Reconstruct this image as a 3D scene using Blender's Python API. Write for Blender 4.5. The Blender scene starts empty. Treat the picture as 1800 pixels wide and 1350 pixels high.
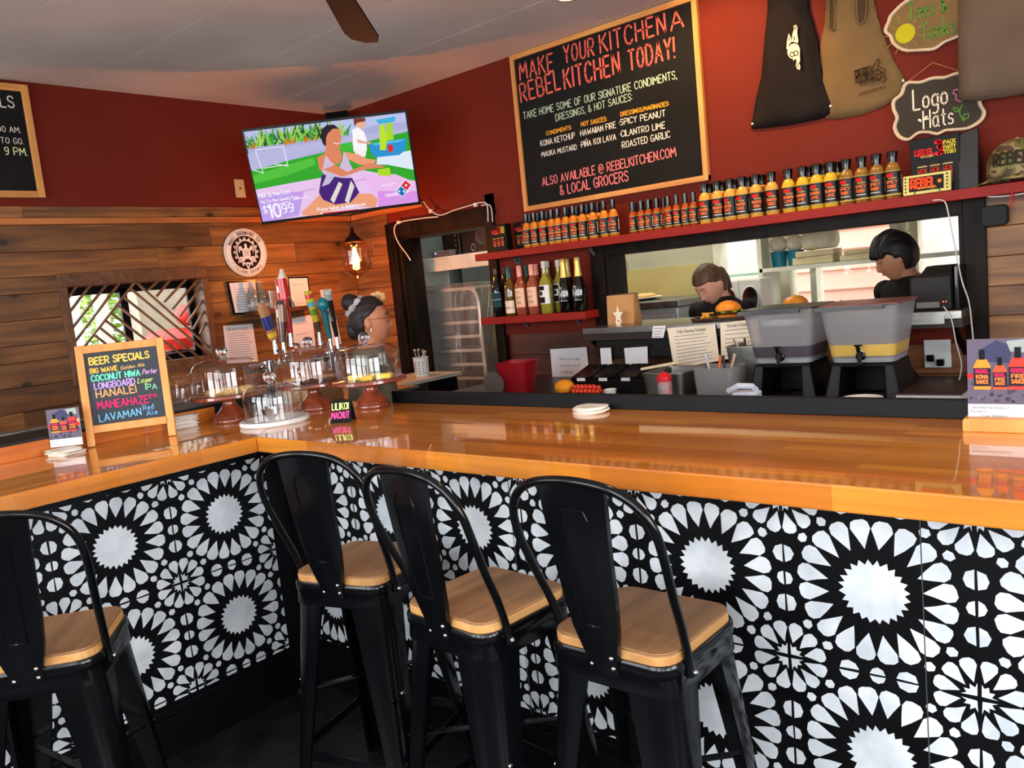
import bpy, bmesh, math, random
from mathutils import Vector, Matrix, noise
random.seed(7)
SC = bpy.context.scene
COL = SC.collection
PI = math.pi
# ------------------------------------------------------------------ camera
EYE = Vector((0, 0, 1.5))
YAW, PITCH, ROLL, FPX = 2.28766704, -0.122221894, 0.100352111, 1446.01397
fw = Vector((math.cos(PITCH) * math.cos(YAW), math.cos(PITCH) * math.sin(YAW), math.sin(PITCH)))
rt = Vector((math.sin(YAW), -math.cos(YAW), 0))
dn = fw.cross(rt)
rt2 = math.cos(ROLL) * rt + math.sin(ROLL) * dn
dn2 = -math.sin(ROLL) * rt + math.cos(ROLL) * dn
cam = bpy.data.cameras.new('camera')
camo = bpy.data.objects.new('camera', cam)
COL.objects.link(camo)
cam.sensor_width = 36.0
cam.lens = FPX / 1800 * 36.0
cam.clip_start = 0.05
camo.matrix_world = Matrix(((rt2.x, -dn2.x, -fw.x, 0), (rt2.y, -dn2.y, -fw.y, 0), (rt2.z, -dn2.z, -fw.z, 1.5), (0, 0, 0, 1)))
SC.camera = camo
# ------------------------------------------------------------------ view + light
SC.view_settings.view_transform = 'Standard'
SC.view_settings.look = 'None'
SC.view_settings.gamma = 1
SC.view_settings.use_curve_mapping = False
SC.view_settings.exposure = -0.22
try:
    SC.cycles.max_bounces = 8
    SC.cycles.transparent_max_bounces = 24
    SC.cycles.caustics_reflective = False
    SC.cycles.caustics_refractive = False
    SC.cycles.sample_clamp_indirect = 6
except Exception:
    pass
WORLD = bpy.data.worlds.new('sky')
SC.world = WORLD
WORLD.use_nodes = True
bgn = WORLD.node_tree.nodes['Background']
bgn.inputs[0].default_value = (0.93, 0.97, 1.0, 1)
bgn.inputs[1].default_value = 6.5


def area(name, loc, look, sx, sy, power, color, spread=PI):
    l = bpy.data.lights.new(name, 'AREA')
    l.shape = 'RECTANGLE'
    l.size, l.size_y, l.energy, l.color = sx, sy, power, color
    l.spread = spread
    o = bpy.data.objects.new(name, l)
    COL.objects.link(o)
    o.location = loc
    o.rotation_euler = (Vector(look) - Vector(loc)).to_track_quat('-Z', 'Y').to_euler()
    return o


# daylight coming in through the five front openings (wall at y=-1.6) and two side openings (x=2.6)
FY = -1.6
for k in range(5):
    x = -3.9 + 1.42 * k
    area('daylight_front', (x, FY - 0.12, 1.80), (x, 1.8, 0.6), 1.1, 1.5, 14.5, (0.88, 0.94, 1.0), 1.9)
    # light thrown up by the bright ground outside
    area('daylight_ground_bounce', (x, FY - 0.12, 1.15), (x, 0.8, 2.84), 1.1, 0.4, 9.5, (0.97, 0.96, 0.93), 2.0)
for k in range(2):
    y = -0.7 + 2.0 * k
    area('daylight_side', (2.72, y, 1.7), (-2.7, y + 0.3, 0.75), 1.6, 1.3, 27, (0.9, 0.95, 1.0), 1.7)


def spot(name, loc, look, power, color, ang, blend=0.6, r=0.03):
    l = bpy.data.lights.new(name, 'SPOT')
    l.energy, l.color, l.spot_size, l.spot_blend, l.shadow_soft_size = power, color, ang, blend, r
    o = bpy.data.objects.new(name, l)
    COL.objects.link(o)
    o.location = loc
    o.rotation_euler = (Vector(look) - Vector(loc)).to_track_quat('-Z', 'Y').to_euler()
    return o


def glow(name, loc, power, color, r=0.03):
    l = bpy.data.lights.new(name, 'POINT')
    l.energy, l.color, l.shadow_soft_size = power, color, r
    o = bpy.data.objects.new(name, l)
    COL.objects.link(o)
    o.location = loc
    return o


WARM = (1.0, 0.62, 0.28)
spot('ceiling_spot_light', (-2.41, 3.40, 2.80), (-2.45, 4.0, 1.9), 12, WARM, 2.2)
spot('ceiling_spot_light', (-1.86, 3.35, 2.80), (-1.9, 4.0, 2.15), 62, (1.0, 0.56, 0.20), 1.9)
spot('ceiling_spot_light', (-0.75, 3.1, 2.80), (-0.8, 3.9, 1.9), 16, WARM, 2.3)
spot('ceiling_spot_light', (-1.2, 2.1, 2.80), (-1.0, 1.9, 1.0), 34, WARM, 2.3, 0.9)
area('kitchen_fill_light', (-2.9, 4.75, 2.72), (-2.9, 4.9, 0), 1.2, 0.3, 34, (1.0, 0.95, 0.82))  # added fill without a fixture, brightens the kitchen wall and oven
area('kitchen_fill_light', (-4.0, 4.27, 2.5), (-4.4, 4.7, 0.8), 0.5, 0.15, 22, (0.95, 1.0, 0.92))  # second added fill inside the doorway, lifts the baking rack

# ------------------------------------------------------------------ pixel <-> plane
def ray(px, py):
    return rt2 * ((px - 900) / FPX) + dn2 * ((py - 675) / FPX) + fw


def at_x(px, py, X):
    r = ray(px, py)
    return EYE + r * (X / r.x)


def at_y(px, py, Y):
    r = ray(px, py)
    return EYE + r * (Y / r.y)


def at_z(px, py, Z):
    r = ray(px, py)
    return EYE + r * ((Z - 1.5) / r.z)


def at_m(M, px, py):
    """point of the local y=0 plane of matrix M seen at a pixel of the photograph -> local (u, v)"""
    Mi = M.inverted()
    o = Mi @ EYE
    d = Mi.to_3x3() @ ray(px, py)
    t = -o.y / d.y
    q = o + d * t
    return (q.x, q.z)


# ------------------------------------------------------------------ colour, materials
def lin(c):
    c = c / 255.0
    return c / 12.92 if c <= 0.04045 else ((c + 0.055) / 1.055) ** 2.4


def rgb(r, g, b):
    return (lin(r), lin(g), lin(b))


MATS = {}


def nmat(name):
    m = bpy.data.materials.new(name)
    m.use_nodes = True
    nt = m.node_tree
    for n in list(nt.nodes):
        nt.nodes.remove(n)
    out = nt.nodes.new('ShaderNodeOutputMaterial')
    bs = nt.nodes.new('ShaderNodeBsdfPrincipled')
    nt.links.new(bs.outputs[0], out.inputs[0])
    return m, nt, bs, out


def P(name, col, rough=0.5, metal=0.0, col2=None, scale=8.0, bump=0.0, coat=0.0, trans=0.0, emis=None, estr=0.0,
      stretch=(1, 1, 1), spec=0.3, alpha=1.0, sheen=0.0, bscale=None, rrand=0.0):
    """procedural principled material: base colour mottled by noise, optional bump and clear coat"""
    if name in MATS:
        return MATS[name]
    m, nt, bs, out = nmat(name)
    N, L = nt.nodes.new, nt.links.new
    tc = N('ShaderNodeTexCoord')
    mp = N('ShaderNodeMapping')
    mp.inputs['Scale'].default_value = stretch
    L(tc.outputs['Object'], mp.inputs[0])
    nz = N('ShaderNodeTexNoise')
    nz.inputs['Scale'].default_value = scale
    nz.inputs['Detail'].default_value = 5
    L(mp.outputs[0], nz.inputs['Vector'])
    c2 = col2 or tuple(x * 0.82 for x in col)
    mx = N('ShaderNodeMix')
    mx.data_type = 'RGBA'
    cr = N('ShaderNodeMapRange')
    cr.inputs[1].default_value, cr.inputs[2].default_value = 0.35, 0.65
    L(nz.outputs[0], cr.inputs[0])
    L(cr.outputs[0], mx.inputs[0])
    mx.inputs[6].default_value = (*col, 1)
    mx.inputs[7].default_value = (*c2, 1)
    L(mx.outputs[2], bs.inputs['Base Color'])
    bs.inputs['Roughness'].default_value = rough
    bs.inputs['Metallic'].default_value = metal
    bs.inputs['Specular IOR Level'].default_value = spec
    bs.inputs['Coat Weight'].default_value = coat
    bs.inputs['Coat Roughness'].default_value = 0.04
    bs.inputs['Transmission Weight'].default_value = trans
    bs.inputs['Alpha'].default_value = alpha
    bs.inputs['Sheen Weight'].default_value = sheen
    if emis:
        bs.inputs['Emission Color'].default_value = (*emis, 1)
        bs.inputs['Emission Strength'].default_value = estr
    if bump:
        b = N('ShaderNodeBump')
        b.inputs['Strength'].default_value = bump
        b.inputs['Distance'].default_value = 0.002
        n2 = nz
        if bscale:
            n2 = N('ShaderNodeTexNoise')
            n2.inputs['Scale'].default_value = bscale
            n2.inputs['Detail'].default_value = 6
            L(mp.outputs[0], n2.inputs['Vector'])
        L(n2.outputs[0], b.inputs['Height'])
        L(b.outputs[0], bs.inputs['Normal'])
    if rrand:
        rr = N('ShaderNodeMapRange')
        rr.inputs[1].default_value, rr.inputs[2].default_value = 0.3, 0.7
        rr.inputs[3].default_value, rr.inputs[4].default_value = max(0, rough - rrand), rough + rrand
        L(nz.outputs[0], rr.inputs[0])
        L(rr.outputs[0], bs.inputs['Roughness'])
    MATS[name] = m
    return m


def WOOD(name, c1, c2, axis=0, rough=0.55, coat=0.0, knots=True, vary=0.35, fine=26, dark=0.25):
    """boards: grain stretched along one object axis, tint and offset vary from board to board"""
    if name in MATS:
        return MATS[name]
    m, nt, bs, out = nmat(name)
    N, L = nt.nodes.new, nt.links.new
    tc, oi = N('ShaderNodeTexCoord'), N('ShaderNodeObjectInfo')
    off = N('ShaderNodeVectorMath')
    off.operation = 'MULTIPLY_ADD'
    cmb = N('ShaderNodeCombineXYZ')
    for i in range(3):
        L(oi.outputs['Random'], cmb.inputs[i])
    L(cmb.outputs[0], off.inputs[0])
    off.inputs[1].default_value = (37, 23, 51)
    L(tc.outputs['Object'], off.inputs[2])
    mp = N('ShaderNodeMapping')
    s = [1, 1, 1]
    s[axis] = 0.07
    mp.inputs['Scale'].default_value = s
    L(off.outputs[0], mp.inputs[0])
    nz = N('ShaderNodeTexNoise')
    nz.inputs['Scale'].default_value = fine
    nz.inputs['Detail'].default_value = 8
    nz.inputs['Distortion'].default_value = 0.6
    L(mp.outputs[0], nz.inputs['Vector'])
    ramp = N('ShaderNodeValToRGB')
    ramp.color_ramp.elements[0].position = 0.3
    ramp.color_ramp.elements[1].position = 0.72
    ramp.color_ramp.elements[0].color = (*c2, 1)
    ramp.color_ramp.elements[1].color = (*c1, 1)
    L(nz.outputs[0], ramp.inputs[0])
    last = ramp.outputs[0]
    # broad stains
    n3 = N('ShaderNodeTexNoise')
    n3.inputs['Scale'].default_value = 3.2
    n3.inputs['Detail'].default_value = 3
    mp3 = N('ShaderNodeMapping')
    s3 = [1, 1, 1]
    s3[axis] = 0.5
    mp3.inputs['Scale'].default_value = s3
    L(off.outputs[0], mp3.inputs[0])
    L(mp3.outputs[0], n3.inputs['Vector'])
    mr = N('ShaderNodeMapRange')
    mr.inputs[1].default_value, mr.inputs[2].default_value = 0.35, 0.7
    mr.inputs[3].default_value, mr.inputs[4].default_value = 1.15, 1 - dark
    L(n3.outputs[0], mr.inputs[0])
    v1 = N('ShaderNodeMapRange')
    v1.inputs[3].default_value, v1.inputs[4].default_value = 1 - vary, 1 + vary
    L(oi.outputs['Random'], v1.inputs[0])
    mm = N('ShaderNodeMath')
    mm.operation = 'MULTIPLY'
    L(mr.outputs[0], mm.inputs[0])
    L(v1.outputs[0], mm.inputs[1])
    sc = N('ShaderNodeVectorMath')
    sc.operation = 'SCALE'
    L(last, sc.inputs[0])
    L(mm.outputs[0], sc.inputs['Scale'])
    last = sc.outputs[0]
    if knots:
        vo = N('ShaderNodeTexVoronoi')
        vo.voronoi_dimensions = '2D'
        vo.inputs['Scale'].default_value = 2.6
        mk = N('ShaderNodeMapping')
        sk = [1, 1, 1]
        sk[axis] = 0.62
        mk.inputs['Scale'].default_value = sk
        mk.inputs['Rotation'].default_value = (PI / 2, 0, 0)
        L(off.outputs[0], mk.inputs[0])
        L(mk.outputs[0], vo.inputs['Vector'])
        kr = N('ShaderNodeMapRange')
        kr.inputs[1].default_value, kr.inputs[2].default_value = 0.03, 0.055
        kr.inputs[3].default_value, kr.inputs[4].default_value = 0.85, 0.0
        ha = N('ShaderNodeMapRange')
        ha.inputs[1].default_value, ha.inputs[2].default_value = 0.04, 0.22
        ha.inputs[3].default_value, ha.inputs[4].default_value = 0.62, 1.0
        L(vo.outputs['Distance'], ha.inputs[0])
        hs = N('ShaderNodeVectorMath')
        hs.operation = 'SCALE'
        L(last, hs.inputs[0])
        L(ha.outputs[0], hs.inputs['Scale'])
        last = hs.outputs[0]
        L(vo.outputs['Distance'], kr.inputs[0])
        km = N('ShaderNodeMix')
        km.data_type = 'RGBA'
        L(kr.outputs[0], km.inputs[0])
        L(last, km.inputs[6])
        km.inputs[7].default_value = (*[x * 0.12 for x in c2], 1)
        last = km.outputs[2]
    L(last, bs.inputs['Base Color'])
    bs.inputs['Roughness'].default_value = rough
    bs.inputs['Coat Weight'].default_value = coat
    bs.inputs['Coat Roughness'].default_value = 0.05
    b = N('ShaderNodeBump')
    b.inputs['Strength'].default_value = 0.25 if coat == 0 else 0.03
    b.inputs['Distance'].default_value = 0.002
    L(nz.outputs[0], b.inputs['Height'])
    L(b.outputs[0], bs.inputs['Normal'])
    MATS[name] = m
    return m


def BUTCHER(name, axis=0):
    """glossy varnished butcher block: staves of varied tone running along one axis"""
    m, nt, bs, out = nmat(name)
    N, L = nt.nodes.new, nt.links.new
    tc = N('ShaderNodeTexCoord')
    mp = N('ShaderNodeMapping')
    if axis == 1:
        mp.inputs['Rotation'].default_value = (0, 0, PI / 2)
    L(tc.outputs['Object'], mp.inputs[0])
    br = N('ShaderNodeTexBrick')
    br.inputs['Scale'].default_value = 1.0
    br.inputs['Brick Width'].default_value = 0.55
    br.inputs['Row Height'].default_value = 0.042
    br.inputs['Mortar Size'].default_value = 0.0004
    br.inputs['Mortar Smooth'].default_value = 1.0
    br.inputs['Color1'].default_value = (*rgb(226, 142, 42), 1)
    br.inputs['Color2'].default_value = (*rgb(190, 106, 28), 1)
    br.inputs['Mortar'].default_value = (*rgb(160, 84, 24), 1)
    br.offset = 0.37
    L(mp.outputs[0], br.inputs['Vector'])
    nz = N('ShaderNodeTexNoise')
    nz.inputs['Scale'].default_value = 30
    nz.inputs['Detail'].default_value = 6
    mp2 = N('ShaderNodeMapping')
    mp2.inputs['Scale'].default_value = (0.06, 1, 1) if axis == 0 else (1, 0.06, 1)
    L(tc.outputs['Object'], mp2.inputs[0])
    L(mp2.outputs[0], nz.inputs['Vector'])
    mr = N('ShaderNodeMapRange')
    mr.inputs[1].default_value, mr.inputs[2].default_value = 0.3, 0.7
    mr.inputs[3].default_value, mr.inputs[4].default_value = 0.72, 1.15
    L(nz.outputs[0], mr.inputs[0])
    sc = N('ShaderNodeVectorMath')
    sc.operation = 'SCALE'
    L(br.outputs[0], sc.inputs[0])
    L(mr.outputs[0], sc.inputs['Scale'])
    L(sc.outputs[0], bs.inputs['Base Color'])
    bs.inputs['Roughness'].default_value = 0.3
    bs.inputs['Coat Weight'].default_value = 1.0
    bs.inputs['Coat Roughness'].default_value = 0.03
    n2 = N('ShaderNodeTexNoise')
    n2.inputs['Scale'].default_value = 5
    b = N('ShaderNodeBump')
    b.inputs['Strength'].default_value = 0.05
    b.inputs['Distance'].default_value = 0.01
    L(n2.outputs[0], b.inputs['Height'])
    L(b.outputs[0], bs.inputs['Coat Normal'])
    return m


def THIN(name, tint=(1, 1, 1), gain=1.0, rough=0.0, haze=0.0, hazecol=(0.9, 0.9, 0.9)):
    """thin clear shell: fresnel mix of see-through and mirror, optional milky part"""
    m = bpy.data.materials.new(name)
    m.use_nodes = True
    nt = m.node_tree
    for n in list(nt.nodes):
        nt.nodes.remove(n)
    N, L = nt.nodes.new, nt.links.new
    out = N('ShaderNodeOutputMaterial')
    tr, gl, mx = N('ShaderNodeBsdfTransparent'), N('ShaderNodeBsdfGlossy'), N('ShaderNodeMixShader')
    tr.inputs[0].default_value = (*tint, 1)
    gl.inputs['Roughness'].default_value = rough
    lw = N('ShaderNodeLayerWeight')
    lw.inputs[0].default_value = 0.5
    pw = N('ShaderNodeMath')
    pw.operation = 'POWER'
    pw.inputs[1].default_value = 5.0
    L(lw.outputs['Facing'], pw.inputs[0])
    ad = N('ShaderNodeMath')
    ad.operation = 'MULTIPLY_ADD'
    ad.inputs[1].default_value, ad.inputs[2].default_value = 0.9, 0.045
    L(pw.outputs[0], ad.inputs[0])
    mu = N('ShaderNodeMath')
    mu.operation = 'MULTIPLY'
    mu.use_clamp = True
    mu.inputs[1].default_value = gain
    L(ad.outputs[0], mu.inputs[0])
    L(mu.outputs[0], mx.inputs[0])
    L(tr.outputs[0], mx.inputs[1])
    L(gl.outputs[0], mx.inputs[2])
    last = mx.outputs[0]
    if haze:
        df, tl, ms, m2 = N('ShaderNodeBsdfDiffuse'), N('ShaderNodeBsdfTranslucent'), N('ShaderNodeMixShader'), N('ShaderNodeMixShader')
        df.inputs[0].default_value = (*hazecol, 1)
        tl.inputs[0].default_value = (*hazecol, 1)
        L(df.outputs[0], ms.inputs[1])
        L(tl.outputs[0], ms.inputs[2])
        m2.inputs[0].default_value = haze
        L(last, m2.inputs[1])
        L(ms.outputs[0], m2.inputs[2])
        last = m2.outputs[0]
    L(last, out.inputs[0])
    MATS[name] = m
    return m


def PAINT(name, emit=0.0, rough=0.6):
    """flat print: colour read from the mesh's colour attribute"""
    m, nt, bs, out = nmat(name)
    at = nt.nodes.new('ShaderNodeAttribute')
    at.attribute_name = 'Col'
    nt.links.new(at.outputs['Color'], bs.inputs['Base Color'])
    bs.inputs['Roughness'].default_value = rough
    bs.inputs['Specular IOR Level'].default_value = 0.12
    if emit:
        bs.inputs['Base Color'].default_value = (0, 0, 0, 1)
        nt.links.remove(bs.inputs['Base Color'].links[0])
        nt.links.new(at.outputs['Color'], bs.inputs['Emission Color'])
        bs.inputs['Emission Strength'].default_value = emit
    MATS[name] = m
    return m


# ------------------------------------------------------------------ mesh builder
class MB:
    def __init__(self):
        self.v, self.f, self.c = [], [], []

    def add(self, vs, fs, col=None):
        n = len(self.v)
        self.v += [tuple(p) for p in vs]
        for f in fs:
            self.f.append(tuple(i + n for i in f))
            self.c.append(col)
        return self

    def box(self, x0, x1, y0, y1, z0, z1, M=None, col=None):
        vs = [(x, y, z) for z in (z0, z1) for y in (y0, y1) for x in (x0, x1)]
        if M is not None:
            vs = [M @ Vector(p) for p in vs]
        return self.add(vs, [(0, 2, 3, 1), (4, 5, 7, 6), (0, 1, 5, 4), (2, 6, 7, 3), (0, 4, 6, 2), (1, 3, 7, 5)], col)

    def bar(self, a, b, w, h, up=(0, 0, 1)):
        """square bar from a to b, w across and h along 'up'"""
        a, b = Vector(a), Vector(b)
        d = (b - a).normalized()
        s = d.cross(Vector(up))
        if s.length < 1e-4:
            s = d.cross(Vector((1, 0, 0)))
        s.normalize()
        u = s.cross(d)
        vs = []
        for p in (a, b):
            for i, j in ((-1, -1), (1, -1), (1, 1), (-1, 1)):
                vs.append(p + s * (i * w / 2) + u * (j * h / 2))
        return self.add(vs, [(3, 2, 1, 0), (4, 5, 6, 7), (0, 1, 5, 4), (1, 2, 6, 5), (2, 3, 7, 6), (3, 0, 4, 7)])

    def tube(self, pts, r, n=10, closed=False, cap=True):
        pts = [Vector(p) for p in pts]
        rs = r if isinstance(r, (list, tuple)) else [r] * len(pts)
        m = len(pts)
        ring0 = len(self.v)
        nrm = None
        for i, p in enumerate(pts):
            if closed:
                d = pts[(i + 1) % m] - pts[i - 1]
            else:
                d = pts[min(i + 1, m - 1)] - pts[max(i - 1, 0)]
            if d.length < 1e-9:
                d = Vector((0, 0, 1))
            d.normalize()
            if nrm is None:
                nrm = d.cross(Vector((0.13, 0.27, 1)))
                if nrm.length < 1e-3:
                    nrm = d.cross(Vector((1, 0, 0)))
            nrm = (nrm - d * nrm.dot(d)).normalized()
            bn = d.cross(nrm)
            for k in range(n):
                a = 2 * PI * k / n
                self.v.append(tuple(p + (nrm * math.cos(a) + bn * math.sin(a)) * rs[i]))
        segs = m if closed else m - 1
        for i in range(segs):
            a0 = ring0 + i * n
            b0 = ring0 + ((i + 1) % m) * n
            for k in range(n):
                self.f.append((a0 + k, a0 + (k + 1) % n, b0 + (k + 1) % n, b0 + k))
                self.c.append(None)
        if cap and not closed:
            self.f.append(tuple(ring0 + k for k in reversed(range(n))))
            self.f.append(tuple(ring0 + (m - 1) * n + k for k in range(n)))
            self.c += [None, None]
        return self

    def lathe(self, prof, n=24, c=(0, 0, 0), M=None, cap=True, a0=0.0, a1=2 * PI):
        """prof: list of (radius, z)"""
        full = abs(a1 - a0 - 2 * PI) < 1e-6
        cnt = n if full else n + 1
        r0 = len(self.v)
        for (r, z) in prof:
            for k in range(cnt):
                a = a0 + (a1 - a0) * k / n
                p = Vector((c[0] + r * math.cos(a), c[1] + r * math.sin(a), c[2] + z))
                self.v.append(tuple(M @ p if M is not None else p))
        for i in range(len(prof) - 1):
            for k in range(n):
                k2 = (k + 1) % cnt
                self.f.append((r0 + i * cnt + k, r0 + i * cnt + k2, r0 + (i + 1) * cnt + k2, r0 + (i + 1) * cnt + k))
                self.c.append(None)
        if cap and full:
            if prof[0][0] > 1e-5:
                self.f.append(tuple(r0 + k for k in reversed(range(n))))
                self.c.append(None)
            if prof[-1][0] > 1e-5:
                self.f.append(tuple(r0 + (len(prof) - 1) * cnt + k for k in range(n)))
                self.c.append(None)
        return self

    def ball(self, c, r, n=12, m=8, M=None):
        rx, ry, rz = r if isinstance(r, (tuple, list)) else (r, r, r)
        r0 = len(self.v)
        vs = []
        for i in range(m + 1):
            t = PI * i / m
            for k in range(n):
                a = 2 * PI * k / n
                p = Vector((rx * math.sin(t) * math.cos(a), ry * math.sin(t) * math.sin(a), -rz * math.cos(t)))
                if M is not None:
                    p = M @ p
                vs.append(Vector(c) + p)
        fs = []
        for i in range(m):
            for k in range(n):
                fs.append((i * n + k, i * n + (k + 1) % n, (i + 1) * n + (k + 1) % n, (i + 1) * n + k))
        return self.add(vs, fs)

    def prism(self, poly, y0, y1, M=None, col=None):
        """outline in the local x-z plane, extruded from y0 to y1 (front y0)"""
        n = len(poly)
        vs = [(x, y0, z) for x, z in poly] + [(x, y1, z) for x, z in poly]
        if M is not None:
            vs = [M @ Vector(p) for p in vs]
        fs = [tuple(range(n)), tuple(reversed(range(n, 2 * n)))] + [(i, i + n, (i + 1) % n + n, (i + 1) % n) for i in range(n)]
        return self.add(vs, fs, col)

    def slab(self, poly, z0, z1, M=None, inset=0.0):
        """outline in the x-y plane, extruded from z0 to z1, optional chamfer at the top"""
        n = len(poly)
        rings = [(1.0, z0), (1.0, z1)]
        if inset:
            rings = [(1.0, z0), (1.0, z1 - inset), (1 - inset * 4, z1)]
        cx = sum(p[0] for p in poly) / n
        cy = sum(p[1] for p in poly) / n
        vs = []
        for s, z in rings:
            vs += [(cx + (x - cx) * s, cy + (y - cy) * s, z) for x, y in poly]
        if M is not None:
            vs = [M @ Vector(p) for p in vs]
        k = len(rings)
        fs = [tuple(reversed(range(n))), tuple(range((k - 1) * n, k * n))]
        for j in range(k - 1):
            fs += [(j * n + i, j * n + (i + 1) % n, (j + 1) * n + (i + 1) % n, (j + 1) * n + i) for i in range(n)]
        return self.add(vs, fs)

    def mesh(self, name, smooth=False):
        me = bpy.data.meshes.new(name)
        me.from_pydata(self.v, [], self.f)
        if any(c is not None for c in self.c):
            at = me.color_attributes.new('Col', 'FLOAT_COLOR', 'CORNER')
            flat = []
            for p, c in zip(me.polygons, self.c):
                c = c or (0.5, 0.5, 0.5)
                flat += [c[0], c[1], c[2], 1.0] * p.loop_total
            at.data.foreach_set('color', flat)
        if smooth:
            me.polygons.foreach_set('use_smooth', [True] * len(me.polygons))
        me.update()
        return me

    def build(self, name, mat, parent=None, smooth=False, bevel=0.0, bseg=2, angle=0.9, loc=None):
        me = self.mesh(name, smooth)
        me.materials.append(mat)
        if bevel or smooth:
            bm = bmesh.new()
            bm.from_mesh(me)
            if bevel:
                es = [e for e in bm.edges if len(e.link_faces) == 2 and e.calc_face_angle(0) > 0.6]
                bmesh.ops.bevel(bm, geom=es, offset=bevel, segments=bseg, affect='EDGES', profile=0.5, clamp_overlap=True)
            if smooth:
                for e in bm.edges:
                    if len(e.link_faces) == 2 and e.calc_face_angle(0) > angle:
                        e.smooth = False
                for f in bm.faces:
                    f.smooth = True
            bm.to_mesh(me)
            bm.free()
        o = bpy.data.objects.new(name, me)
        COL.objects.link(o)
        if parent is not None:
            o.parent = parent
        if loc is not None:
            o.location = loc
        return o


def tag(o, label=None, cat=None, group=None, kind=None):
    if label:
        o['label'] = label
    if cat:
        o['category'] = cat
    if group:
        o['group'] = group
    if kind:
        o['kind'] = kind
    return o


def thing(name, label, cat, loc=(0, 0, 0), rz=0.0, group=None, M=None):
    o = bpy.data.objects.new(name, None)
    o.empty_display_size = 0.05
    COL.objects.link(o)
    if M is not None:
        o.matrix_world = M
    else:
        o.location = loc
        o.rotation_euler = (0, 0, rz)
    return tag(o, label, cat, group)


def struct(o):
    o['kind'] = 'structure'
    return o


KIDS = {}


def copy_tree(o, loc=None, rz=None, label=None, group=None):
    c = o.copy()
    COL.objects.link(c)
    if loc is not None:
        c.location = loc
    if rz is not None:
        c.rotation_euler = (c.rotation_euler[0], c.rotation_euler[1], rz)
    if label:
        c['label'] = label
    if group:
        c['group'] = group

    def rec(src, dst):
        for ch in list(src.children):
            d = ch.copy()
            COL.objects.link(d)
            d.parent = dst
            rec(ch, d)
    rec(o, c)
    return c


def frame(loc, rz=0.0, tilt=0.0, roll=0.0):
    """matrix whose local -y faces out of the board, x right, z up; tilt>0 leans the top back"""
    return Matrix.Translation(Vector(loc)) @ Matrix.Rotation(rz, 4, 'Z') @ Matrix.Rotation(-tilt, 4, 'X') @ Matrix.Rotation(roll, 4, 'Y')


def rrect(w, h, r, seg=4, cx=0.0, cy=0.0):
    pts = []
    for sx, sy, a in ((1, 1, 0), (-1, 1, PI / 2), (-1, -1, PI), (1, -1, 1.5 * PI)):
        for k in range(seg + 1):
            t = a + PI / 2 * k / seg
            pts.append((cx + sx * (w / 2 - r) + r * math.cos(t), cy + sy * (h / 2 - r) + r * math.sin(t)))
    return pts


def circ(r, n=24, cx=0.0, cy=0.0, ry=None):
    return [(cx + r * math.cos(2 * PI * k / n), cy + (ry or r) * math.sin(2 * PI * k / n)) for k in range(n)]


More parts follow.
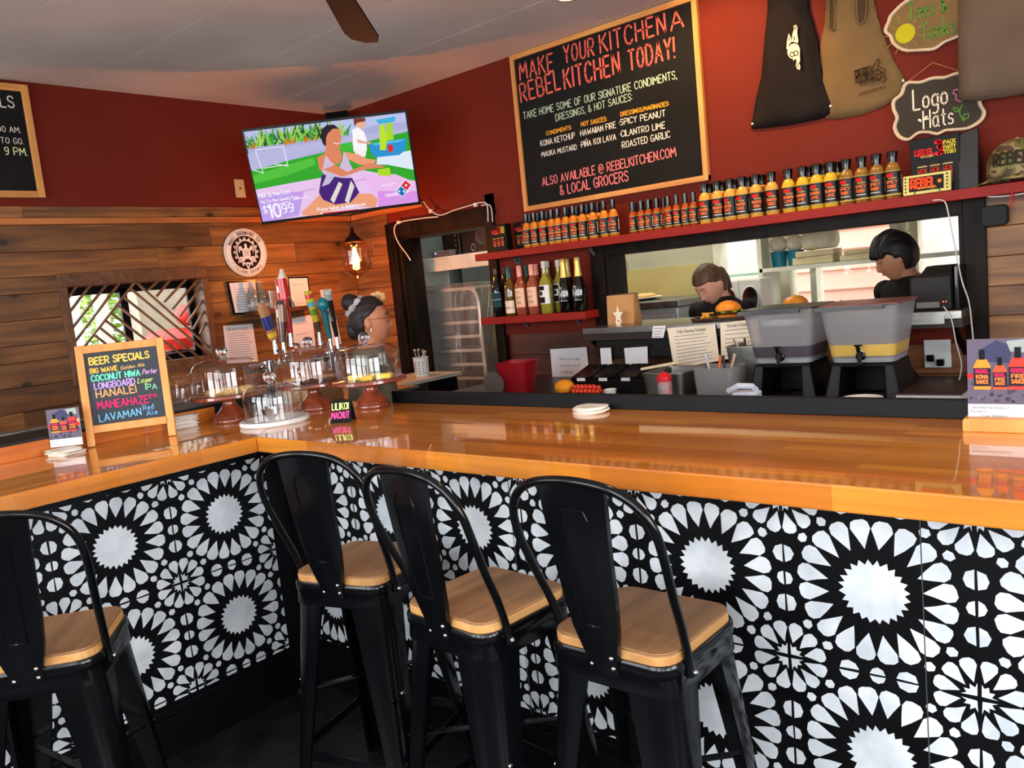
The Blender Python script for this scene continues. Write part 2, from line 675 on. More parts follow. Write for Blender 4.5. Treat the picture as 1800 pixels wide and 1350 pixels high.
# ------------------------------------------------------------------ stroke lettering
FONT = {
 'A': "0,0 .31,1 .62,0|.11,.34 .51,.34", 'B': "0,0 0,1 .35,1 .5,.88 .5,.65 .35,.53 0,.53|.35,.53 .56,.4 .56,.13 .38,0 0,0",
 'C': ".56,.8 .45,.97 .25,1 .08,.85 0,.5 .08,.15 .25,0 .45,.03 .56,.2", 'D': "0,0 0,1 .3,1 .52,.8 .58,.5 .52,.2 .3,0 0,0",
 'E': ".5,1 0,1 0,0 .5,0|0,.52 .42,.52", 'F': ".5,1 0,1 0,0|0,.52 .42,.52",
 'G': ".56,.82 .42,1 .22,1 .06,.82 0,.5 .06,.18 .24,0 .44,.03 .56,.2 .56,.45 .34,.45", 'H': "0,0 0,1|.54,0 .54,1|0,.52 .54,.52",
 'I': "0,0 0,1", 'J': ".4,1 .4,.2 .28,0 .1,.02 0,.2", 'K': "0,0 0,1|.52,1 0,.45|.16,.6 .55,0", 'L': "0,1 0,0 .45,0",
 'M': "0,0 .06,1 .36,.35 .66,1 .72,0", 'N': "0,0 0,1 .54,0 .54,1", 'O': ".3,1 .1,.88 0,.5 .1,.12 .3,0 .5,.12 .6,.5 .5,.88 .3,1",
 'P': "0,0 0,1 .36,1 .52,.88 .52,.6 .36,.47 0,.47", 'Q': ".3,1 .1,.88 0,.5 .1,.12 .3,0 .5,.12 .6,.5 .5,.88 .3,1|.35,.3 .6,-.05",
 'R': "0,0 0,1 .36,1 .52,.88 .52,.6 .36,.47 0,.47|.2,.47 .55,0", 'S': ".5,.82 .38,.98 .16,.98 .03,.82 .06,.62 .45,.42 .52,.2 .38,.02 .14,.02 0,.18",
 'T': "0,1 .56,1|.28,1 .28,0", 'U': "0,1 0,.25 .12,.02 .4,.02 .54,.25 .54,1", 'V': "0,1 .3,0 .6,1", 'W': "0,1 .18,0 .4,.75 .62,0 .8,1",
 'X': "0,0 .54,1|0,1 .54,0", 'Y': "0,1 .28,.5 .56,1|.28,.5 .28,0", 'Z': "0,1 .54,1 0,0 .54,0",
 '0': ".28,1 .1,.88 0,.5 .1,.12 .28,0 .46,.12 .55,.5 .46,.88 .28,1", '1': "0,.8 .18,1 .18,0", '2': "0,.8 .15,1 .38,1 .5,.8 .45,.55 0,0 .52,0",
 '3': "0,.88 .2,1 .42,.92 .45,.7 .3,.55 .15,.54|.3,.55 .5,.4 .48,.12 .28,0 0,.1", '4': ".4,0 .4,1 0,.35 .55,.35", '5': ".48,1 .05,1 0,.58 .3,.6 .5,.4 .45,.1 .25,0 0,.08",
 '6': ".45,.95 .2,.85 .02,.4 .1,.05 .3,0 .48,.15 .48,.4 .3,.52 .05,.4", '7': "0,1 .5,1 .15,0", '8': ".27,.53 .06,.7 .08,.92 .27,1 .46,.92 .48,.7 .27,.53 .02,.35 .05,.08 .27,0 .5,.08 .52,.35 .27,.53",
 '9': ".48,.55 .3,.45 .06,.55 .02,.8 .15,.98 .35,1 .48,.85 .48,.5 .38,.1 .1,0",
 '&': ".55,.4 .4,.08 .18,0 .02,.15 .08,.4 .38,.75 .33,.95 .2,1 .1,.85 .15,.65 .6,0", '.': "0,0 .02,.06", ',': ".03,.08 0,-.14", ':': "0,.12 .01,.2|0,.62 .01,.7",
 '!': "0,.3 .02,1|0,0 .01,.06", '/': "0,-.1 .35,1.05", '-': "0,.45 .3,.45", '*': "0,.42 .02,.5", '@': ".55,.25 .5,.6 .3,.68 .2,.45 .32,.3 .5,.42 .52,.62 .55,.28 .7,.3 .75,.6 .6,.92 .3,1 .05,.8 0,.4 .1,.08 .35,-.05 .6,.05",
 '$': ".5,.82 .38,.95 .16,.95 .03,.8 .06,.62 .45,.4 .52,.2 .38,.05 .14,.05 0,.18|.26,-.1 .26,1.1", '~': "0,.4 .12,.52 .26,.4 .4,.5", "'": "0,.8 .02,1", '"': "0,.8 .02,1|.15,.8 .17,1",
 'Ñ': "0,0 0,1 .54,0 .54,1|.1,1.15 .22,1.25 .34,1.15 .46,1.25", '(': ".15,1.05 0,.5 .15,-.05", ')': "0,1.05 .15,.5 0,-.05",
 'a': ".42,.5 .2,.6 .02,.42 .05,.1 .22,0 .4,.15|.42,.58 .42,.1 .5,0", 'b': "0,1 0,0 .25,0 .44,.15 .44,.42 .25,.58 0,.45", 'c': ".4,.5 .2,.6 .02,.42 .03,.14 .2,0 .4,.1",
 'd': ".42,1 .42,0 .2,0 .02,.15 .02,.42 .2,.58 .42,.5", 'e': ".03,.3 .42,.34 .35,.56 .18,.6 .02,.4 .05,.12 .22,0 .42,.1", 'f': ".35,.95 .2,1 .12,.85 .12,0|0,.55 .3,.55",
 'g': ".42,.5 .2,.6 .02,.42 .05,.12 .22,.02 .42,.15|.42,.58 .42,-.2 .28,-.36 .05,-.3", 'h': "0,0 0,1|0,.4 .2,.6 .38,.5 .4,0", 'i': "0,0 0,.58|0,.8 .01,.85", 'j': ".15,.58 .15,-.2 0,-.3|.15,.8 .16,.85",
 'k': "0,0 0,1|.36,.58 0,.25|.12,.34 .4,0", 'l': "0,1 0,.1 .08,0", 'm': "0,0 0,.58|0,.42 .14,.58 .28,.5 .28,0|.28,.42 .42,.58 .56,.5 .56,0", 'n': "0,0 0,.58|0,.4 .18,.58 .36,.5 .38,0",
 'o': ".22,.6 .03,.45 .03,.14 .22,0 .42,.14 .42,.45 .22,.6", 'p': "0,-.36 0,.58|0,.45 .22,.6 .42,.42 .42,.15 .22,0 0,.1", 'q': ".42,-.36 .42,.58|.42,.45 .2,.6 .02,.42 .02,.15 .2,0 .42,.1",
 'r': "0,0 0,.58|0,.36 .16,.56 .32,.56", 's': ".36,.5 .2,.6 .04,.5 .06,.34 .34,.26 .36,.08 .18,0 0,.08", 't': ".15,.9 .15,.1 .3,0|0,.6 .32,.6", 'u': "0,.58 0,.12 .16,0 .36,.12|.38,.58 .38,0",
 'v': "0,.58 .19,0 .38,.58", 'w': "0,.58 .14,0 .28,.5 .42,0 .56,.58", 'x': "0,0 .36,.58|0,.58 .36,0", 'y': "0,.58 .2,.05|.4,.58 .12,-.36 0,-.32", 'z': "0,.58 .36,.58 0,0 .38,0",
}
GL = {}


def glyph(ch):
    if ch not in GL:
        s = FONT.get(ch)
        if s is None:
            s = FONT.get(ch.upper(), "0,0 0,.01")
        st = [[tuple(float(q) for q in p.split(',')) for p in part.split()] for part in s.split('|')]
        w = max(x for l in st for x, y in l)
        GL[ch] = (w, st)
    return GL[ch]


class ART:
    """flat picture: coloured shapes laid one over another, 0.15 mm apart, local x-z plane, facing -y"""
    def __init__(self, step=0.00015):
        self.mb = MB()
        self.y = 0.0
        self.step = step

    def poly(self, pts, col, up=True):
        if up:
            self.y -= self.step
        self.mb.add([(x, self.y, z) for x, z in pts], [tuple(range(len(pts)))], col)
        return self

    def stroke(self, pts, w, col, up=True, closed=False):
        if up:
            self.y -= self.step
        if closed:
            pts = list(pts) + [pts[0]]
        for (x0, z0), (x1, z1) in zip(pts, pts[1:]):
            dx, dz = x1 - x0, z1 - z0
            l = math.hypot(dx, dz) or 1e-6
            ex, ez = dx / l * w * 0.3, dz / l * w * 0.3
            nx, nz = -dz / l * w / 2, dx / l * w / 2
            q = [(x0 - ex * 1.2, z0 - ez * 1.2), (x0 + nx, z0 + nz), (x1 + nx, z1 + nz), (x1 + ex * 1.2, z1 + ez * 1.2), (x1 - nx, z1 - nz), (x0 - nx, z0 - nz)]
            self.mb.add([(x, self.y, z) for x, z in q], [tuple(reversed(range(6)))], col)
        return self

    def disc(self, cx, cz, r, col, n=24, rz=None):
        return self.poly([(x, z) for x, z in circ(r, n, cx, cz, rz)], col)

    def text(self, s, x, z, h, col, width=None, weight=0.14, ang=0.0, slant=0.0, gap=0.2, jitter=0.0, space=0.45, anchor='l', up=True):
        adv = 0.0
        items = []
        for ch in s:
            if ch == ' ':
                adv += space
                continue
            w, st = glyph(ch)
            items.append((adv, st))
            adv += w + gap
        total = max(adv - gap, 0.05)
        sx = h if width is None else width / total
        if anchor == 'c':
            x -= total * sx / 2 * math.cos(ang)
            z -= total * sx / 2 * math.sin(ang)
        if up:
            self.y -= self.step
        ca, sa = math.cos(ang), math.sin(ang)
        for a, st in items:
            jz = random.uniform(-jitter, jitter) * h
            for l in st:
                pts = []
                for u, v in l:
                    X = (a + u) * sx + slant * v * h
                    Z = v * h + jz
                    pts.append((x + X * ca - Z * sa, z + X * sa + Z * ca))
                self.stroke(pts, weight * h, col, up=False)
        return self

    def line_px(self, M, s, p0, p1, hpx, col, crop=(0, 0, 1), **k):
        """lettering whose base line runs between two pixels of the photograph on the plane of M"""
        ox, oy, sc = crop
        a = at_m(M, ox + p0[0] / sc, oy + p0[1] / sc)
        b = at_m(M, ox + p1[0] / sc, oy + p1[1] / sc)
        t = at_m(M, ox + p0[0] / sc, oy + (p0[1] - hpx) / sc)
        h = abs(t[1] - a[1])
        ang = math.atan2(b[1] - a[1], b[0] - a[0])
        return self.text(s, a[0], a[1], h, col, width=math.hypot(b[0] - a[0], b[1] - a[1]), ang=ang, **k)

    def wrap(self, r):
        """bend the picture round a cylinder of radius r (centre 0,0), front at -y"""
        nb, st = MB(), r * 0.22
        for f, c in zip(self.mb.f, self.mb.c):
            pts = [self.mb.v[i] for i in f]
            y = pts[0][1]
            xz = [(p[0], p[2]) for p in pts]
            k0, k1 = math.floor(min(p[0] for p in xz) / st), math.floor(max(p[0] for p in xz) / st)
            for k in range(k0, k1 + 1):
                q = xz if k0 == k1 else clip(xz, k * st, (k + 1) * st, 0)
                if len(q) >= 3:
                    nb.add([(a, y, b) for a, b in q], [tuple(range(len(q)))], c)
        self.mb = nb
        self.mb.v = [((r - y) * math.sin(x / r), -(r - y) * math.cos(x / r), z) for x, y, z in self.mb.v]
        return self

    def build(self, name, mat, parent, M=None):
        if M is not None:
            self.mb.v = [tuple(M @ Vector(p)) for p in self.mb.v]
        me = self.mb.mesh(name)
        # make every face look towards -y (or outwards)
        o = bpy.data.objects.new(name, me)
        me.materials.append(mat)
        COL.objects.link(o)
        if parent is not None:
            o.parent = parent
        return o


PRINT = PAINT('printed_ink')
CHALK = PAINT('chalk_marker', rough=0.8)
SCREEN = PAINT('lit_screen', emit=1.12)
# ================================================================== materials
RED = P('red_wall_paint', rgb(104, 32, 20), 0.7, col2=rgb(99, 30, 18), scale=2, bump=0.15, bscale=90, spec=0.15)
PLANKM = WOOD('cedar_plank', rgb(154, 100, 48), rgb(86, 51, 22), axis=0, rough=0.5, vary=0.34, dark=0.4)
TRIMW = WOOD('orange_trim_wood', rgb(196, 120, 60), rgb(150, 84, 40), axis=0, rough=0.45, vary=0.1, dark=0.15)
DARKPL = WOOD('dark_brown_plank', rgb(92, 44, 24), rgb(54, 24, 14), axis=0, rough=0.45, vary=0.2, knots=False)
CEILM = P('ceiling_board', rgb(212, 204, 198), 0.8, col2=rgb(190, 181, 176), scale=1.3, bump=0.1, bscale=40)
BLACKP = P('black_satin_paint', rgb(8, 8, 10), 0.42, col2=rgb(14, 14, 17), scale=6, bump=0.12, bscale=60, spec=0.13)
BLACKM = P('black_gloss_metal', rgb(6, 7, 9), 0.17, metal=0.0, col2=rgb(9, 10, 12), scale=5, spec=0.32)
BLACKT = P('black_tar_wood', rgb(12, 8, 7), 0.42, col2=rgb(30, 20, 15), scale=14, bump=0.5, bscale=40, stretch=(1, 1, 0.2), spec=0.08)
STEEL = P('brushed_steel', rgb(180, 180, 176), 0.28, metal=1.0, col2=rgb(150, 150, 146), scale=30, stretch=(0.05, 1, 1))
STEELD = P('dull_steel', rgb(150, 152, 146), 0.45, metal=1.0, col2=rgb(120, 122, 118), scale=12)
WHITEP = P('white_paint', rgb(226, 226, 220), 0.5, col2=rgb(210, 210, 204), scale=5)
FLOORM = P('black_floor', rgb(24, 24, 26), 0.4, col2=rgb(34, 34, 37), scale=9, bump=0.2, bscale=50, rrand=0.12)
TILEM = P('black_floor_tile', rgb(20, 20, 22), 0.36, col2=rgb(33, 33, 36), scale=7, bump=0.15, bscale=70, rrand=0.12)
KWALL = P('kitchen_grey_wall', rgb(178, 174, 150), 0.6, col2=rgb(168, 164, 140), scale=3)
KWALL2 = P('kitchen_yellow_board', rgb(186, 172, 112), 0.6, col2=rgb(170, 156, 98), scale=2.5)
XW, YW, ZC = -4.92, 4.0, 2.84

# ================================================================== floor, ceiling
fl = struct(MB().box(-5.1, 2.7, FY - 0.1, 6.2, -0.12, -0.006).build('floor', FLOORM))
tile = None
for i in range(9):
    for j in range(7):
        x0, y0 = -2.74 + i * 0.455, -1.55 + j * 0.455
        if x0 + 0.455 > 1.3:
            continue
        if tile is None:
            tile = MB().box(0, 0.452, 0, 0.452, 0, 0.0062).build('floor_tile', TILEM, fl)
            t = tile
        else:
            t = tile.copy()
            COL.objects.link(t)
        t.location = (x0, y0, -0.006)
        t.parent = fl
ce = struct(MB().box(-5.1, 2.7, FY - 0.1, 4.02, ZC + 0.012, ZC + 0.1).build('ceiling', CEILM))
cp = None
for i in range(4):
    for j in range(12):
        x0, y0 = -4.94 + i * 2.44, 4.0 - (j + 1) * 0.61
        x1, y0 = min(x0 + 2.436, 2.6), max(y0, FY)
        y1 = 4.0 - j * 0.61 - 0.004
        if x1 <= x0 or y1 <= y0:
            continue
        MB().box(x0, x1, y0, y1, ZC, ZC + 0.0125).build('ceiling_panel', CEILM, ce)


# ================================================================== walls
def wall(name, boxes, mat):
    m = MB()
    for b in boxes:
        m.box(*b)
    return struct(m.build(name, mat))


# left wall with a window hole (y 1.93..2.745, z 1.235..1.715)
WY0, WY1, WZ0, WZ1 = 1.925, 2.75, 1.235, 1.72
wl = wall('wall_left', [(-5.06, -4.94, FY - 0.1, WY0, 0, ZC + 0.05), (-5.06, -4.94, WY1, 4.1, 0, ZC + 0.05),
                        (-5.06, -4.94, WY0, WY1, 0, WZ0), (-5.06, -4.94, WY0, WY1, WZ1, ZC + 0.05)], RED)
MB().box(-4.945, -4.93, FY, 4.0, 2.15, ZC).build('painted_board', RED, wl)
# back wall with doorway and pass-through
DX0, DX1, DZ = -4.42, -3.56, 1.905
PX0, PX1, PZ0, PZ1 = -2.68, -0.835, 1.165, 1.64
wb = wall('wall_back', [(-5.06, DX0, 4.02, 4.16, 0, ZC + 0.05), (DX0, DX1, 4.02, 4.16, DZ, ZC + 0.05), (DX1, PX0, 4.02, 4.16, 0, ZC + 0.05),
                        (PX0, PX1, 4.02, 4.16, 0, PZ0), (PX0, PX1, 4.02, 4.16, PZ1, ZC + 0.05), (PX1, 2.7, 4.02, 4.16, 0, ZC + 0.05)], RED)
rm = MB()
rm.box(-4.94, 2.6, 4.0, 4.021, 2.07, ZC)
rm.box(-4.50, DX1 + 0.08, 4.0, 4.021, DZ + 0.03, 2.07)
rm.box(DX1, PX0 - 0.09, 4.0, 4.021, 1.17, 2.07)
rm.box(PX0 - 0.09, 2.6, 4.0, 4.021, 1.66, 2.07)
rm.build('painted_board', RED, wb)
wall('wall_right', [(2.6, 2.7, FY - 0.1, -1.5, 0, ZC + 0.05), (2.6, 2.7, 0.1, 0.5, 0, ZC + 0.05), (2.6, 2.7, 2.1, 4.1, 0, ZC + 0.05),
                    (2.6, 2.7, -1.5, 0.1, 0, 0.9), (2.6, 2.7, -1.5, 0.1, 2.4, ZC + 0.05), (2.6, 2.7, 0.5, 2.1, 0, 0.9), (2.6, 2.7, 0.5, 2.1, 2.4, ZC + 0.05)], RED)
fb = [(-5.06, 2.7, FY - 0.1, FY, 0, 0.95), (-5.06, 2.7, FY - 0.1, FY, 2.55, ZC + 0.05)]
xs = [-5.06] + [v for k in range(5) for v in (-3.9 + 1.42 * k - 0.55, -3.9 + 1.42 * k + 0.55)] + [2.7]
for a, b in zip(xs[0::2], xs[1::2]):
    fb.append((a, b, FY - 0.1, FY, 0.95, 2.55))
wall('wall_front', fb, RED)
for k in range(5):
    x = -3.9 + 1.42 * k
    wn = MB().box(x - 0.02, x + 0.02, FY - 0.06, FY - 0.03, 0.95, 2.55).box(x - 0.55, x + 0.55, FY - 0.06, FY - 0.03, 1.85, 1.89)
    struct(wn.build('window_%d' % (k + 4), BLACKP))


def planks(parent, axis, const, u0, u1, z0, z1, hs, holes=(), mat=PLANKM, th=0.018, name='plank', seed=1, lens=(0.9, 2.0)):
    """courses of boards on a wall; axis 'y' = left wall (x const), 'x' = back wall (y const)"""
    rnd = random.Random(seed)
    z = z1
    k = 0
    while z > z0 + 0.02:
        h = hs[k % len(hs)]
        zb = max(z - h, z0)
        u = u0 - rnd.uniform(0, 0.6)
        while u < u1:
            l = rnd.uniform(*lens)
            a, b = max(u, u0), min(u + l, u1)
            u += l
            if b - a < 0.02:
                continue
            spans = [(a, b)]
            extra = []
            for (ha, hb, hz0, hz1) in holes:
                if zb < hz1 - 0.01 and z > hz0 + 0.01:
                    ns = []
                    for (p, q) in spans:
                        if hb <= p or ha >= q:
                            ns.append((p, q))
                        else:
                            if ha > p:
                                ns.append((p, ha))
                            if hb < q:
                                ns.append((hb, q))
                    for (p, q) in spans:
                        c, e = max(p, ha), min(q, hb)
                        if e - c > 0.02:
                            if z > hz1 + 0.02:
                                extra.append((c, e, hz1, z))
                            if zb < hz0 - 0.02:
                                extra.append((c, e, zb, hz0))
                    spans = ns
            for (p, q, e0, e1) in [(p, q, zb, z) for p, q in spans] + extra:
                if q - p < 0.02:
                    continue
                d = rnd.uniform(-0.002, 0.002)
                m = MB().box(0.001, q - p - 0.0015, 0, th + d, 0.0012, e1 - e0 - 0.0012)
                o = m.build(name, mat, parent, bevel=0.0015, bseg=1)
                if axis == 'y':
                    o.matrix_basis = Matrix.Translation((const, p, e0)) @ Matrix.Rotation(PI / 2, 4, 'Z') @ Matrix.Translation((0, -th, 0))
                else:
                    o.matrix_basis = Matrix.Translation((p, const - th, e0))
        z = zb
        k += 1


# left wall: dark top board, proud orange trim, then shiplap
planks(wl, 'y', -4.938, 0.2, 4.0, 2.108, 2.172, [0.064], seed=3, lens=(1.5, 1.9))
MB().box(0, 3.9, -0.034, 0.0, 0.0, 0.036).build('orange_trim', TRIMW, wl, bevel=0.003).matrix_basis = Matrix.Translation((-4.932, 0.1, 2.07)) @ Matrix.Rotation(PI / 2, 4, 'Z')
hole = [(1.905, 2.765, 1.19, 1.76)]
planks(wl, 'y', -4.938, 0.2, 4.0, 0.6, 2.07, [0.145, 0.134, 0.09, 0.142, 0.134, 0.09, 0.134, 0.134], holes=hole, seed=11)
# back wall: strip between corner and doorway, dark boards under the wine shelf, boards right of the hatch
planks(wb, 'x', 4.018, -4.92, -4.512, 0.6, 2.07, [0.145, 0.134, 0.09, 0.142, 0.134, 0.09, 0.134, 0.134], seed=5, lens=(0.5, 0.9))
MB().box(0, 0.80, -0.034, 0, 0, 0.036).build('orange_trim', TRIMW, wb, bevel=0.003).matrix_basis = Matrix.Translation((-4.92, 4.012, 2.07))
planks(wb, 'x', 4.022, -3.46, PX0 - 0.09, 0.6, 1.172, [0.135], mat=DARKPL, seed=8, lens=(0.3, 0.8))
planks(wb, 'x', 4.022, PX0 - 0.09, -0.76, 0.6, 1.04, [0.135], mat=WOOD('mid_brown_plank', rgb(140, 84, 44), rgb(84, 46, 24), rough=0.45, vary=0.2, knots=False), seed=9)
planks(wb, 'x', 4.018, -0.752, 1.4, 0.6, 1.655, [0.125], seed=21, lens=(1.3, 2.2))

# door and hatch linings, black stained
tr = MB()
tr.box(-4.512, DX0, 3.972, 4.02, 0, 1.995).box(DX1, DX1 + 0.07, 3.972, 4.02, 0, 1.995).box(DX0, DX1, 3.972, 4.02, DZ - 0.01, 1.995)
tr.box(DX0 - 0.002, DX0 + 0.025, 4.0, 4.20, 0, DZ).box(DX1 - 0.025, DX1 + 0.002, 4.0, 4.20, 0, DZ).box(DX0, DX1, 4.0, 4.2, DZ - 0.03, DZ)
struct(tr.build('trim_1', BLACKT, bevel=0.004))
tr = MB()
tr.box(PX0 - 0.092, PX0, 3.975, 4.02, 1.04, 1.655).box(PX1, PX1 + 0.085, 3.975, 4.02, 0.9, 1.66).box(PX0, PX1, 3.98, 4.18, PZ1 - 0.045, 1.66)
tr.box(PX0 - 0.002, PX0 + 0.02, 3.99, 4.18, PZ0, PZ1).box(PX1 - 0.02, PX1 + 0.002, 3.99, 4.18, PZ0, PZ1)
struct(tr.build('trim_2', BLACKT, bevel=0.003))

# ================================================================== left window with lattice
WDK = WOOD('walnut_lattice', rgb(126, 82, 48), rgb(82, 50, 28), axis=0, rough=0.5, vary=0.12, knots=False)
win = thing('window_1', None, None, (0, 0, 0))
win['kind'] = 'structure'
m = MB()
m.box(-5.06, -4.9, 1.885, 1.93, 1.235, 1.725).box(-5.06, -4.9, 2.742, 2.785, 1.235, 1.725).box(-5.06, -4.9, 1.885, 2.785, 1.725, 1.80).box(-5.06, -4.9, 1.885, 2.785, 1.165, 1.235)
m.build('window_frame', WDK, win, bevel=0.003)
m = MB()
m.box(-5.05, -5.03, 1.93, 2.742, 1.675, 1.725).box(-5.05, -5.03, 1.93, 2.742, 1.235, 1.27).box(-5.05, -5.03, 2.27, 2.315, 1.235, 1.70).box(-5.05, -5.03, 1.93, 1.95, 1.235, 1.70).box(-5.05, -5.03, 2.70, 2.742, 1.235, 1.70)
m.build('black_sash', BLACKP, win)
MB().box(-5.042, -5.038, 1.94, 2.73, 1.25, 1.69).build('pane', THIN('window_glass', gain=1.0), win)
LAT = frame((-4.905, 0, 0), PI / 2)
c5 = lambda x, y: at_m(LAT, 80 + x / 5.625, 440 + y / 5.625)
SL = [((900, 290), (400, 950)), ((900, 290), (1680, 960)),
      ((225, 480), (325, 345)), ((240, 610), (462, 338)), ((265, 770), (625, 300)), ((285, 910), (748, 298)),
      ((850, 370), (1640, 1040)), ((790, 460), (1520, 1050)), ((730, 545), (1400, 1060)), ((665, 620), (1262, 1080)), ((612, 695), (1120, 1090)), ((560, 770), (960, 1090)), ((505, 840), (820, 1090)),
      ((1040, 385), (1135, 270)), ((1115, 455), (1252, 268)), ((1190, 510), (1415, 262)), ((1270, 580), (1560, 250)), ((1345, 650), (1590, 360)), ((1420, 715), (1600, 490)), ((1480, 775), (1625, 590)), ((1545, 825), (1645, 700))]
for i, (a, b) in enumerate(SL):
    a, b = c5(*a), c5(*b)
    a = (max(1.93, min(2.745, a[0])), max(1.236, min(1.73, a[1])))
    b = (max(1.93, min(2.745, b[0])), max(1.236, min(1.73, b[1])))
    MB().bar((-4.925 - 0.002 * (i > 1), a[0], a[1]), (-4.925 - 0.002 * (i > 1), b[0], b[1]), 0.012, 0.014, up=(1, 0, 0)).build('slat', WDK, win)

# outside the left window
GREEN = P('garden_leaves', rgb(120, 160, 60), 0.6, col2=rgb(70, 120, 40), scale=20, spec=0.2)
out = MB()
rnd = random.Random(4)
ya, yb = at_x(140, 560, -8.2).y, at_x(243, 560, -8.2).y
for k in range(2600):
    c = Vector((rnd.uniform(-8.5, -8.0), rnd.uniform(ya, yb), rnd.uniform(0.0, 2.6)))
    a = rnd.uniform(0, 6.28)
    d = Vector((math.cos(a), math.sin(a), rnd.uniform(-0.6, 0.6))).normalized() * 0.06
    s_ = d.cross(Vector((rnd.uniform(-1, 1), rnd.uniform(-1, 1), 1))).normalized() * 0.03
    out.add([c - d, c + s_, c + d, c - s_], [(0, 1, 2, 3)])
hg = tag(out.build('leafy_hedge', P('pale_garden_leaves', rgb(186, 206, 130), 0.6, col2=rgb(150, 186, 96), scale=20)), 'sunlit pale green hedge outside the latticed window', 'hedge')
yard = MB().box(-12, -5.1, -6, 14, -0.14, -0.1)
tag(yard.build('courtyard_ground', P('pale_ground', rgb(190, 180, 165), 0.9)), None, None, None, 'structure')
ya, yb = at_x(120, 560, -7.4).y, at_x(166, 560, -7.4).y
for k in range(3):
    po_ = MB().box(-7.45, -7.38, ya + 0.24 * k, ya + 0.24 * k + 0.1, -0.1, 2.8).build('porch_post', WHITEP)
    tag(po_, ('left', 'middle', 'right')[k] + ' white post outside the latticed window', 'post')
ya, yb = at_x(246, 560, -7.0).y, at_x(352, 560, -7.0).y
tag(MB().box(-7.1, -7.0, ya, yb + 0.3, -0.1, 2.7).build('garden_wall', P('garden_wall_cream', rgb(176, 170, 148), 0.8)), 'cream wall outside right half of the latticed window', 'wall')
cq = at_x(308, 590, -6.2)
cool = thing('drink_cooler', 'grey cooler with red lid outside the latticed window', 'cooler', (-6.2, cq.y, -0.1))
MB().lathe([(0, 0), (0.19, 0), (0.22, 0.9), (0.22, 1.25), (0.17, 1.33), (0, 1.34)], 24).build('drum', P('cart_grey', rgb(140, 146, 150), 0.5), cool, smooth=True)
MB().lathe([(0.16, 1.345), (0.24, 1.35), (0.25, 1.43), (0.18, 1.50), (0, 1.51)], 20).build('red_lid', P('cart_red', rgb(214, 52, 40), 0.35), cool, smooth=True)
MB().ball((0.1, 0.08, 1.60), (0.13, 0.10, 0.085)).build('red_bundle', P('cart_red', (0, 0, 0)), cool, smooth=True)

# ================================================================== kitchen shell
YK = 5.6
kw = [(-5.1, -2.80, YK, YK + 0.12, 0, 2.84), (-2.80, -0.2, YK, YK + 0.12, 0, 1.02), (-2.80, -0.2, YK, YK + 0.12, 1.86, 2.84), (-0.2, 2.7, YK, YK + 0.12, 0, 2.84)]
kwall = wall('wall_kitchen', kw, KWALL)
MB().box(-4.3, -2.82, YK - 0.012, YK, 0.8, 1.50).build('yellow_wall_board', KWALL2, kwall)
wall('wall_kitchen_left', [(-5.1, -4.98, 4.16, YK + 0.1, 0, 2.84)], P('kitchen_metal_wall', rgb(120, 124, 122), 0.4, metal=0.6))
wall('wall_kitchen_right', [(0.6, 0.7, 4.16, YK + 0.1, 0, 2.84)], KWALL)
struct(MB().box(-5.1, 2.7, 4.02, YK + 0.1, 2.85, 2.93).build('ceiling_kitchen', CEILM))
# window frames in the kitchen wall
kwn = thing('window_2', None, None)
kwn['kind'] = 'structure'
WFR = P('cream_window_frame', rgb(214, 212, 190), 0.5)


def kbox(px0, py0, px1, py1, y0, y1, m):
    a, b = at_y(px0, py0, y0), at_y(px1, py1, y0)
    m.box(min(a.x, b.x), max(a.x, b.x), y0, y1, min(a.z, b.z), max(a.z, b.z))


for args in [(-2.80, -2.75, 1.02, 1.86), (-2.34, -2.24, 0.9, 1.86), (-2.10, -2.06, 1.02, 1.86), (-1.50, -1.42, 1.02, 1.86), (-0.25, -0.2, 1.02, 1.86)]:
    MB().box(args[0], args[1], YK - 0.03, YK + 0.1, args[2], args[3]).build('frame_post', WFR, kwn)
MB().box(-2.80, -0.2, YK - 0.03, YK + 0.1, 1.02, 1.06).build('frame_sill', WFR, kwn)
MB().box(-2.80, -0.2, YK - 0.06, YK + 0.1, 1.70, 1.76).build('frame_head', WFR, kwn)
MB().box(-2.74, -2.34, YK - 0.02, YK + 0.04, 1.235, 1.285).build('frame_rail', WFR, kwn)
MB().box(-2.75, -0.25, YK + 0.05, YK + 0.054, 1.06, 1.7).build('pane', THIN('clean_window_glass', gain=0.3), kwn)
# outside the kitchen: pale ground, pink clapboard house, greenery
struct(MB().box(-12, 8, 5.75, 16, -0.14, -0.1).build('ground_yard', MATS['pale_ground']))
PINK = P('pink_house_siding', rgb(240, 188, 172), 0.7, col2=rgb(236, 178, 162), scale=2)
house = thing('pink_house', 'pink boarded house seen through the kitchen window', 'house', (0, 0, 0))
MB().box(-3.9, 1.5, 8.6, 11.5, -0.1, 3.2).build('house_wall', PINK, house)
for k in range(14):
    MB().box(-3.9, 1.5, 8.575, 8.6, 0.3 + k * 0.2, 0.32 + k * 0.2).build('siding_board', PINK, house)
MB().box(-4.1, 1.7, 8.3, 11.7, 3.2, 3.35).build('roof', WHITEP, house)
xa, xb = at_y(1255, 450, 6.8).x, at_y(1343, 450, 6.8).x
tag(MB().box(xa - 0.6, xb, 6.8, 7.1, -0.1, 2.6).build('white_shed', P('white_shed_paint', rgb(244, 243, 240), 0.6)), 'white shed outside the left part of kitchen window', 'shed')
xa, xb = at_y(1572, 430, 7.0).x, at_y(1720, 430, 7.0).x
tag(MB().box(xa, xb + 0.5, 7.0, 7.06, 1.22, 2.9).build('white_screen', P('white_shed_paint', (0, 0, 0))), 'pale blind hanging outside right part of kitchen window', 'blind')
g2 = MB()
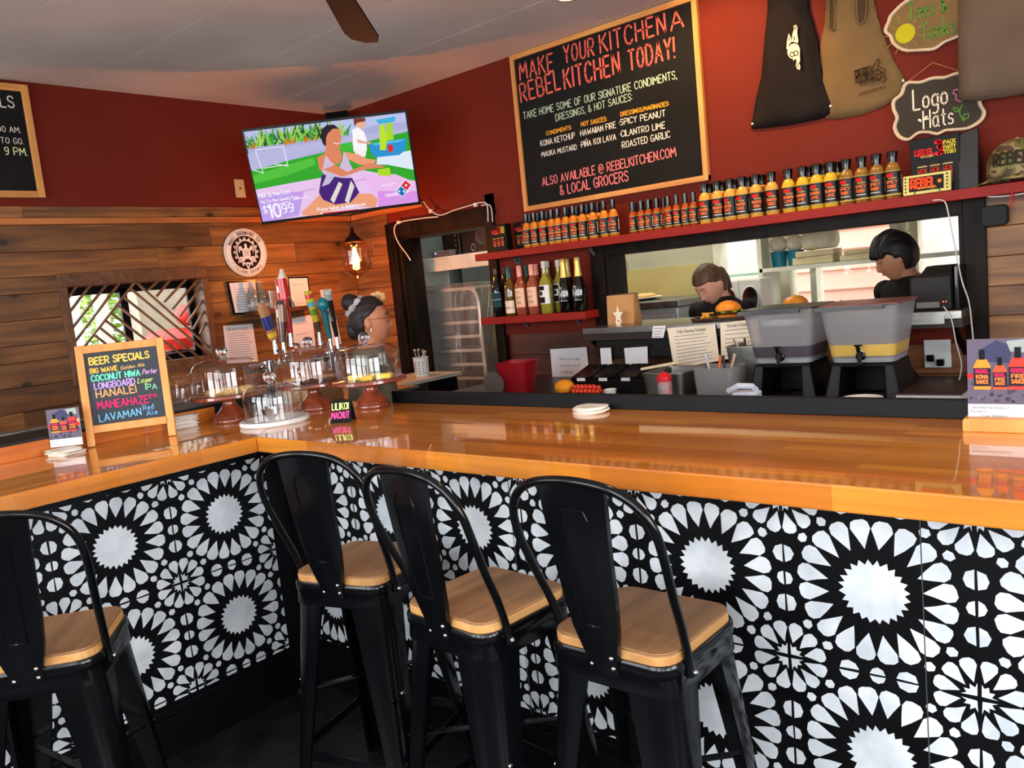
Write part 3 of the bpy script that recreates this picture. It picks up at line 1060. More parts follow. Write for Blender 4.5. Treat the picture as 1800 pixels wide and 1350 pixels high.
for k in range(1100):
    c = Vector((rnd.uniform(-3.6, 0.4), rnd.uniform(7.6, 8.2), rnd.uniform(-0.1, 0.98)))
    if k % 4 == 0:
        c = Vector((rnd.uniform(-3.9, -3.45), rnd.uniform(7.4, 7.9), rnd.uniform(0.6, 2.2)))
    a = rnd.uniform(0, 6.28)
    d = Vector((math.cos(a), math.sin(a), rnd.uniform(-0.6, 0.9))).normalized() * 0.1
    s = d.cross(Vector((rnd.uniform(-1, 1), rnd.uniform(-1, 1), 1))).normalized() * 0.04
    g2.add([c - d, c + s, c + d, c - s], [(0, 1, 2, 3)])
tag(g2.build('hedge', GREEN), 'bright green hedge in front of the pink house', 'hedge')

# ================================================================== the bar
XB, YB, ZB = -2.485, 1.505, 1.067        # inner corner of the worktop
XP, YP = -2.75, 1.796                    # panel faces
TOPX = BUTCHER('butcher_block', 0)
TOPY = BUTCHER('butcher_block_left', 1)
ct = thing('bar_counter', 'L-shaped bar with glossy butcher block top and black white patterned front', 'bar counter')
m = MB()
m.slab([(XB, YB), (1.35, YB), (1.35, 2.185), (-3.14, 2.185)], ZB - 0.052, ZB)
m.build('worktop', TOPX, ct, bevel=0.004)
m = MB().slab([(XB, YB), (-3.14, 2.185), (-3.14, -0.5), (XB, -0.5)], ZB - 0.052, ZB)
m.build('worktop', TOPY, ct, bevel=0.004)
m = MB()
m.box(XP - 0.02, 1.35, YP, YP + 0.12, 0.0, ZB - 0.052).box(XP - 0.12, XP, -0.5, YP + 0.12, 0.0, ZB - 0.052)
m.build('panel_board', BLACKP, ct)
m = MB()
m.box(XP, 1.35, YP - 0.05, YP, ZB - 0.10, ZB - 0.052).box(XP, XP + 0.05, -0.5, YP - 0.05, ZB - 0.10, ZB - 0.052)
m.build('top_rail', BLACKP, ct, bevel=0.002)
m = MB()
m.box(XP, 1.35, YP - 0.018, YP, 0, 0.135).box(XP, 1.35, YP - 0.011, YP, 0.135, 0.165)
m.box(XP, XP + 0.018, -0.5, YP - 0.018, 0, 0.135).box(XP, XP + 0.011, -0.5, YP - 0.011, 0.135, 0.165)
m.build('baseboard', BLACKP, ct, bevel=0.003)
MB().box(XP, XP + 0.03, YP - 0.03, YP, 0.165, ZB - 0.10).build('corner_post', BLACKP, ct)
for x in (-1.62, -0.475, 0.62):
    MB().box(x - 0.0012, x + 0.0012, YP - 0.0012, YP, 0.165, ZB - 0.1).build('panel_seam', P('seam_grey', rgb(70, 72, 74), 0.6), ct)
MB().box(-2.535, 1.35, 2.165, 2.185, ZB, 1.115).build('back_ledge', BLACKP, ct, bevel=0.002)
MB().box(-3.14, -3.11, -0.5, 1.715, ZB - 0.0, 1.122).build('left_ledge', WOOD('orange_ledge_wood', rgb(236, 136, 54), rgb(190, 96, 36), axis=1, rough=0.25, coat=0.8, vary=0.05, dark=0.15), ct, bevel=0.002)
MB().box(-3.36, -3.105, -0.5, 1.99, 1.122, 1.132).box(-3.34, -3.141, -0.5, 1.97, 0.85, 1.122).build('glass_rail', P('rubber_black', rgb(16, 16, 17), 0.5), ct)
MB().box(-3.43, -3.36, -0.5, 1.99, 1.118, 1.136).build('rail_edge', STEELD, ct)
# bar carcass under the worktop behind the panels so that nothing floats
MB().box(-3.1, XP - 0.12, -0.5, 2.15, 0, ZB - 0.052).build('carcass', BLACKP, ct)

# painted stencil: sunbursts, rosettes and split rounds
WPAINT = P('white_stencil_paint', rgb(226, 229, 232), 0.55, col2=rgb(196, 202, 208), scale=11, bump=0.2, bscale=60)


def clip(poly, lo, hi, ax):
    """clip polygon to lo<=coord<=hi on axis ax"""
    for s, lim in ((1, lo), (-1, hi)):
        out = []
        for i in range(len(poly)):
            a, b = poly[i - 1], poly[i]
            da, db = s * (a[ax] - lim), s * (b[ax] - lim)
            if (da >= 0) != (db >= 0):
                t = da / (da - db)
                out.append((a[0] + (b[0] - a[0]) * t, a[1] + (b[1] - a[1]) * t))
            if db >= 0:
                out.append(b)
        poly = out
        if len(poly) < 3:
            return []
    return poly


def stencil(u0, u1, v0, v1, su, sv, pu, pv, name, M, seed):
    """su, sv: a rosette centre; pu, pv: tile pitch"""
    rnd = random.Random(seed)
    polys = []
    jit = lambda p: [(x + rnd.uniform(-0.0012, 0.0012), y + rnd.uniform(-0.0012, 0.0012)) for x, y in p]
    pet = lambda cx, cy, a, r0, r1, w: [(cx + math.cos(a) * r * pu - math.sin(a) * s * pu, cy + math.sin(a) * r * pv + math.cos(a) * s * pv)
                                        for r, s in ((r0, 0), (r0 + (r1 - r0) * 0.34, -w * 0.5), (r0 + (r1 - r0) * 0.68, -w), (r0 + (r1 - r0) * 0.9, -w * 0.86), (r1, -w * 0.42), (r1, w * 0.42), (r0 + (r1 - r0) * 0.9, w * 0.86), (r0 + (r1 - r0) * 0.68, w), (r0 + (r1 - r0) * 0.34, w * 0.5))]
    i0, i1 = int((u0 - su) / pu) - 2, int((u1 - su) / pu) + 2
    j0, j1 = int((v0 - sv) / pv) - 2, int((v1 - sv) / pv) + 2
    for i in range(i0, i1 + 1):
        for j in range(j0, j1 + 1):
            cx, cy = su + (i + 0.5) * pu, sv + (j + 0.5) * pv
            n = 24
            polys.append([(cx + pu * (0.19 if k % 2 else 0.158) * math.cos(PI * k / n), cy + pv * (0.19 if k % 2 else 0.158) * math.sin(PI * k / n)) for k in range(2 * n)])
            for k in range(20):
                a = 2 * PI * (k + 0.5) / 20
                polys.append(pet(cx, cy, a, 0.25, 0.418 + 0.012 * abs(math.sin(2 * a)), 0.0545))
            # small diamonds towards the rosettes
            for k in range(4):
                a = PI / 4 + k * PI / 2
                for da in (-0.17, 0.17):
                    polys.append([(cx + pu * (0.465 * math.cos(a + da) + 0.03 * math.cos(t)), cy + pv * (0.465 * math.sin(a + da) + 0.03 * math.sin(t))) for t in [a + q * PI / 3 for q in range(6)]])
            rx, ry = su + i * pu, sv + j * pv
            for k in range(12):
                a = 2 * PI * (k + 0.5) / 12
                polys.append(pet(rx, ry, a, 0.09, 0.222, 0.043))
            for q in range(4):
                a0 = q * PI / 2
                pts = [(rx + pu * 0.012 * (1 if q in (0, 3) else -1), ry + pv * 0.012 * (1 if q < 2 else -1))]
                for k in range(7):
                    a = a0 + 0.12 + (PI / 2 - 0.24) * k / 6
                    r = 0.085 if k % 2 == 0 else 0.062
                    pts.append((rx + pu * r * math.cos(a), ry + pv * r * math.sin(a)))
                polys.append(pts)
            for (dx, dy, ax) in ((0.5, 0, 0), (0, 0.5, 1)):
                for off, r in ((-0.155, 0.055), (0, 0.042), (0.155, 0.055)):
                    ex = rx + pu * (dx + (off if ax == 0 else 0))
                    ey = ry + pv * (dy + (off if ax == 1 else 0))
                    for s in (-1, 1):
                        pts = []
                        for k in range(5):
                            a = (0 if ax == 0 else PI / 2) + PI * k / 4
                            if s < 0:
                                a += PI
                            gx = 0 if ax == 0 else (-0.007 if s > 0 else 0.007)
                            gy = (0.007 if s > 0 else -0.007) if ax == 0 else 0
                            pts.append((ex + pu * (r * math.cos(a) + gx), ey + pv * (r * math.sin(a) + gy)))
                        polys.append(pts)
    mb = MB()
    for p in polys:
        p = clip(clip(jit(p), u0, u1, 0), v0, v1, 1)
        if len(p) >= 3:
            mb.add([M @ Vector((x, -0.0008, z)) for x, z in p], [tuple(range(len(p)))])
    o = mb.build(name, WPAINT, ct)
    o['kind'] = 'stuff'
    return o


stencil(XP + 0.045, 1.34, 0.18, 0.945, -0.776, 0.553, 0.402, 0.39, 'painted_pattern', frame((0, YP, 0)), 1)
stencil(-0.45, YP - 0.115, 0.18, 0.945, 1.297, 0.578, 0.395, 0.385, 'painted_pattern', frame((XP, 0, 0), PI / 2), 2)
# ================================================================== chalkboards and screen
PINEF = WOOD('pine_frame', rgb(214, 154, 82), rgb(176, 112, 52), axis=0, rough=0.45, vary=0.08, dark=0.1, knots=False)
PINEV = WOOD('pine_frame_upright', rgb(214, 154, 82), rgb(176, 112, 52), axis=2, rough=0.45, vary=0.08, dark=0.1, knots=False)
CHB = P('chalkboard_black', rgb(20, 20, 20), 0.8, col2=rgb(26, 25, 24), scale=4, spec=0.12)
SLATE = P('chalkboard_slate', rgb(54, 58, 65), 0.7, col2=rgb(60, 64, 71), scale=4, spec=0.2)
CORAL, PALEG, IVORY, AMBER, PINKC = rgb(214, 96, 82), rgb(178, 198, 172), rgb(220, 212, 200), rgb(228, 160, 52), rgb(232, 124, 124)


def picture_frame(par, w, h, t, d, mh=PINEF, mv=PINEV, x0=None, z0=0.0):
    x0 = -w / 2 if x0 is None else x0
    for a, b, c, e, nm, mt in ((x0, x0 + w, z0 + h - t, z0 + h, 'top_rail', mh), (x0, x0 + w, z0, z0 + t, 'bottom_rail', mh)):
        MB().prism([(a, c) if nm == 'top_rail' else (a, c), (b, c), (b, e), (a, e)], -d, 0).build(nm, mt, par, bevel=0.0015, bseg=1)
    for a, b in ((x0, x0 + t), (x0 + w - t, x0 + w)):
        MB().box(a, b, -d - 0.0006, 0, z0 + t * 0.0, z0 + h).build('side_rail', mv, par, bevel=0.0015, bseg=1)


# --- big menu board on the back wall
MBX, MBZ = (-3.224 - 1.992) / 2, 1.918
MM = frame((MBX, 3.972, MBZ))
board = thing('chalkboard_menu', 'large pine-framed blackboard lettered MAKE YOUR KITCHEN A REBEL KITCHEN TODAY', 'chalkboard', M=frame((MBX, 3.998, MBZ)))
picture_frame(board, 1.232, 0.918, 0.029, 0.028)
MB().box(-0.595, 0.595, -0.016, 0, 0.02, 0.895).build('board_panel', CHB, board)
A = ART()
cr = (880, 0, 3.5526)
MM2 = frame((MBX, 3.9815, MBZ))
T = lambda s, p0, p1, h, c, w=0.13, **k: A.line_px(MM2, s, p0, p1, h, c, crop=cr, weight=w, jitter=0.015, **k)
T('MAKE', (122, 500), (330, 440), 108, CORAL, 0.115, gap=0.27)
T('YOUR', (398, 395), (583, 345), 108, CORAL, 0.115, gap=0.27)
T('KITCHEN', (625, 330), (1030, 200), 115, CORAL, 0.115, gap=0.27)
T('A', (1065, 192), (1143, 165), 112, CORAL, 0.115, gap=0.27)
T('REBEL', (130, 640), (375, 555), 115, CORAL, 0.115, gap=0.27)
T('KITCHEN', (402, 555), (745, 455), 125, CORAL, 0.115, gap=0.27)
T('TODAY!', (805, 440), (1088, 358), 125, CORAL, 0.115, gap=0.27)
T('TAKE HOME SOME OF OUR SIGNATURE CONDIMENTS,', (145, 745), (1100, 490), 44, PALEG, 0.12)
T('DRESSINGS, & HOT SAUCES:', (347, 757), (822, 625), 43, PALEG, 0.12)
T('CONDIMENTS:', (287, 846), (443, 806), 24, AMBER, 0.2)
T('*KONA KETCHUP', (248, 915), (465, 862), 35, IVORY, 0.14)
T('*MAUKA MUSTARD', (255, 982), (477, 933), 32, IVORY, 0.14)
T('HOT SAUCES:', (505, 790), (663, 755), 27, AMBER, 0.2)
T('*HAWAIIAN FIRE', (497, 852), (720, 797), 36, IVORY, 0.14)
T('*PIÑA KOI LAVA', (502, 922), (722, 872), 36, IVORY, 0.14)
T('DRESSINGS/MARINADES:', (752, 727), (1052, 658), 26, AMBER, 0.2)
T('*SPICY PEANUT', (742, 785), (1030, 725), 38, IVORY, 0.14)
T('*CILANTRO LIME', (748, 857), (1028, 800), 38, IVORY, 0.14)
T('*ROASTED GARLIC', (757, 928), (1060, 858), 40, IVORY, 0.14)
T('ALSO AVAILABLE @ REBELKITCHEN.COM', (265, 1162), (1097, 975), 52, PINKC, 0.13)
T('& LOCAL GROCERS', (375, 1218), (800, 1128), 60, PINKC, 0.13)
A.build('lettering', CHALK, board, M=Matrix.Translation((0, -0.0165, 0)))

# --- cropped chalkboard on the left wall
b2 = thing('chalkboard_sign', 'pine-framed blackboard cut by the left edge of the picture', 'chalkboard', M=frame((-4.92, 1.30, 2.215), PI / 2))
picture_frame(b2, 1.19, 0.60, 0.036, 0.024)
MB().box(-0.57, 0.57, -0.012, 0, 0.02, 0.58).build('board_panel', CHB, b2)
A = ART()
for s, x, z, h, c in (('LUNCH SPECIALS', 0.40, 0.475, 0.06, IVORY), ('MONDAY - FRIDAY 11:00 AM.', 0.41, 0.345, 0.03, IVORY), ('EAT IN OR TO GO.', 0.415, 0.285, 0.03, IVORY), ('OPEN TO 9 PM.', 0.425, 0.225, 0.04, rgb(222, 232, 170))):
    w = len(s) * h * 0.62
    A.text(s, x + 0.115 - w, z, h, c, width=w, weight=0.12)
A.build('lettering', CHALK, b2, M=Matrix.Translation((0, -0.0125, 0)))['kind'] = 'stuff'

# --- television in the corner
TVM = Matrix.Translation((-4.033, 3.204, 2.284)) @ Matrix.Rotation(-0.772 + PI / 2, 4, 'Z') @ Matrix.Rotation(0.272, 4, 'X') @ Matrix.Rotation(-0.036, 4, 'Y')
tv = thing('television', 'flat screen television high in the corner showing a pizza advert', 'television', M=TVM)
TW, TH = 0.97, 0.558
TVB = P('tv_black_plastic', rgb(8, 8, 9), 0.3)
MB().box(-TW / 2, TW / 2, 0, 0.03, -TH / 2, TH / 2).box(-0.3, 0.3, 0.03, 0.07, -0.2, 0.18).build('casing', TVB, tv, bevel=0.004)
mm = MB()
for a in ((-TW / 2, TW / 2, TH / 2 - 0.014, TH / 2), (-TW / 2, TW / 2, -TH / 2, -TH / 2 + 0.022), (-TW / 2, -TW / 2 + 0.013, -TH / 2, TH / 2), (TW / 2 - 0.013, TW / 2, -TH / 2, TH / 2)):
    mm.box(a[0], a[1], -0.006, 0.0, a[2], a[3])
mm.build('bezel', TVB, tv, bevel=0.0015)
A = ART()
X0, X1, Z0, Z1 = -TW / 2 + 0.012, TW / 2 - 0.012, -TH / 2 + 0.021, TH / 2 - 0.013
tp = lambda x, y: at_m(TVM, 400 + x / 4.737, 170 + y / 4.737)


def tvp(pts, col):
    q = clip(clip([tp(*p) for p in pts], X0, X1, 0), Z0, Z1, 1)
    if len(q) >= 3:
        A.poly(q, col)


A.poly([(X0, Z0), (X1, Z0), (X1, Z1), (X0, Z1)], rgb(190, 196, 238))
tvp([(100, 440), (760, 350), (1040, 310), (1200, 240), (1560, 200), (1560, 330), (1030, 420), (760, 480), (180, 600)], rgb(176, 176, 222))
# foliage
rnd = random.Random(12)
for k in range(150):
    cx = rnd.choice([rnd.uniform(150, 520), rnd.uniform(560, 800), rnd.uniform(560, 1000), rnd.uniform(150, 560)])
    base = 440 - (cx - 150) * 0.13
    a = rnd.uniform(-0.9, 0.9)
    l = rnd.uniform(60, 190)
    tip = (cx + math.sin(a) * l, base - 20 - math.cos(a) * l)
    w = rnd.uniform(5, 12)
    c = rnd.choice([rgb(40, 120, 40), rgb(60, 160, 50), rgb(120, 200, 70), rgb(20, 80, 30), rgb(170, 210, 90)])
    tvp([(cx - w, base - 10), ((cx + tip[0]) / 2 - w, (base + tip[1]) / 2), tip, ((cx + tip[0]) / 2 + w, (base + tip[1]) / 2), (cx + w, base - 10)], c)
for k in range(24):
    cx = rnd.choice([rnd.uniform(180, 230), rnd.uniform(470, 560), rnd.uniform(640, 760)])
    base = 440 - (cx - 150) * 0.13
    tvp([(cx, base), (cx + 5, base - 60), (cx + 12, base)], rgb(222, 120, 40))
tvp([(120, 480), (480, 420), (800, 365), (1030, 330), (1300, 290), (1560, 250), (1560, 330), (1030, 400), (780, 440), (500, 530), (190, 610)], rgb(186, 186, 226))
tvp([(180, 620), (500, 530), (780, 465), (1040, 400), (1560, 270), (1620, 620), (1560, 700), (800, 700), (220, 780)], rgb(50, 170, 40))
tvp([(220, 650), (520, 560), (720, 500), (740, 560), (500, 650), (230, 720)], rgb(84, 196, 60))
tvp([(900, 400), (1040, 370), (1040, 450), (950, 445)], rgb(60, 190, 50))
# blanket
tvp([(235, 770), (520, 715), (780, 670), (1100, 600), (1300, 640), (1580, 700), (1640, 900), (300, 1060)], rgb(236, 200, 240))
tvp([(240, 830), (420, 800), (640, 780), (600, 980), (290, 1050)], rgb(196, 160, 238))
tvp([(1100, 640), (1400, 640), (1590, 720), (1600, 870), (1250, 920), (1200, 780)], rgb(240, 190, 240))
tvp([(1250, 780), (1590, 780), (1610, 870), (1260, 920)], rgb(222, 150, 236))
for k in range(16):
    x = rnd.uniform(300, 1500)
    y = rnd.uniform(700, 900)
    tvp([(x, y), (x + 120, y - 26), (x + 130, y - 18), (x + 6, y + 8)], rgb(250, 226, 250) if k % 2 else rgb(214, 160, 224))
tvp([(1250, 490), (1540, 440), (1560, 605), (1330, 560), (1240, 560)], rgb(226, 238, 252))
# goal
for a, b in (((240, 440), (470, 408)), ((240, 445), (305, 630)), ((470, 410), (510, 575)), ((305, 590), (505, 560)), ((220, 605), (305, 630)), ((400, 555), (500, 570))):
    A.stroke([tp(*a), tp(*b)], 0.0045, rgb(244, 246, 252))
# child
tvp([(1050, 180), (1100, 165), (1150, 175), (1148, 215), (1080, 222), (1060, 240)], rgb(120, 54, 40))
tvp([(1075, 215), (1145, 200), (1150, 240), (1110, 268), (1080, 250)], rgb(240, 176, 150))
tvp([(1040, 270), (1090, 250), (1140, 290), (1160, 350), (1162, 445), (1050, 450)], rgb(250, 250, 250))
tvp([(1060, 440), (1160, 435), (1150, 495), (1065, 490)], rgb(252, 240, 244))
tvp([(1080, 350), (1150, 370), (1200, 375), (1195, 392), (1085, 378)], rgb(238, 166, 140))
# water table
tvp([(1180, 390), (1490, 340), (1480, 440), (1430, 480), (1230, 500), (1195, 460)], rgb(40, 150, 214))
tvp([(1200, 385), (1480, 345), (1440, 370), (1230, 400)], rgb(90, 190, 236))
tvp([(1235, 190), (1400, 160), (1390, 205), (1260, 225)], rgb(60, 180, 220))
tvp([(1265, 240), (1300, 225), (1330, 320), (1320, 440), (1270, 440)], rgb(190, 230, 40))
tvp([(1320, 220), (1370, 210), (1385, 350), (1330, 365)], rgb(170, 220, 40))
tvp([(1330, 400), (1370, 390), (1385, 440), (1345, 465)], rgb(230, 40, 40))
tvp([(1250, 600), (1350, 585), (1362, 655), (1258, 650)], rgb(180, 220, 40))
# woman on the blanket
SK1, SK2 = rgb(226, 134, 96), rgb(240, 160, 120)
tvp([(620, 960), (780, 800), (960, 870), (1000, 900), (760, 985), (640, 980)], SK2)
tvp([(1040, 800), (1200, 800), (1252, 850), (1235, 915), (1000, 900), (960, 860)], SK2)
tvp([(780, 300), (820, 240), (880, 225), (935, 260), (950, 330), (940, 420), (900, 440), (850, 430), (815, 400)], SK1)
tvp([(780, 330), (785, 270), (830, 232), (890, 228), (930, 262), (880, 262), (840, 300), (826, 330), (822, 412), (800, 390)], rgb(40, 26, 36))
tvp([(830, 400), (900, 440), (940, 430), (960, 500), (930, 560), (860, 540), (810, 470)], SK1)
tvp([(750, 500), (820, 465), (900, 560), (1000, 650), (990, 700), (860, 660), (770, 600)], SK1)
tvp([(960, 450), (1080, 470), (1160, 510), (1240, 520), (1220, 560), (1100, 560), (1000, 510)], SK2)
tvp([(820, 480), (870, 540), (930, 590), (960, 520), (970, 450), (1010, 520), (1050, 610), (1020, 680), (830, 660), (790, 620)], rgb(214, 190, 220))
tvp([(790, 640), (960, 670), (1040, 670), (1100, 790), (1030, 870), (900, 890), (800, 850), (765, 790)], rgb(72, 30, 120))
tvp([(860, 850), (930, 700), (960, 720), (890, 880)], rgb(228, 222, 214))
tvp([(980, 860), (1030, 690), (1060, 740), (1010, 880)], rgb(228, 222, 214))
tvp([(830, 640), (900, 650), (850, 720), (790, 740)], rgb(200, 190, 216))
tvp([(800, 600), (960, 660), (1140, 600), (1320, 580), (1250, 555), (1180, 545), (1000, 620), (900, 560)], SK1)
A.stroke([tp(885, 375), tp(912, 388), tp(935, 380)], 0.004, rgb(255, 255, 255))
# captions
WH = rgb(250, 248, 255)
for s, p0, p1, h, w in (('MIX & MATCH', (275, 840), (520, 800), 40, 0.14), ('Any 2 or More Specialty Pizzas', (290, 880), (600, 835), 26, 0.16)):
    a, b = tp(*p0), tp(*p1)
    A.text(s, a[0], a[1], h / 4.737 / 300 * 0.97, WH, width=b[0] - a[0], weight=w, ang=math.atan2(b[1] - a[1], b[0] - a[0]))
a, b = tp(310, 962), tp(345, 955)
A.text('$', a[0], a[1], 0.04, WH, width=0.024, weight=0.14, ang=0.02)
a, b = tp(365, 1000), tp(460, 985)
A.text('10', a[0], a[1], 0.078, WH, width=b[0] - a[0], weight=0.17, ang=0.02)
a, b = tp(470, 960), tp(560, 945)
A.text('99', a[0], a[1], 0.05, WH, width=b[0] - a[0], weight=0.15, ang=0.02)
a, b = tp(755, 945), tp(1150, 890)
A.text('Prices higher in dominos.com', a[0], a[1], 0.02, WH, width=b[0] - a[0], weight=0.18)
tvp([(780, 955), (1105, 918), (1108, 945), (785, 985)], rgb(238, 238, 244))
tvp([(795, 958), (1098, 925), (1100, 940), (798, 978)], rgb(214, 40, 50))
# domino tile
cx, cz = tp(1468, 755)
R2 = lambda x, z: (cx + x * 0.72 - z * -0.69, cz + z * 0.72 + x * 0.69)
rot = lambda pts: [(cx + x * math.cos(0.78) - z * math.sin(0.78), cz + x * math.sin(0.78) + z * math.cos(0.78)) for x, z in pts]
A.poly(rot([(-0.048, -0.026), (0.048, -0.026), (0.048, 0.026), (-0.048, 0.026)]), WH)
A.poly(rot([(-0.044, -0.022), (-0.002, -0.022), (-0.002, 0.022), (-0.044, 0.022)]), rgb(0, 110, 180))
A.poly(rot([(0.002, -0.022), (0.044, -0.022), (0.044, 0.022), (0.002, 0.022)]), rgb(222, 40, 60))
for p in ((0.023, 0), (-0.032, 0.011), (-0.014, -0.011)):
    q = rot([p])[0]
    A.disc(q[0], q[1], 0.0065, WH)
A.build('screen_picture', SCREEN, tv, M=Matrix.Translation((0, -0.0005, 0)))
br = MB().box(-0.1, 0.1, 0.03, 0.08, -0.15, 0.15)
br.bar((0, 0.05, 0), (0.14, 0.45, 0.05), 0.05, 0.05).bar((0.14, 0.45, 0.05), (-0.02, 1.02, 0.20), 0.05, 0.05)
br.bar((0.0, 0.90, 0.12), (-0.02, 1.03, 0.22), 0.16, 0.1).build('wall_bracket', BLACKM, tv)
# wall plate behind it
pl = thing('wall_outlet', 'ivory outlet plate on the red wall left of the television', 'outlet', M=frame((-4.929, 3.12, 2.235), PI / 2))
MB().box(-0.036, 0.036, -0.006, 0, 0, 0.118).build('plate', P('ivory_plastic', rgb(206, 190, 150), 0.4), pl, bevel=0.002)
MB().lathe([(0, 0), (0.006, 0), (0.006, 0.004), (0, 0.005)], 10, M=Matrix.Translation((0, -0.006, 0.059)) @ Matrix.Rotation(PI / 2, 4, 'X')).build('socket', BLACKM, pl)

# --- white cable pinned over the doorway
CABLE = P('white_cable', rgb(206, 196, 188), 0.45)
yc = 3.962


def cable(name, px, label, r=0.0045, Y=yc, mat=CABLE, extra=None, grp=None):
    pts = [at_y(x, y, Y) for x, y in px]
    # smooth
    out = []
    for i in range(len(pts) - 1):
        p0, p1, p2, p3 = pts[max(i - 1, 0)], pts[i], pts[i + 1], pts[min(i + 2, len(pts) - 1)]
        for k in range(6):
            t = k / 6
            out.append(0.5 * ((2 * p1) + (p2 - p0) * t + (2 * p0 - 5 * p1 + 4 * p2 - p3) * t * t + (3 * p1 - p0 - 3 * p2 + p3) * t ** 3))
    out.append(pts[-1])
    o = MB().tube(out, r, 8).build(name, mat, None, smooth=True)
    return tag(o, label, 'cable', grp)


cb = cable('cable', [(744, 354), (757, 370), (774, 378), (800, 369), (830, 360), (845, 356), (856, 360), (858, 390)], 'white cable looping from television across top of doorway')
for p in ((757.5, 371), (836, 360)):
    q = at_y(p[0], p[1], yc)
    MB().box(q.x - 0.012, q.x + 0.012, 3.952, 3.972, q.z - 0.012, q.z + 0.012).build('clip', WHITEP, cb, bevel=0.003)
cable('cable', [(846, 361), (862, 362), (866, 390)], 'short white cable drop beside the boxed sauces', 0.004)
cb = cable('cable', [(770, 381), (740, 384), (702, 391), (693, 404), (700, 426), (715, 447), (722, 458)], 'white cable running down left side of black door frame')
q = at_y(701, 391, yc)
MB().box(q.x - 0.012, q.x + 0.012, 3.952, 3.972, q.z - 0.01, q.z + 0.01).build('clip', WHITEP, cb, bevel=0.003)

# ================================================================== round brewery sign
SGM = frame((-4.916, 3.088, 1.872), PI / 2)
sg = thing('round_sign', 'round white brewery sign with black turtle emblem on plank wall', 'sign', M=SGM)
MB().prism(circ(0.158, 48), -0.008, 0).build('sign_plate', WHITEP, sg)
A = ART()
BK, WHT = rgb(14, 12, 12), rgb(228, 222, 222)
A.stroke(circ(0.149, 48), 0.002, BK, closed=True)
A.disc(0, 0, 0.110, BK, 48)
ov = circ(0.076, 36, 0, 0.004, 0.086)
for k in range(16):
    a = 2 * PI * k / 16 + PI / 2
    if abs(math.sin(a) + 1) < 0.02:
        continue
    c, s = math.cos(a), math.sin(a)
    A.poly([(0.097 * c, 0.004 + 0.101 * s), (0.078 * math.cos(a + 0.16), 0.004 + 0.082 * math.sin(a + 0.16)), (0.078 * math.cos(a - 0.16), 0.004 + 0.082 * math.sin(a - 0.16))], WHT)
    A.poly([(0.090 * c, 0.004 + 0.093 * s), (0.082 * math.cos(a + 0.06), 0.004 + 0.086 * math.sin(a + 0.06)), (0.082 * math.cos(a - 0.06), 0.004 + 0.086 * math.sin(a - 0.06))], BK)
A.poly(circ(0.074, 36, 0, 0.004, 0.080), WHT)
A.poly(circ(0.067, 36, 0, 0.004, 0.073), BK)
A.poly([(-0.018, -0.075), (0, -0.118), (0.018, -0.075), (0, -0.062)], WHT)
A.poly([(-0.007, -0.080), (0, -0.098), (0.007, -0.080), (0, -0.074)], BK)
A.poly(circ(0.030, 24, 0, -0.005, 0.038), WHT)                       # shell
A.poly([(-0.008, 0.03), (-0.010, 0.048), (0, 0.062), (0.010, 0.048), (0.008, 0.03)], WHT)
for s in (-1, 1):
    A.poly([(s * 0.022, 0.022), (s * 0.036, 0.044), (s * 0.052, 0.040), (s * 0.058, 0.018), (s * 0.053, -0.006), (s * 0.044, 0.018), (s * 0.030, 0.010)], WHT)
    A.poly([(s * 0.018, -0.030), (s * 0.040, -0.026), (s * 0.056, -0.028), (s * 0.046, -0.044), (s * 0.028, -0.060), (s * 0.012, -0.044)], WHT)
    A.stroke([(s * 0.040, 0.034), (s * 0.048, 0.022), (s * 0.049, 0.006)], 0.002, BK)
    A.stroke([(s * 0.028, -0.036), (s * 0.042, -0.040)], 0.002, BK)
for r in (0.020, 0.011):
    A.stroke(circ(r, 16, 0, -0.004), 0.0018, BK, closed=True)
A.disc(0, -0.004, 0.004, BK, 10)


def arc_text(A, s, r, a_mid, span, h, col, inward=False, weight=0.16):
    n = len(s)
    for i, ch in enumerate(s):
        if ch == ' ':
            continue
        t = a_mid + (0.5 - (i + 0.5) / n) * span * (-1 if inward else 1)
        x, z = r * math.cos(t), r * math.sin(t)
        ang = t - PI / 2 if not inward else t + PI / 2
        w = glyph(ch)[0]
        A.text(ch, x - math.cos(ang) * w * h * 0.4, z - math.sin(ang) * w * h * 0.4, h, col, width=w * h * 0.8 + 1e-4, weight=weight, ang=ang, up=False)


A.y -= 0.0002
arc_text(A, 'MAUI BREWING CO.', 0.117, PI / 2, 2.35, 0.023, BK)
arc_text(A, '~ ISLAND BREWED ~', 0.140, -PI / 2, 2.2, 0.018, BK, inward=True, weight=0.14)
A.build('emblem', PRINT, sg, M=Matrix.Translation((0, -0.0085, 0)))

# ================================================================== papers on the left wall
PAPER = P('white_paper', rgb(226, 222, 222), 0.8, col2=rgb(216, 212, 214), scale=3)
GRY, LRED = rgb(120, 116, 122), rgb(190, 60, 60)


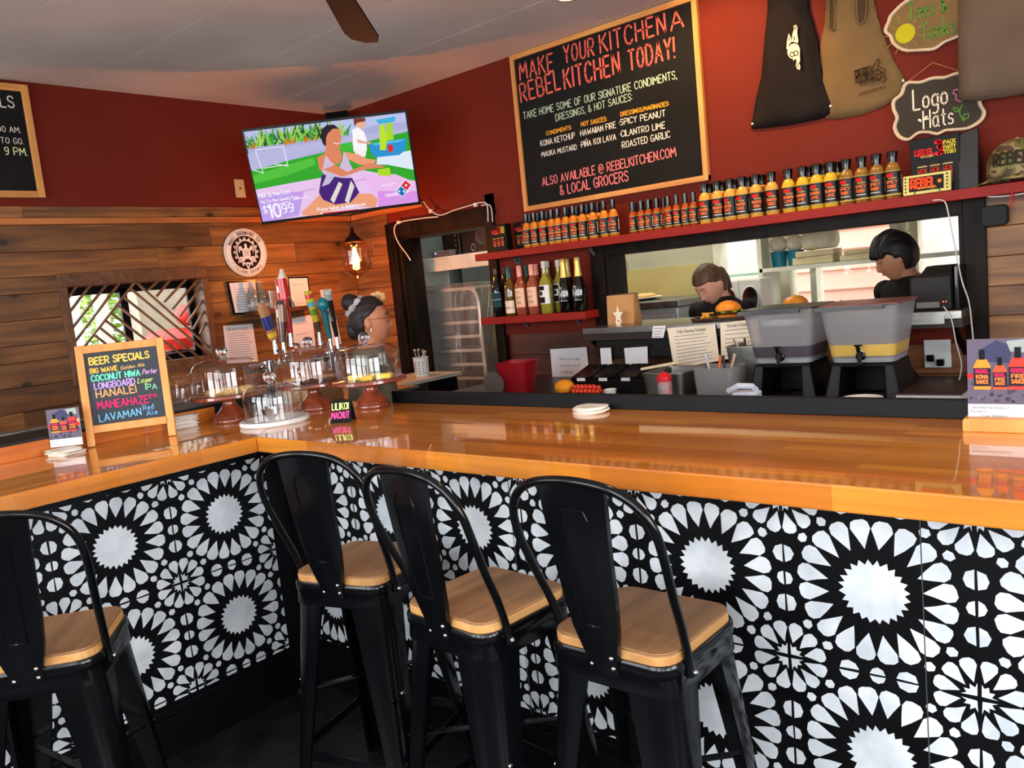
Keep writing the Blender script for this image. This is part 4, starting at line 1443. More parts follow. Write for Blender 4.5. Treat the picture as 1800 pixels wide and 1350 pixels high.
def paper(name, label, px, axis='x', const=-4.914, frm=False, lines=8, title=None, red=None, colr=None, cat='notice', circle=False, mat=None):
    """sheet whose corners TL, TR, BR, BL are seen at px"""
    M0 = frame((const, 0, 0), PI / 2) if axis == 'x' else frame((0, const, 0))
    q = [at_m(M0, *p) for p in px]
    cx, cz = sum(p[0] for p in q) / 4, sum(p[1] for p in q) / 4
    loc = (const, cx, cz) if axis == 'x' else (cx, const, cz)
    th = thing(name, label, cat, M=frame(loc, PI / 2 if axis == 'x' else 0))
    l = [(p[0] - cx, p[1] - cz) for p in q]
    if frm:
        big = [(x * 1.14, z * 1.12) for x, z in l]
        MB().prism(list(reversed(big)), -0.012, 0).build('black_frame', BLACKM, th)
    y = -0.0128 if frm else -0.0006
    MB().prism(list(reversed(l)), y, 0 if not frm else -0.011).build('sheet', mat or PAPER, th)
    A = ART()
    lerp = lambda u, v: tuple((l[0][k] * (1 - u) + l[1][k] * u) * (1 - v) + (l[3][k] * (1 - u) + l[2][k] * u) * v for k in (0, 1))
    if title:
        a, b = lerp(0.2, 0.14), lerp(0.8, 0.14)
        A.text(title, a[0], a[1], 0.014, GRY, width=math.hypot(b[0] - a[0], b[1] - a[1]), weight=0.18, ang=math.atan2(b[1] - a[1], b[0] - a[0]))
    rn = random.Random(len(label))
    for k in range(lines):
        v = 0.22 + 0.68 * k / max(lines - 1, 1)
        e = rn.uniform(0.7, 0.9)
        A.stroke([lerp(0.12, v), lerp(e, v)], 0.003, LRED if red == k else GRY, up=False)
    if circle:
        c = lerp(0.14, 0.1)
        A.stroke(circ(0.011, 12, c[0], c[1]), 0.003, rgb(90, 80, 120), closed=True, up=False)
    if A.mb.v:
        A.build('printed_lines', PRINT, th, M=Matrix.Translation((0, y - 0.0002, 0)))
    return th


paper('licence_frame', 'black-framed licence sheet with a red heading line under the round sign', [(401, 498), (446, 495), (455, 548), (412, 550)], frm=True, lines=9, red=3)
paper('licence_frame', 'black-framed blank sheet behind the tall red tap handle', [(506, 490), (538, 489), (544, 536), (512, 540)], frm=True, lines=2)
paper('paper_notice', 'white paper notice on the planks left of the beer taps', [(392, 573), (444, 569), (454, 636), (399, 639)], lines=12, circle=True, title='NOTICE')
paper('paper_notice', 'white sheet pinned between the two groups of taps', [(513, 560), (548, 553), (555, 608), (517, 613)], lines=3)
paper('paper_notice', 'tall cream strip behind the teal tap handle', [(562, 510), (581, 508), (600, 604), (584, 609)], lines=0)
paper('paper_notice', 'salmon coloured card beside the bartender hair bun', [(583, 529), (604, 526), (608, 556), (592, 556)], axis='y', const=3.975, lines=0, mat=P('salmon_paper', rgb(240, 170, 140), 0.8))
paper('dark_card', 'dark square card pinned above the pink heart', [(592, 556), (611, 555), (614, 580), (596, 581)], axis='y', const=3.975, lines=0, cat='card', mat=P('dark_card_paper', rgb(50, 26, 34), 0.7))
hm = at_y(604, 593, 3.978)
hp = [(0.034 * 16 * math.sin(t) ** 3 / 17, 0.034 * (13 * math.cos(t) - 5 * math.cos(2 * t) - 2 * math.cos(3 * t) - math.cos(4 * t)) / 17) for t in [2 * PI * k / 28 for k in range(28)]]
hb = MB().prism(hp, -0.004, 0).build('paper_heart', P('pink_heart', rgb(226, 60, 100), 0.7))
hb.location = hm
tag(hb, 'pink paper heart on the wall left of the bartender', 'heart')

# ================================================================== red shelves
SHELFR = P('red_shelf_paint', rgb(142, 32, 24), 0.55, col2=rgb(132, 28, 22), scale=3, bump=0.1, bscale=70, spec=0.2)
SZ = 1.694
sh = thing('wall_shelf', 'long red shelf above the kitchen hatch lined with sauce bottles', 'shelf', (0, 0, 0))
MB().box(-3.53, 1.2, 3.82, 3.998, 1.652, SZ).build('shelf_board', SHELFR, sh, bevel=0.002)
BRK = P('bracket_grey', rgb(78, 82, 86), 0.5)
for x in (-3.32, -2.74, 0.3):
    MB().box(x - 0.012, x + 0.012, 3.985, 3.998, 1.54, 1.652).bar((x, 3.985, 1.60), (x, 3.94, 1.65), 0.02, 0.006).build('bracket', BRK, sh)
WZ = 1.296
s2 = thing('wall_shelf', 'short red shelf holding the wine bottles', 'shelf', (0, 0, 0))
MB().box(-3.545, -2.74, 3.83, 4.0, 1.252, WZ).build('shelf_board', SHELFR, s2, bevel=0.002)
for x in (-3.3, -2.9):
    MB().bar((x, 3.99, 1.215), (x, 3.96, 1.25), 0.02, 0.006).build('bracket', BRK, s2)

# ================================================================== sauce bottles
CAPB = P('black_cap_plastic', rgb(8, 8, 9), 0.22, coat=0.4)
GLINK = P('label_black', rgb(24, 23, 24), 0.4)
ORD = ['first', 'second', 'third', 'fourth', 'fifth', 'sixth', 'seventh', 'eighth', 'ninth', 'tenth', 'eleventh', 'twelfth', 'thirteenth', 'fourteenth', 'fifteenth']


def sauce(kind):
    """root mesh = filled glass body, children: cap, label (> label_print)"""
    if kind == 'tall':
        h, r, col, col2, l0, l1, lines = 0.20, 0.0265, rgb(216, 132, 34), rgb(190, 100, 22), 0.012, 0.108, ('PIÑA KOI', 'LAVA')
        prof = [(r * 0.9, 0), (r, 0.004), (r, 0.108), (r * 0.93, 0.122), (r * 0.62, 0.142), (0.0135, 0.148), (0.012, 0.152)]
        cap = [(0.0150, 0.145), (0.0140, 0.165), (0.0150, 0.198), (0.012, 0.2)]
    elif kind == 'small':
        h, r, col, col2, l0, l1, lines = 0.168, 0.0215, rgb(178, 82, 28), rgb(140, 56, 16), 0.010, 0.092, ('HAWAIIAN', 'FIRE')
        prof = [(r * 0.9, 0), (r, 0.004), (r, 0.092), (r * 0.8, 0.106), (0.012, 0.122), (0.011, 0.128)]
        cap = [(0.0138, 0.116), (0.0132, 0.140), (0.0142, 0.166), (0.011, 0.168)]
    else:
        h, r, l0, l1 = 0.20, 0.0315, 0.013, 0.118
        col, col2, lines = {'garlic': (rgb(216, 160, 72), rgb(200, 140, 54), ('ROASTED', 'GARLIC')),
                            'mustard': (rgb(216, 178, 44), rgb(200, 160, 34), ('CILANTRO', 'LIME')),
                            'peanut': (rgb(160, 114, 46), rgb(112, 74, 30), ('SPICY', 'PEANUT'))}[kind]
        prof = [(r * 0.92, 0), (r, 0.004), (r, 0.119), (r * 0.96, 0.128), (r * 0.84, 0.139), (r * 0.64, 0.149), (0.0165, 0.155), (0.016, 0.16)]
        cap = [(0.0180, 0.153), (0.0185, 0.168), (0.0235, 0.197), (0.021, 0.2)]
    body = MB().lathe(prof, 20).build('sauce_bottle', P('sauce_' + kind, col, 0.12, col2=col2, scale=30, coat=1.0), None, smooth=True, angle=1.2)
    MB().lathe(cap, 16).build('cap', CAPB, body, smooth=True, angle=0.7)
    lb = MB().lathe([(r + 0.0004, l0), (r + 0.0006, l1)], 20, cap=False, a0=-PI / 2 - 2.3, a1=-PI / 2 + 2.3).build('label', GLINK, body, smooth=True)
    A = ART(0.0001)
    A.y = -0.0008
    w = r * 1.25
    H = l1 - l0
    yel = rgb(220, 190, 90)
    for k in range(34):
        x = -2.25 * r + k * 4.5 * r / 33
        A.poly(circ(r * 0.06, 6, x, l1 - 0.002 + 0.001 * (k % 2)), yel, up=False)
        A.poly(circ(r * 0.075, 6, x, l0 + 0.003 + 0.0014 * (k % 2)), yel, up=False)
        if k % 2:
            A.poly(circ(r * 0.05, 6, x, l0 + 0.0075), yel, up=False)
    A.text('REBEL', -w * 0.55, l0 + H * 0.76, H * 0.12, rgb(214, 34, 34), width=w * 0.8, weight=0.26)
    A.text('KITCHEN', -w * 0.3, l0 + H * 0.67, H * 0.05, yel, width=w * 0.8, weight=0.2)
    A.text(lines[0], -w * 0.58, l0 + H * 0.49, H * 0.115, rgb(232, 116, 56), width=w * 1.16, weight=0.22)
    A.text(lines[1], -w * 0.45, l0 + H * 0.31, H * 0.115, rgb(232, 108, 48), width=w * 0.9, weight=0.22)
    A.stroke([(-w * 0.5, l0 + H * 0.21), (w * 0.5, l0 + H * 0.21)], H * 0.03, rgb(220, 214, 206))
    A.poly([(r * 1.45, l0 + H * 0.2), (r * 1.95, l0 + H * 0.2), (r * 1.95, l0 + H * 0.85), (r * 1.45, l0 + H * 0.85)], rgb(214, 208, 200))
    A.wrap(r)
    A.build('label_print', PRINT, lb)
    return body


def row(kind, pxs, Y, what, group, h, front=True):
    first = None
    rnd = random.Random(len(what) + len(pxs))
    n = len(pxs)
    for i, x in enumerate(pxs):
        a = at_y(x, 0, Y)
        # foot of the bottle: find the pixel height where the shelf top is met
        lo = at_y(x, 300, Y)
        t = (SZ - a.z) / (lo.z - a.z)
        p = at_y(x, 300 * t - h, Y)
        q = (p.x, Y, SZ)
        lab = '%s, %s from the left in the %s row' % (what, ORD[i], 'front' if front else 'back')
        if first is None:
            if kind in KIDS:
                first = copy_tree(KIDS[kind])
            else:
                first = sauce(kind)
                KIDS[kind] = first
            o = first
        else:
            o = copy_tree(KIDS[kind])
        o.location = q
        o.rotation_euler = (0, 0, rnd.uniform(-0.15, 0.55) - 0.1)
        tag(o, lab, 'bottle', group)


row('tall', [927, 940.5, 955.6, 971, 982, 995.6, 1009, 1025, 1043, 1063, 1079], 3.862, 'orange hot sauce bottle', 'tall orange sauces under the menu board', 32)
row('tall', [934, 948, 964, 1000, 1016, 1034, 1053], 3.93, 'orange hot sauce bottle', 'tall orange sauces under the menu board', 32, False)
row('small', [1113, 1128, 1141, 1155.5, 1175.5, 1190, 1205.5, 1220], 3.86, 'small red-brown hot sauce bottle', 'small hot sauces', 28)
row('small', [1118, 1130, 1144, 1157, 1168], 3.93, 'small red-brown hot sauce bottle', 'small hot sauces', 28, False)
row('garlic', [1240, 1262, 1284.4, 1306, 1330, 1357.8], 3.862, 'pale orange garlic dressing bottle', 'pale orange dressings', 34)
row('garlic', [1250, 1272, 1294, 1317, 1341], 3.935, 'pale orange garlic dressing bottle', 'pale orange dressings', 34, False)
row('mustard', [1387, 1412, 1436.7, 1461], 3.862, 'yellow dressing bottle', 'yellow dressings', 35)
row('mustard', [1424, 1449, 1474], 3.935, 'yellow dressing bottle', 'yellow dressings', 35, False)
row('peanut', [1489, 1515.6, 1542, 1570], 3.862, 'golden brown peanut dressing bottle', 'golden brown dressings', 37)

# ---- three-pack cartons
def three_pack(name, label, x, w=0.125, h=0.165, flip=False, rz=0.0, group=None, y0=3.875):
    t = thing(name, label, 'box', (x, y0, SZ), rz, group)
    MB().box(0, w, 0, 0.055, 0, h).build('carton', P('carton_black', rgb(14, 14, 13), 0.45, spec=0.15), t, bevel=0.002)
    A = ART()
    A.text('REBEL', w * 0.10, h * 0.70, h * 0.10, rgb(230, 44, 44), width=w * 0.38, weight=0.25)
    A.text('KITCHEN', w * 0.22, h * 0.655, h * 0.03, rgb(240, 200, 120), width=w * 0.25, weight=0.2)
    A.text('3', w * 0.52, h * 0.68, h * 0.23, rgb(236, 34, 44), width=w * 0.13, weight=0.26)
    for k, s in enumerate(('PACK', 'PARTY', 'TRIO')):
        A.text(s, w * 0.69, h * (0.84 - 0.085 * k), h * 0.062, rgb(232, 206, 60), width=w * 0.23, weight=0.26)
    for k in range(3):
        cx = w * (0.24 + 0.26 * k)
        A.poly([(cx - w * 0.11, h * 0.17), (cx + w * 0.11, h * 0.17), (cx + w * 0.11, h * 0.47), (cx + w * 0.07, h * 0.54), (cx - w * 0.07, h * 0.54), (cx - w * 0.11, h * 0.47)], rgb(60, 44, 34))
        A.text('REBEL', cx - w * 0.08, h * 0.40, h * 0.05, rgb(210, 50, 44), width=w * 0.16, weight=0.3)
        A.text('SAUCE', cx - w * 0.085, h * 0.31, h * 0.055, rgb(240, 110, 60), width=w * 0.17, weight=0.3)
        A.text('FIRE', cx - w * 0.07, h * 0.22, h * 0.055, rgb(240, 120, 70), width=w * 0.14, weight=0.3)
        A.stroke([(cx - w * 0.1, h * 0.5), (cx + w * 0.1, h * 0.5)], h * 0.014, rgb(220, 200, 120))
    A.build('print', PRINT, t, M=Matrix.Translation((0, -0.0006, 0)))
    return t


three_pack('gift_box', 'black three-bottle gift box at the far left end of the shelf', at_y(864, 440, 3.87).x, group='three-pack gift boxes')
three_pack('gift_box', 'black three-bottle gift box partly hidden by the orange sauces', at_y(906, 430, 3.93).x, y0=3.93, group='three-pack gift boxes')
three_pack('gift_box', 'large black three-pack gift box under the Logo Hats sign', at_y(1602, 320, 3.89).x, w=0.19, h=0.235, y0=3.89, group='three-pack gift boxes')
bp = thing('foil_bag', 'plain shiny black bag standing right of the large gift box', 'bag', (at_y(1685, 320, 3.89).x, 3.88, SZ))
MB().add([(0, 0, 0), (0.075, 0, 0), (0.075, 0.08, 0), (0, 0.08, 0), (0, 0.02, 0.225), (0.075, 0.02, 0.245), (0.075, 0.045, 0.245), (0, 0.045, 0.225)],
         [(3, 2, 1, 0), (4, 5, 6, 7), (0, 1, 5, 4), (1, 2, 6, 5), (2, 3, 7, 6), (3, 0, 4, 7)]).build('pouch', P('foil_dark', rgb(44, 36, 36), 0.4, bump=0.8, bscale=9, spec=0.3), bp, bevel=0.004)
# rebel bar wrapper on a wire rest
w0 = at_y(1587, 330, 3.845)
wr = thing('snack_packet', 'small yellow and black packet lettered REBEL leaning on wire rest', 'packet', (w0.x, 3.842, SZ + 0.004), 0.03)
wr.rotation_euler = (-0.12, 0, 0.03)
MB().box(0, 0.185, 0, 0.014, 0, 0.082).build('wrapper', P('packet_yellow', rgb(222, 206, 120), 0.35), wr, bevel=0.003)
A = ART()
A.poly([(0.024, 0.012), (0.158, 0.012), (0.158, 0.072), (0.024, 0.072)], rgb(30, 28, 22))
A.text('REBEL', 0.032, 0.026, 0.038, rgb(240, 80, 40), width=0.092, weight=0.24)
A.text('KITCHEN', 0.06, 0.016, 0.007, rgb(240, 220, 120), width=0.07, weight=0.22)
A.disc(0.142, 0.045, 0.008, rgb(240, 130, 50))
for k in range(5):
    for x in (0.011, 0.171):
        A.disc(x, 0.014 + 0.014 * k, 0.004, rgb(60, 54, 20), 8)
A.build('print', PRINT, wr, M=Matrix.Translation((0, -0.0006, 0)))
MB().tube([(0.045, -0.004, 0.0), (0.05, -0.006, 0.012), (0.06, -0.006, 0.017), (0.13, -0.006, 0.017), (0.14, -0.006, 0.012), (0.145, -0.004, 0)], 0.0018, 6).build('wire_rest', BLACKM, wr)

# ================================================================== wine bottles
def wine(kind, label, x, Y, hgt=None, grp='wine bottles on the short red shelf'):
    DG = dict(rose=(rgb(150, 74, 52), rgb(240, 160, 140)), white=(rgb(150, 140, 50), rgb(226, 222, 214)), dark=(rgb(10, 14, 14), rgb(70, 40, 30)), green=(rgb(96, 70, 14), rgb(44, 92, 88)), cava=(rgb(10, 10, 12), rgb(224, 196, 110)))
    gc, cc = DG[kind]
    r = 0.037
    if kind == 'cava':
        r = 0.042
        prof = [(r * 0.85, 0), (r, 0.008), (r, 0.12), (r * 0.9, 0.15), (r * 0.6, 0.19), (0.017, 0.225), (0.015, 0.29)]
        cap = [(0.024, 0.19), (0.0195, 0.225), (0.017, 0.27), (0.018, 0.275), (0.017, 0.305), (0.013, 0.31)]
    elif kind == 'dark':
        prof = [(r * 0.85, 0), (r, 0.006), (r, 0.17), (r * 0.8, 0.20), (0.016, 0.235), (0.0145, 0.29)]
        cap = [(0.0155, 0.265), (0.0155, 0.298), (0.013, 0.3)]
    else:
        prof = [(r * 0.85, 0), (r, 0.006), (r, 0.175), (r * 0.86, 0.195), (0.017, 0.22), (0.0145, 0.24), (0.0145, 0.29)]
        cap = [(0.0165, 0.235), (0.016, 0.295), (0.013, 0.3)] if kind != 'white' else [(0.015, 0.27), (0.0175, 0.272), (0.017, 0.281), (0.014, 0.283), (0.0155, 0.285), (0.0155, 0.305), (0.012, 0.31)]
    M = P('wine_glass_' + kind, gc, 0.06, coat=1.0, col2=tuple(c * 0.8 for c in gc), scale=20)
    b = MB().lathe(prof, 20).build('wine_bottle', M, None, smooth=True, angle=1.2)
    MB().lathe(cap, 16).build('foil_cap', P('wine_cap_' + kind, cc, 0.35, metal=0.5 if kind == 'cava' else 0.0), b, smooth=True, angle=0.8)
    A = ART(0.00012)
    A.y = -0.0006
    if kind == 'rose':
        A.poly([(-0.036, 0.05), (0.036, 0.05), (0.036, 0.165), (-0.036, 0.165)], rgb(238, 190, 160))
        for k, s in enumerate(('YES', 'WAY', 'ROSÉ'.replace('É', 'E'))):
            A.text(s, -0.022, 0.130 - 0.03 * k, 0.018, rgb(60, 40, 34), width=0.034, weight=0.1)
        A.stroke([(-0.034, 0.058), (0.034, 0.058)], 0.003, rgb(222, 110, 80))
    elif kind == 'green':
        A.poly([(-0.036, 0.018), (0.036, 0.018), (0.036, 0.095), (-0.036, 0.095)], rgb(232, 208, 184))
        A.text('MIRALVA', -0.026, 0.046, 0.010, rgb(60, 44, 36), width=0.052, weight=0.16)
    elif kind == 'white':
        A.poly([(-0.042, 0.06), (0.036, 0.06), (0.036, 0.17), (-0.042, 0.17)], rgb(222, 224, 220))
        A.poly([(-0.042, 0.065), (0.006, 0.065), (0.006, 0.10), (-0.042, 0.10)], rgb(16, 16, 16))
        A.poly([(-0.042, 0.14), (0.006, 0.14), (0.006, 0.165), (-0.042, 0.165)], rgb(20, 20, 20))
        A.disc(-0.02, 0.122, 0.014, rgb(20, 22, 18))
    elif kind == 'dark':
        A.poly([(-0.04, 0.06), (0.04, 0.06), (0.04, 0.15), (-0.04, 0.15)], rgb(30, 60, 64))
        A.stroke([(-0.036, 0.108), (0.036, 0.108)], 0.006, rgb(140, 150, 140))
    else:
        A.stroke([(-0.035, 0.12), (-0.005, 0.15), (-0.01, 0.07)], 0.002, rgb(220, 220, 224))
        A.text('Taste', -0.028, 0.088, 0.034, rgb(226, 226, 232), width=0.06, weight=0.07, slant=0.3, ang=0.3)
        A.text('PROSECCO', -0.02, 0.066, 0.006, rgb(180, 180, 186), width=0.044, weight=0.2)
    A.wrap(r)
    A.build('label', PRINT, b)
    b.location = (x, Y, WZ)
    b.rotation_euler = (0, 0, 0.25)
    return tag(b, label, 'wine bottle', grp)


for kind, px, Y, lab in (('dark', 878, 3.868, 'dark wine bottle with brown cap at left end of shelf'), ('dark', 893, 3.958, 'dark wine bottle standing behind the cream-labelled one'),
                         ('green', 900.5, 3.868, 'wine bottle with teal cap and cream label'), ('rose', 919.5, 3.868, 'rose wine bottle with pink cap, left one of the pair'),
                         ('green', 932, 3.958, 'teal-capped bottle behind the two rose bottles'), ('rose', 941, 3.868, 'rose wine bottle with pink cap, right one of the pair'),
                         ('rose', 949, 3.958, 'rose wine bottle mostly hidden behind the right front rose'),
                         ('white', 963, 3.868, 'pale white wine bottle with black and white label in front'), ('white', 969, 3.958, 'white wine bottle tucked behind the pale white one'),
                         ('white', 988, 3.958, 'white wine bottle just left of the sparkling wines'), ('cava', 997, 3.866, 'black sparkling wine bottle with gold neck, left one'),
                         ('cava', 1004, 3.954, 'black sparkling wine bottle hidden behind the left one'), ('cava', 1022, 3.868, 'black sparkling wine bottle with gold neck at shelf right end')):
    q = at_y(px, 550, Y)
    wine(kind, lab, q.x, Y)
# ================================================================== bar stools
SEATW = WOOD('oak_seat', rgb(164, 122, 84), rgb(122, 88, 58), axis=1, rough=0.45, vary=0.06, dark=0.2, knots=False)
EDGEW = WOOD('oak_seat_edge', rgb(214, 160, 96), rgb(186, 130, 72), axis=1, rough=0.5, vary=0.06, knots=False)
BOLT = P('bolt_steel', rgb(200, 200, 200), 0.25, metal=1.0)


def stool(label):
    t = thing('bar_stool', label, 'bar stool', (0, 0, 0), 0, 'black metal bar stools with wooden seats')
    # wooden seat, chamfered
    s = MB().slab(rrect(0.292, 0.292, 0.045, 5), 0.742, 0.7475).build('seat', SEATW, t)
    m = MB()
    o0, o1 = rrect(0.296, 0.296, 0.047, 5), rrect(0.284, 0.284, 0.043, 5)
    n = len(o0)
    vs = [(x, y, 0.7245) for x, y in o0] + [(x, y, 0.741) for x, y in o0] + [(x, y, 0.7482) for x, y in o1]
    m.add(vs, [tuple(reversed(range(n)))] + [(j * n + i, j * n + (i + 1) % n, (j + 1) * n + (i + 1) % n, (j + 1) * n + i) for j in range(2) for i in range(n)])
    m.build('seat_edge', EDGEW, s, smooth=True, angle=0.3)
    s.data.materials[0] = SEATW
    # pressed steel pan: rim and skirt
    m = MB()
    rings = [(0.288, 0.043, 0.726), (0.306, 0.05, 0.726), (0.312, 0.052, 0.720), (0.312, 0.052, 0.700), (0.306, 0.05, 0.697), (0.311, 0.052, 0.660), (0.302, 0.05, 0.660), (0.298, 0.048, 0.715)]
    rr = [rrect(w, w, r, 5) for w, r, z in rings]
    vs = [(x, y, rings[j][2]) for j in range(len(rings)) for x, y in rr[j]]
    m.add(vs, [(j * n + i, (j + 1) * n + i, (j + 1) * n + (i + 1) % n, j * n + (i + 1) % n) for j in range(len(rings) - 1) for i in range(n)])
    m.build('seat_pan', BLACKM, t, smooth=True, angle=0.9)
    # legs: folded sheet, wide at the top, tapering to the foot and splayed
    for sx, sy in ((-1, -1), (1, -1), (-1, 1), (1, 1)):
        m = MB()
        for (z, cx, arm, r) in ((0.675, 0.153, 0.104, 0.062), (0.45, 0.170, 0.080, 0.050), (0.2, 0.190, 0.056, 0.034), (0.012, 0.205, 0.040, 0.018)):
            th = 0.010
            pts = []
            for k in range(6):
                a = PI / 2 * k / 5
                pts.append((cx - r + r * math.cos(a), cx - r + r * math.sin(a)))
            outer = [(cx, cx - arm)] + pts + [(cx - arm, cx)]
            inner = [(cx - arm, cx - th), (cx - th - r * 0.4, cx - th), (cx - th, cx - th - r * 0.4), (cx - th, cx - arm)]
            ring = [(sx * x, sy * y, z) for x, y in outer + inner]
            m.v += ring
        k = 12
        for j in range(3):
            for i in range(k):
                f = (j * k + i, j * k + (i + 1) % k, (j + 1) * k + (i + 1) % k, (j + 1) * k + i)
                m.f.append(f if sx * sy < 0 else tuple(reversed(f)))
                m.c.append(None)
        m.f.append(tuple(range(k)))
        m.f.append(tuple(range(3 * k, 4 * k)))
        m.c += [None, None]
        lg = m.build('leg', BLACKM, t, smooth=True, angle=0.6)
        MB().slab(rrect(0.044, 0.044, 0.01, 2, sx * 0.186, sy * 0.186), 0, 0.013).build('rubber_foot', P('rubber_black', rgb(16, 16, 17), 0.6), lg)
    for a, b in (((-0.175, -0.182), (0.175, -0.182)), ((-0.175, 0.182), (0.175, 0.182)), ((-0.182, -0.175), (-0.182, 0.175)), ((0.182, -0.175), (0.182, 0.175))):
        MB().bar((a[0], a[1], 0.215), (b[0], b[1], 0.215), 0.004, 0.026).build('footrest', BLACKM, t)
    MB().bar((-0.165, -0.165, 0.40), (0.165, 0.165, 0.40), 0.018, 0.005).build('cross_brace', BLACKM, t)
    MB().bar((-0.165, 0.165, 0.406), (0.165, -0.165, 0.406), 0.018, 0.005).build('cross_brace', BLACKM, t)
    # tube hoop of the back
    half = [(0.158, -0.085, 0.690), (0.158, -0.090, 0.735), (0.161, -0.110, 0.80), (0.168, -0.145, 0.88), (0.175, -0.178, 0.965), (0.172, -0.193, 1.015), (0.158, -0.203, 1.052), (0.132, -0.210, 1.080), (0.096, -0.215, 1.098), (0.05, -0.218, 1.107)]
    pts = half + [(0, -0.219, 1.110)] + [(-x, y, z) for x, y, z in reversed(half)]
    sm = []
    V = [Vector(p) for p in pts]
    for i in range(len(V) - 1):
        p0, p1, p2, p3 = V[max(i - 1, 0)], V[i], V[i + 1], V[min(i + 2, len(V) - 1)]
        for k in range(3):
            u = k / 3
            sm.append(0.5 * ((2 * p1) + (p2 - p0) * u + (2 * p0 - 5 * p1 + 4 * p2 - p3) * u * u + (3 * p1 - p0 - 3 * p2 + p3) * u ** 3))
    sm.append(V[-1])
    MB().tube(sm, 0.0095, 10).build('back_hoop', BLACKM, t, smooth=True)
    # splat, curved, wide at the top, with flanges and a pressed panel
    prof = [(-0.158, 0.690, 0.036), (-0.162, 0.72, 0.037), (-0.168, 0.75, 0.045), (-0.176, 0.79, 0.055), (-0.187, 0.86, 0.064), (-0.203, 0.96, 0.071), (-0.213, 1.05, 0.077), (-0.217, 1.102, 0.080)]
    m = MB()
    for y, z, w in prof:
        m.v += [(-w, y + 0.012, z), (-w, y, z), (-w * 0.5, y - 0.004, z), (w * 0.5, y - 0.004, z), (w, y, z), (w, y + 0.012, z), (w - 0.003, y + 0.012, z), (w - 0.003, y + 0.003, z), (-w + 0.003, y + 0.003, z), (-w + 0.003, y + 0.012, z)]
    k = 10
    for j in range(len(prof) - 1):
        for i in range(k):
            m.f.append((j * k + i, j * k + (i + 1) % k, (j + 1) * k + (i + 1) % k, (j + 1) * k + i))
            m.c.append(None)
    sp = m.build('back_splat', BLACKM, t, smooth=True, angle=0.5)
    # pressed groove outline on the splat
    g = [(-0.024, -0.1830, 0.80), (-0.034, -0.2155, 1.03), (-0.026, -0.2175, 1.05), (0.026, -0.2175, 1.05), (0.034, -0.2155, 1.03), (0.024, -0.1830, 0.80)]
    gp = []
    for i in range(6):
        a, b = Vector(g[i]), Vector(g[(i + 1) % 6])
        for q in range(4):
            p = a.lerp(b, q / 4)
            zz = p.z
            yy = [pr for pr in prof if pr[1] <= zz][-1]
            nx = [pr for pr in prof if pr[1] > zz][0]
            tt = (zz - yy[1]) / (nx[1] - yy[1])
            p.y = yy[0] + (nx[0] - yy[0]) * tt - 0.0042
            gp.append(p)
    MB().tube(gp, 0.0022, 6, closed=True).build('pressed_groove', BLACKM, sp, smooth=True)
    for p in ((-0.026, -0.160, 0.706), (0.026, -0.160, 0.706), (0.026, -0.165, 0.730)):
        MB().ball(p, (0.006, 0.006, 0.006), 10, 6).build('bolt', BOLT, t, smooth=True)
    for s in (-1, 1):
        MB().ball((s * 0.170, -0.085, 0.700), (0.006, 0.007, 0.007), 10, 6).build('bolt', BOLT, t, smooth=True)
        MB().ball((s * 0.1735, -0.135, 0.42), (0.004, 0.007, 0.007), 10, 6).build('bolt', BOLT, t, smooth=True)
    return t


st = stool('rightmost black bar stool, its oak seat before the long bar panel')
st.location, st.rotation_euler = (-0.955, 1.45, 0), (0, 0, math.radians(0))
copy_tree(st, (-1.375, 1.40, 0), math.radians(-4), 'middle bar stool of the three along the long bar, oak seat dusty and pale')
copy_tree(st, (-1.895, 1.44, 0), math.radians(16), 'bar stool standing closest to the inner corner of the bar')
copy_tree(st, (-2.21, 0.69, 0), math.radians(52), 'bar stool cut by left edge, facing the left leg of the bar')

# ================================================================== cake stands and domes
CHERRY = WOOD('cherry_wood', rgb(150, 72, 44), rgb(104, 44, 26), axis=0, rough=0.22, coat=0.8, vary=0.05, knots=False)
GLASS = THIN('clear_glass', gain=1.6)
BAKE = P('baked_crumb', rgb(222, 188, 130), 0.8, col2=rgb(180, 130, 70), scale=60, bump=0.8)
YCAKE = P('yellow_cake', rgb(238, 206, 90), 0.7, col2=rgb(226, 186, 70), scale=50, bump=0.4)


def dome(par, r, h, z):
    prof = [(r, z), (r, z + h * 0.62), (r * 0.985, z + h * 0.72), (r * 0.93, z + h * 0.84), (r * 0.82, z + h * 0.93), (r * 0.6, z + h * 0.985), (r * 0.12, z + h), (0.0, z + h)]
    d = MB().lathe(prof, 40, cap=False).build('glass_dome', GLASS, par, smooth=True, angle=2)
    MB().tube([(r * math.cos(2 * PI * k / 40), r * math.sin(2 * PI * k / 40), z + 0.003) for k in range(40)], 0.0025, 6, closed=True).build('dome_rim', GLASS, d, smooth=True)
    MB().lathe([(0.011, z + h), (0.010, z + h + 0.006), (0.017, z + h + 0.012), (0.024, z + h + 0.026), (0.021, z + h + 0.040), (0.010, z + h + 0.047), (0, z + h + 0.048)], 16).build('dome_knob', P('knob_glass', (0.9, 0.92, 0.95), 0.03, trans=1.0, col2=(0.9, 0.92, 0.95)), d, smooth=True)
    return d


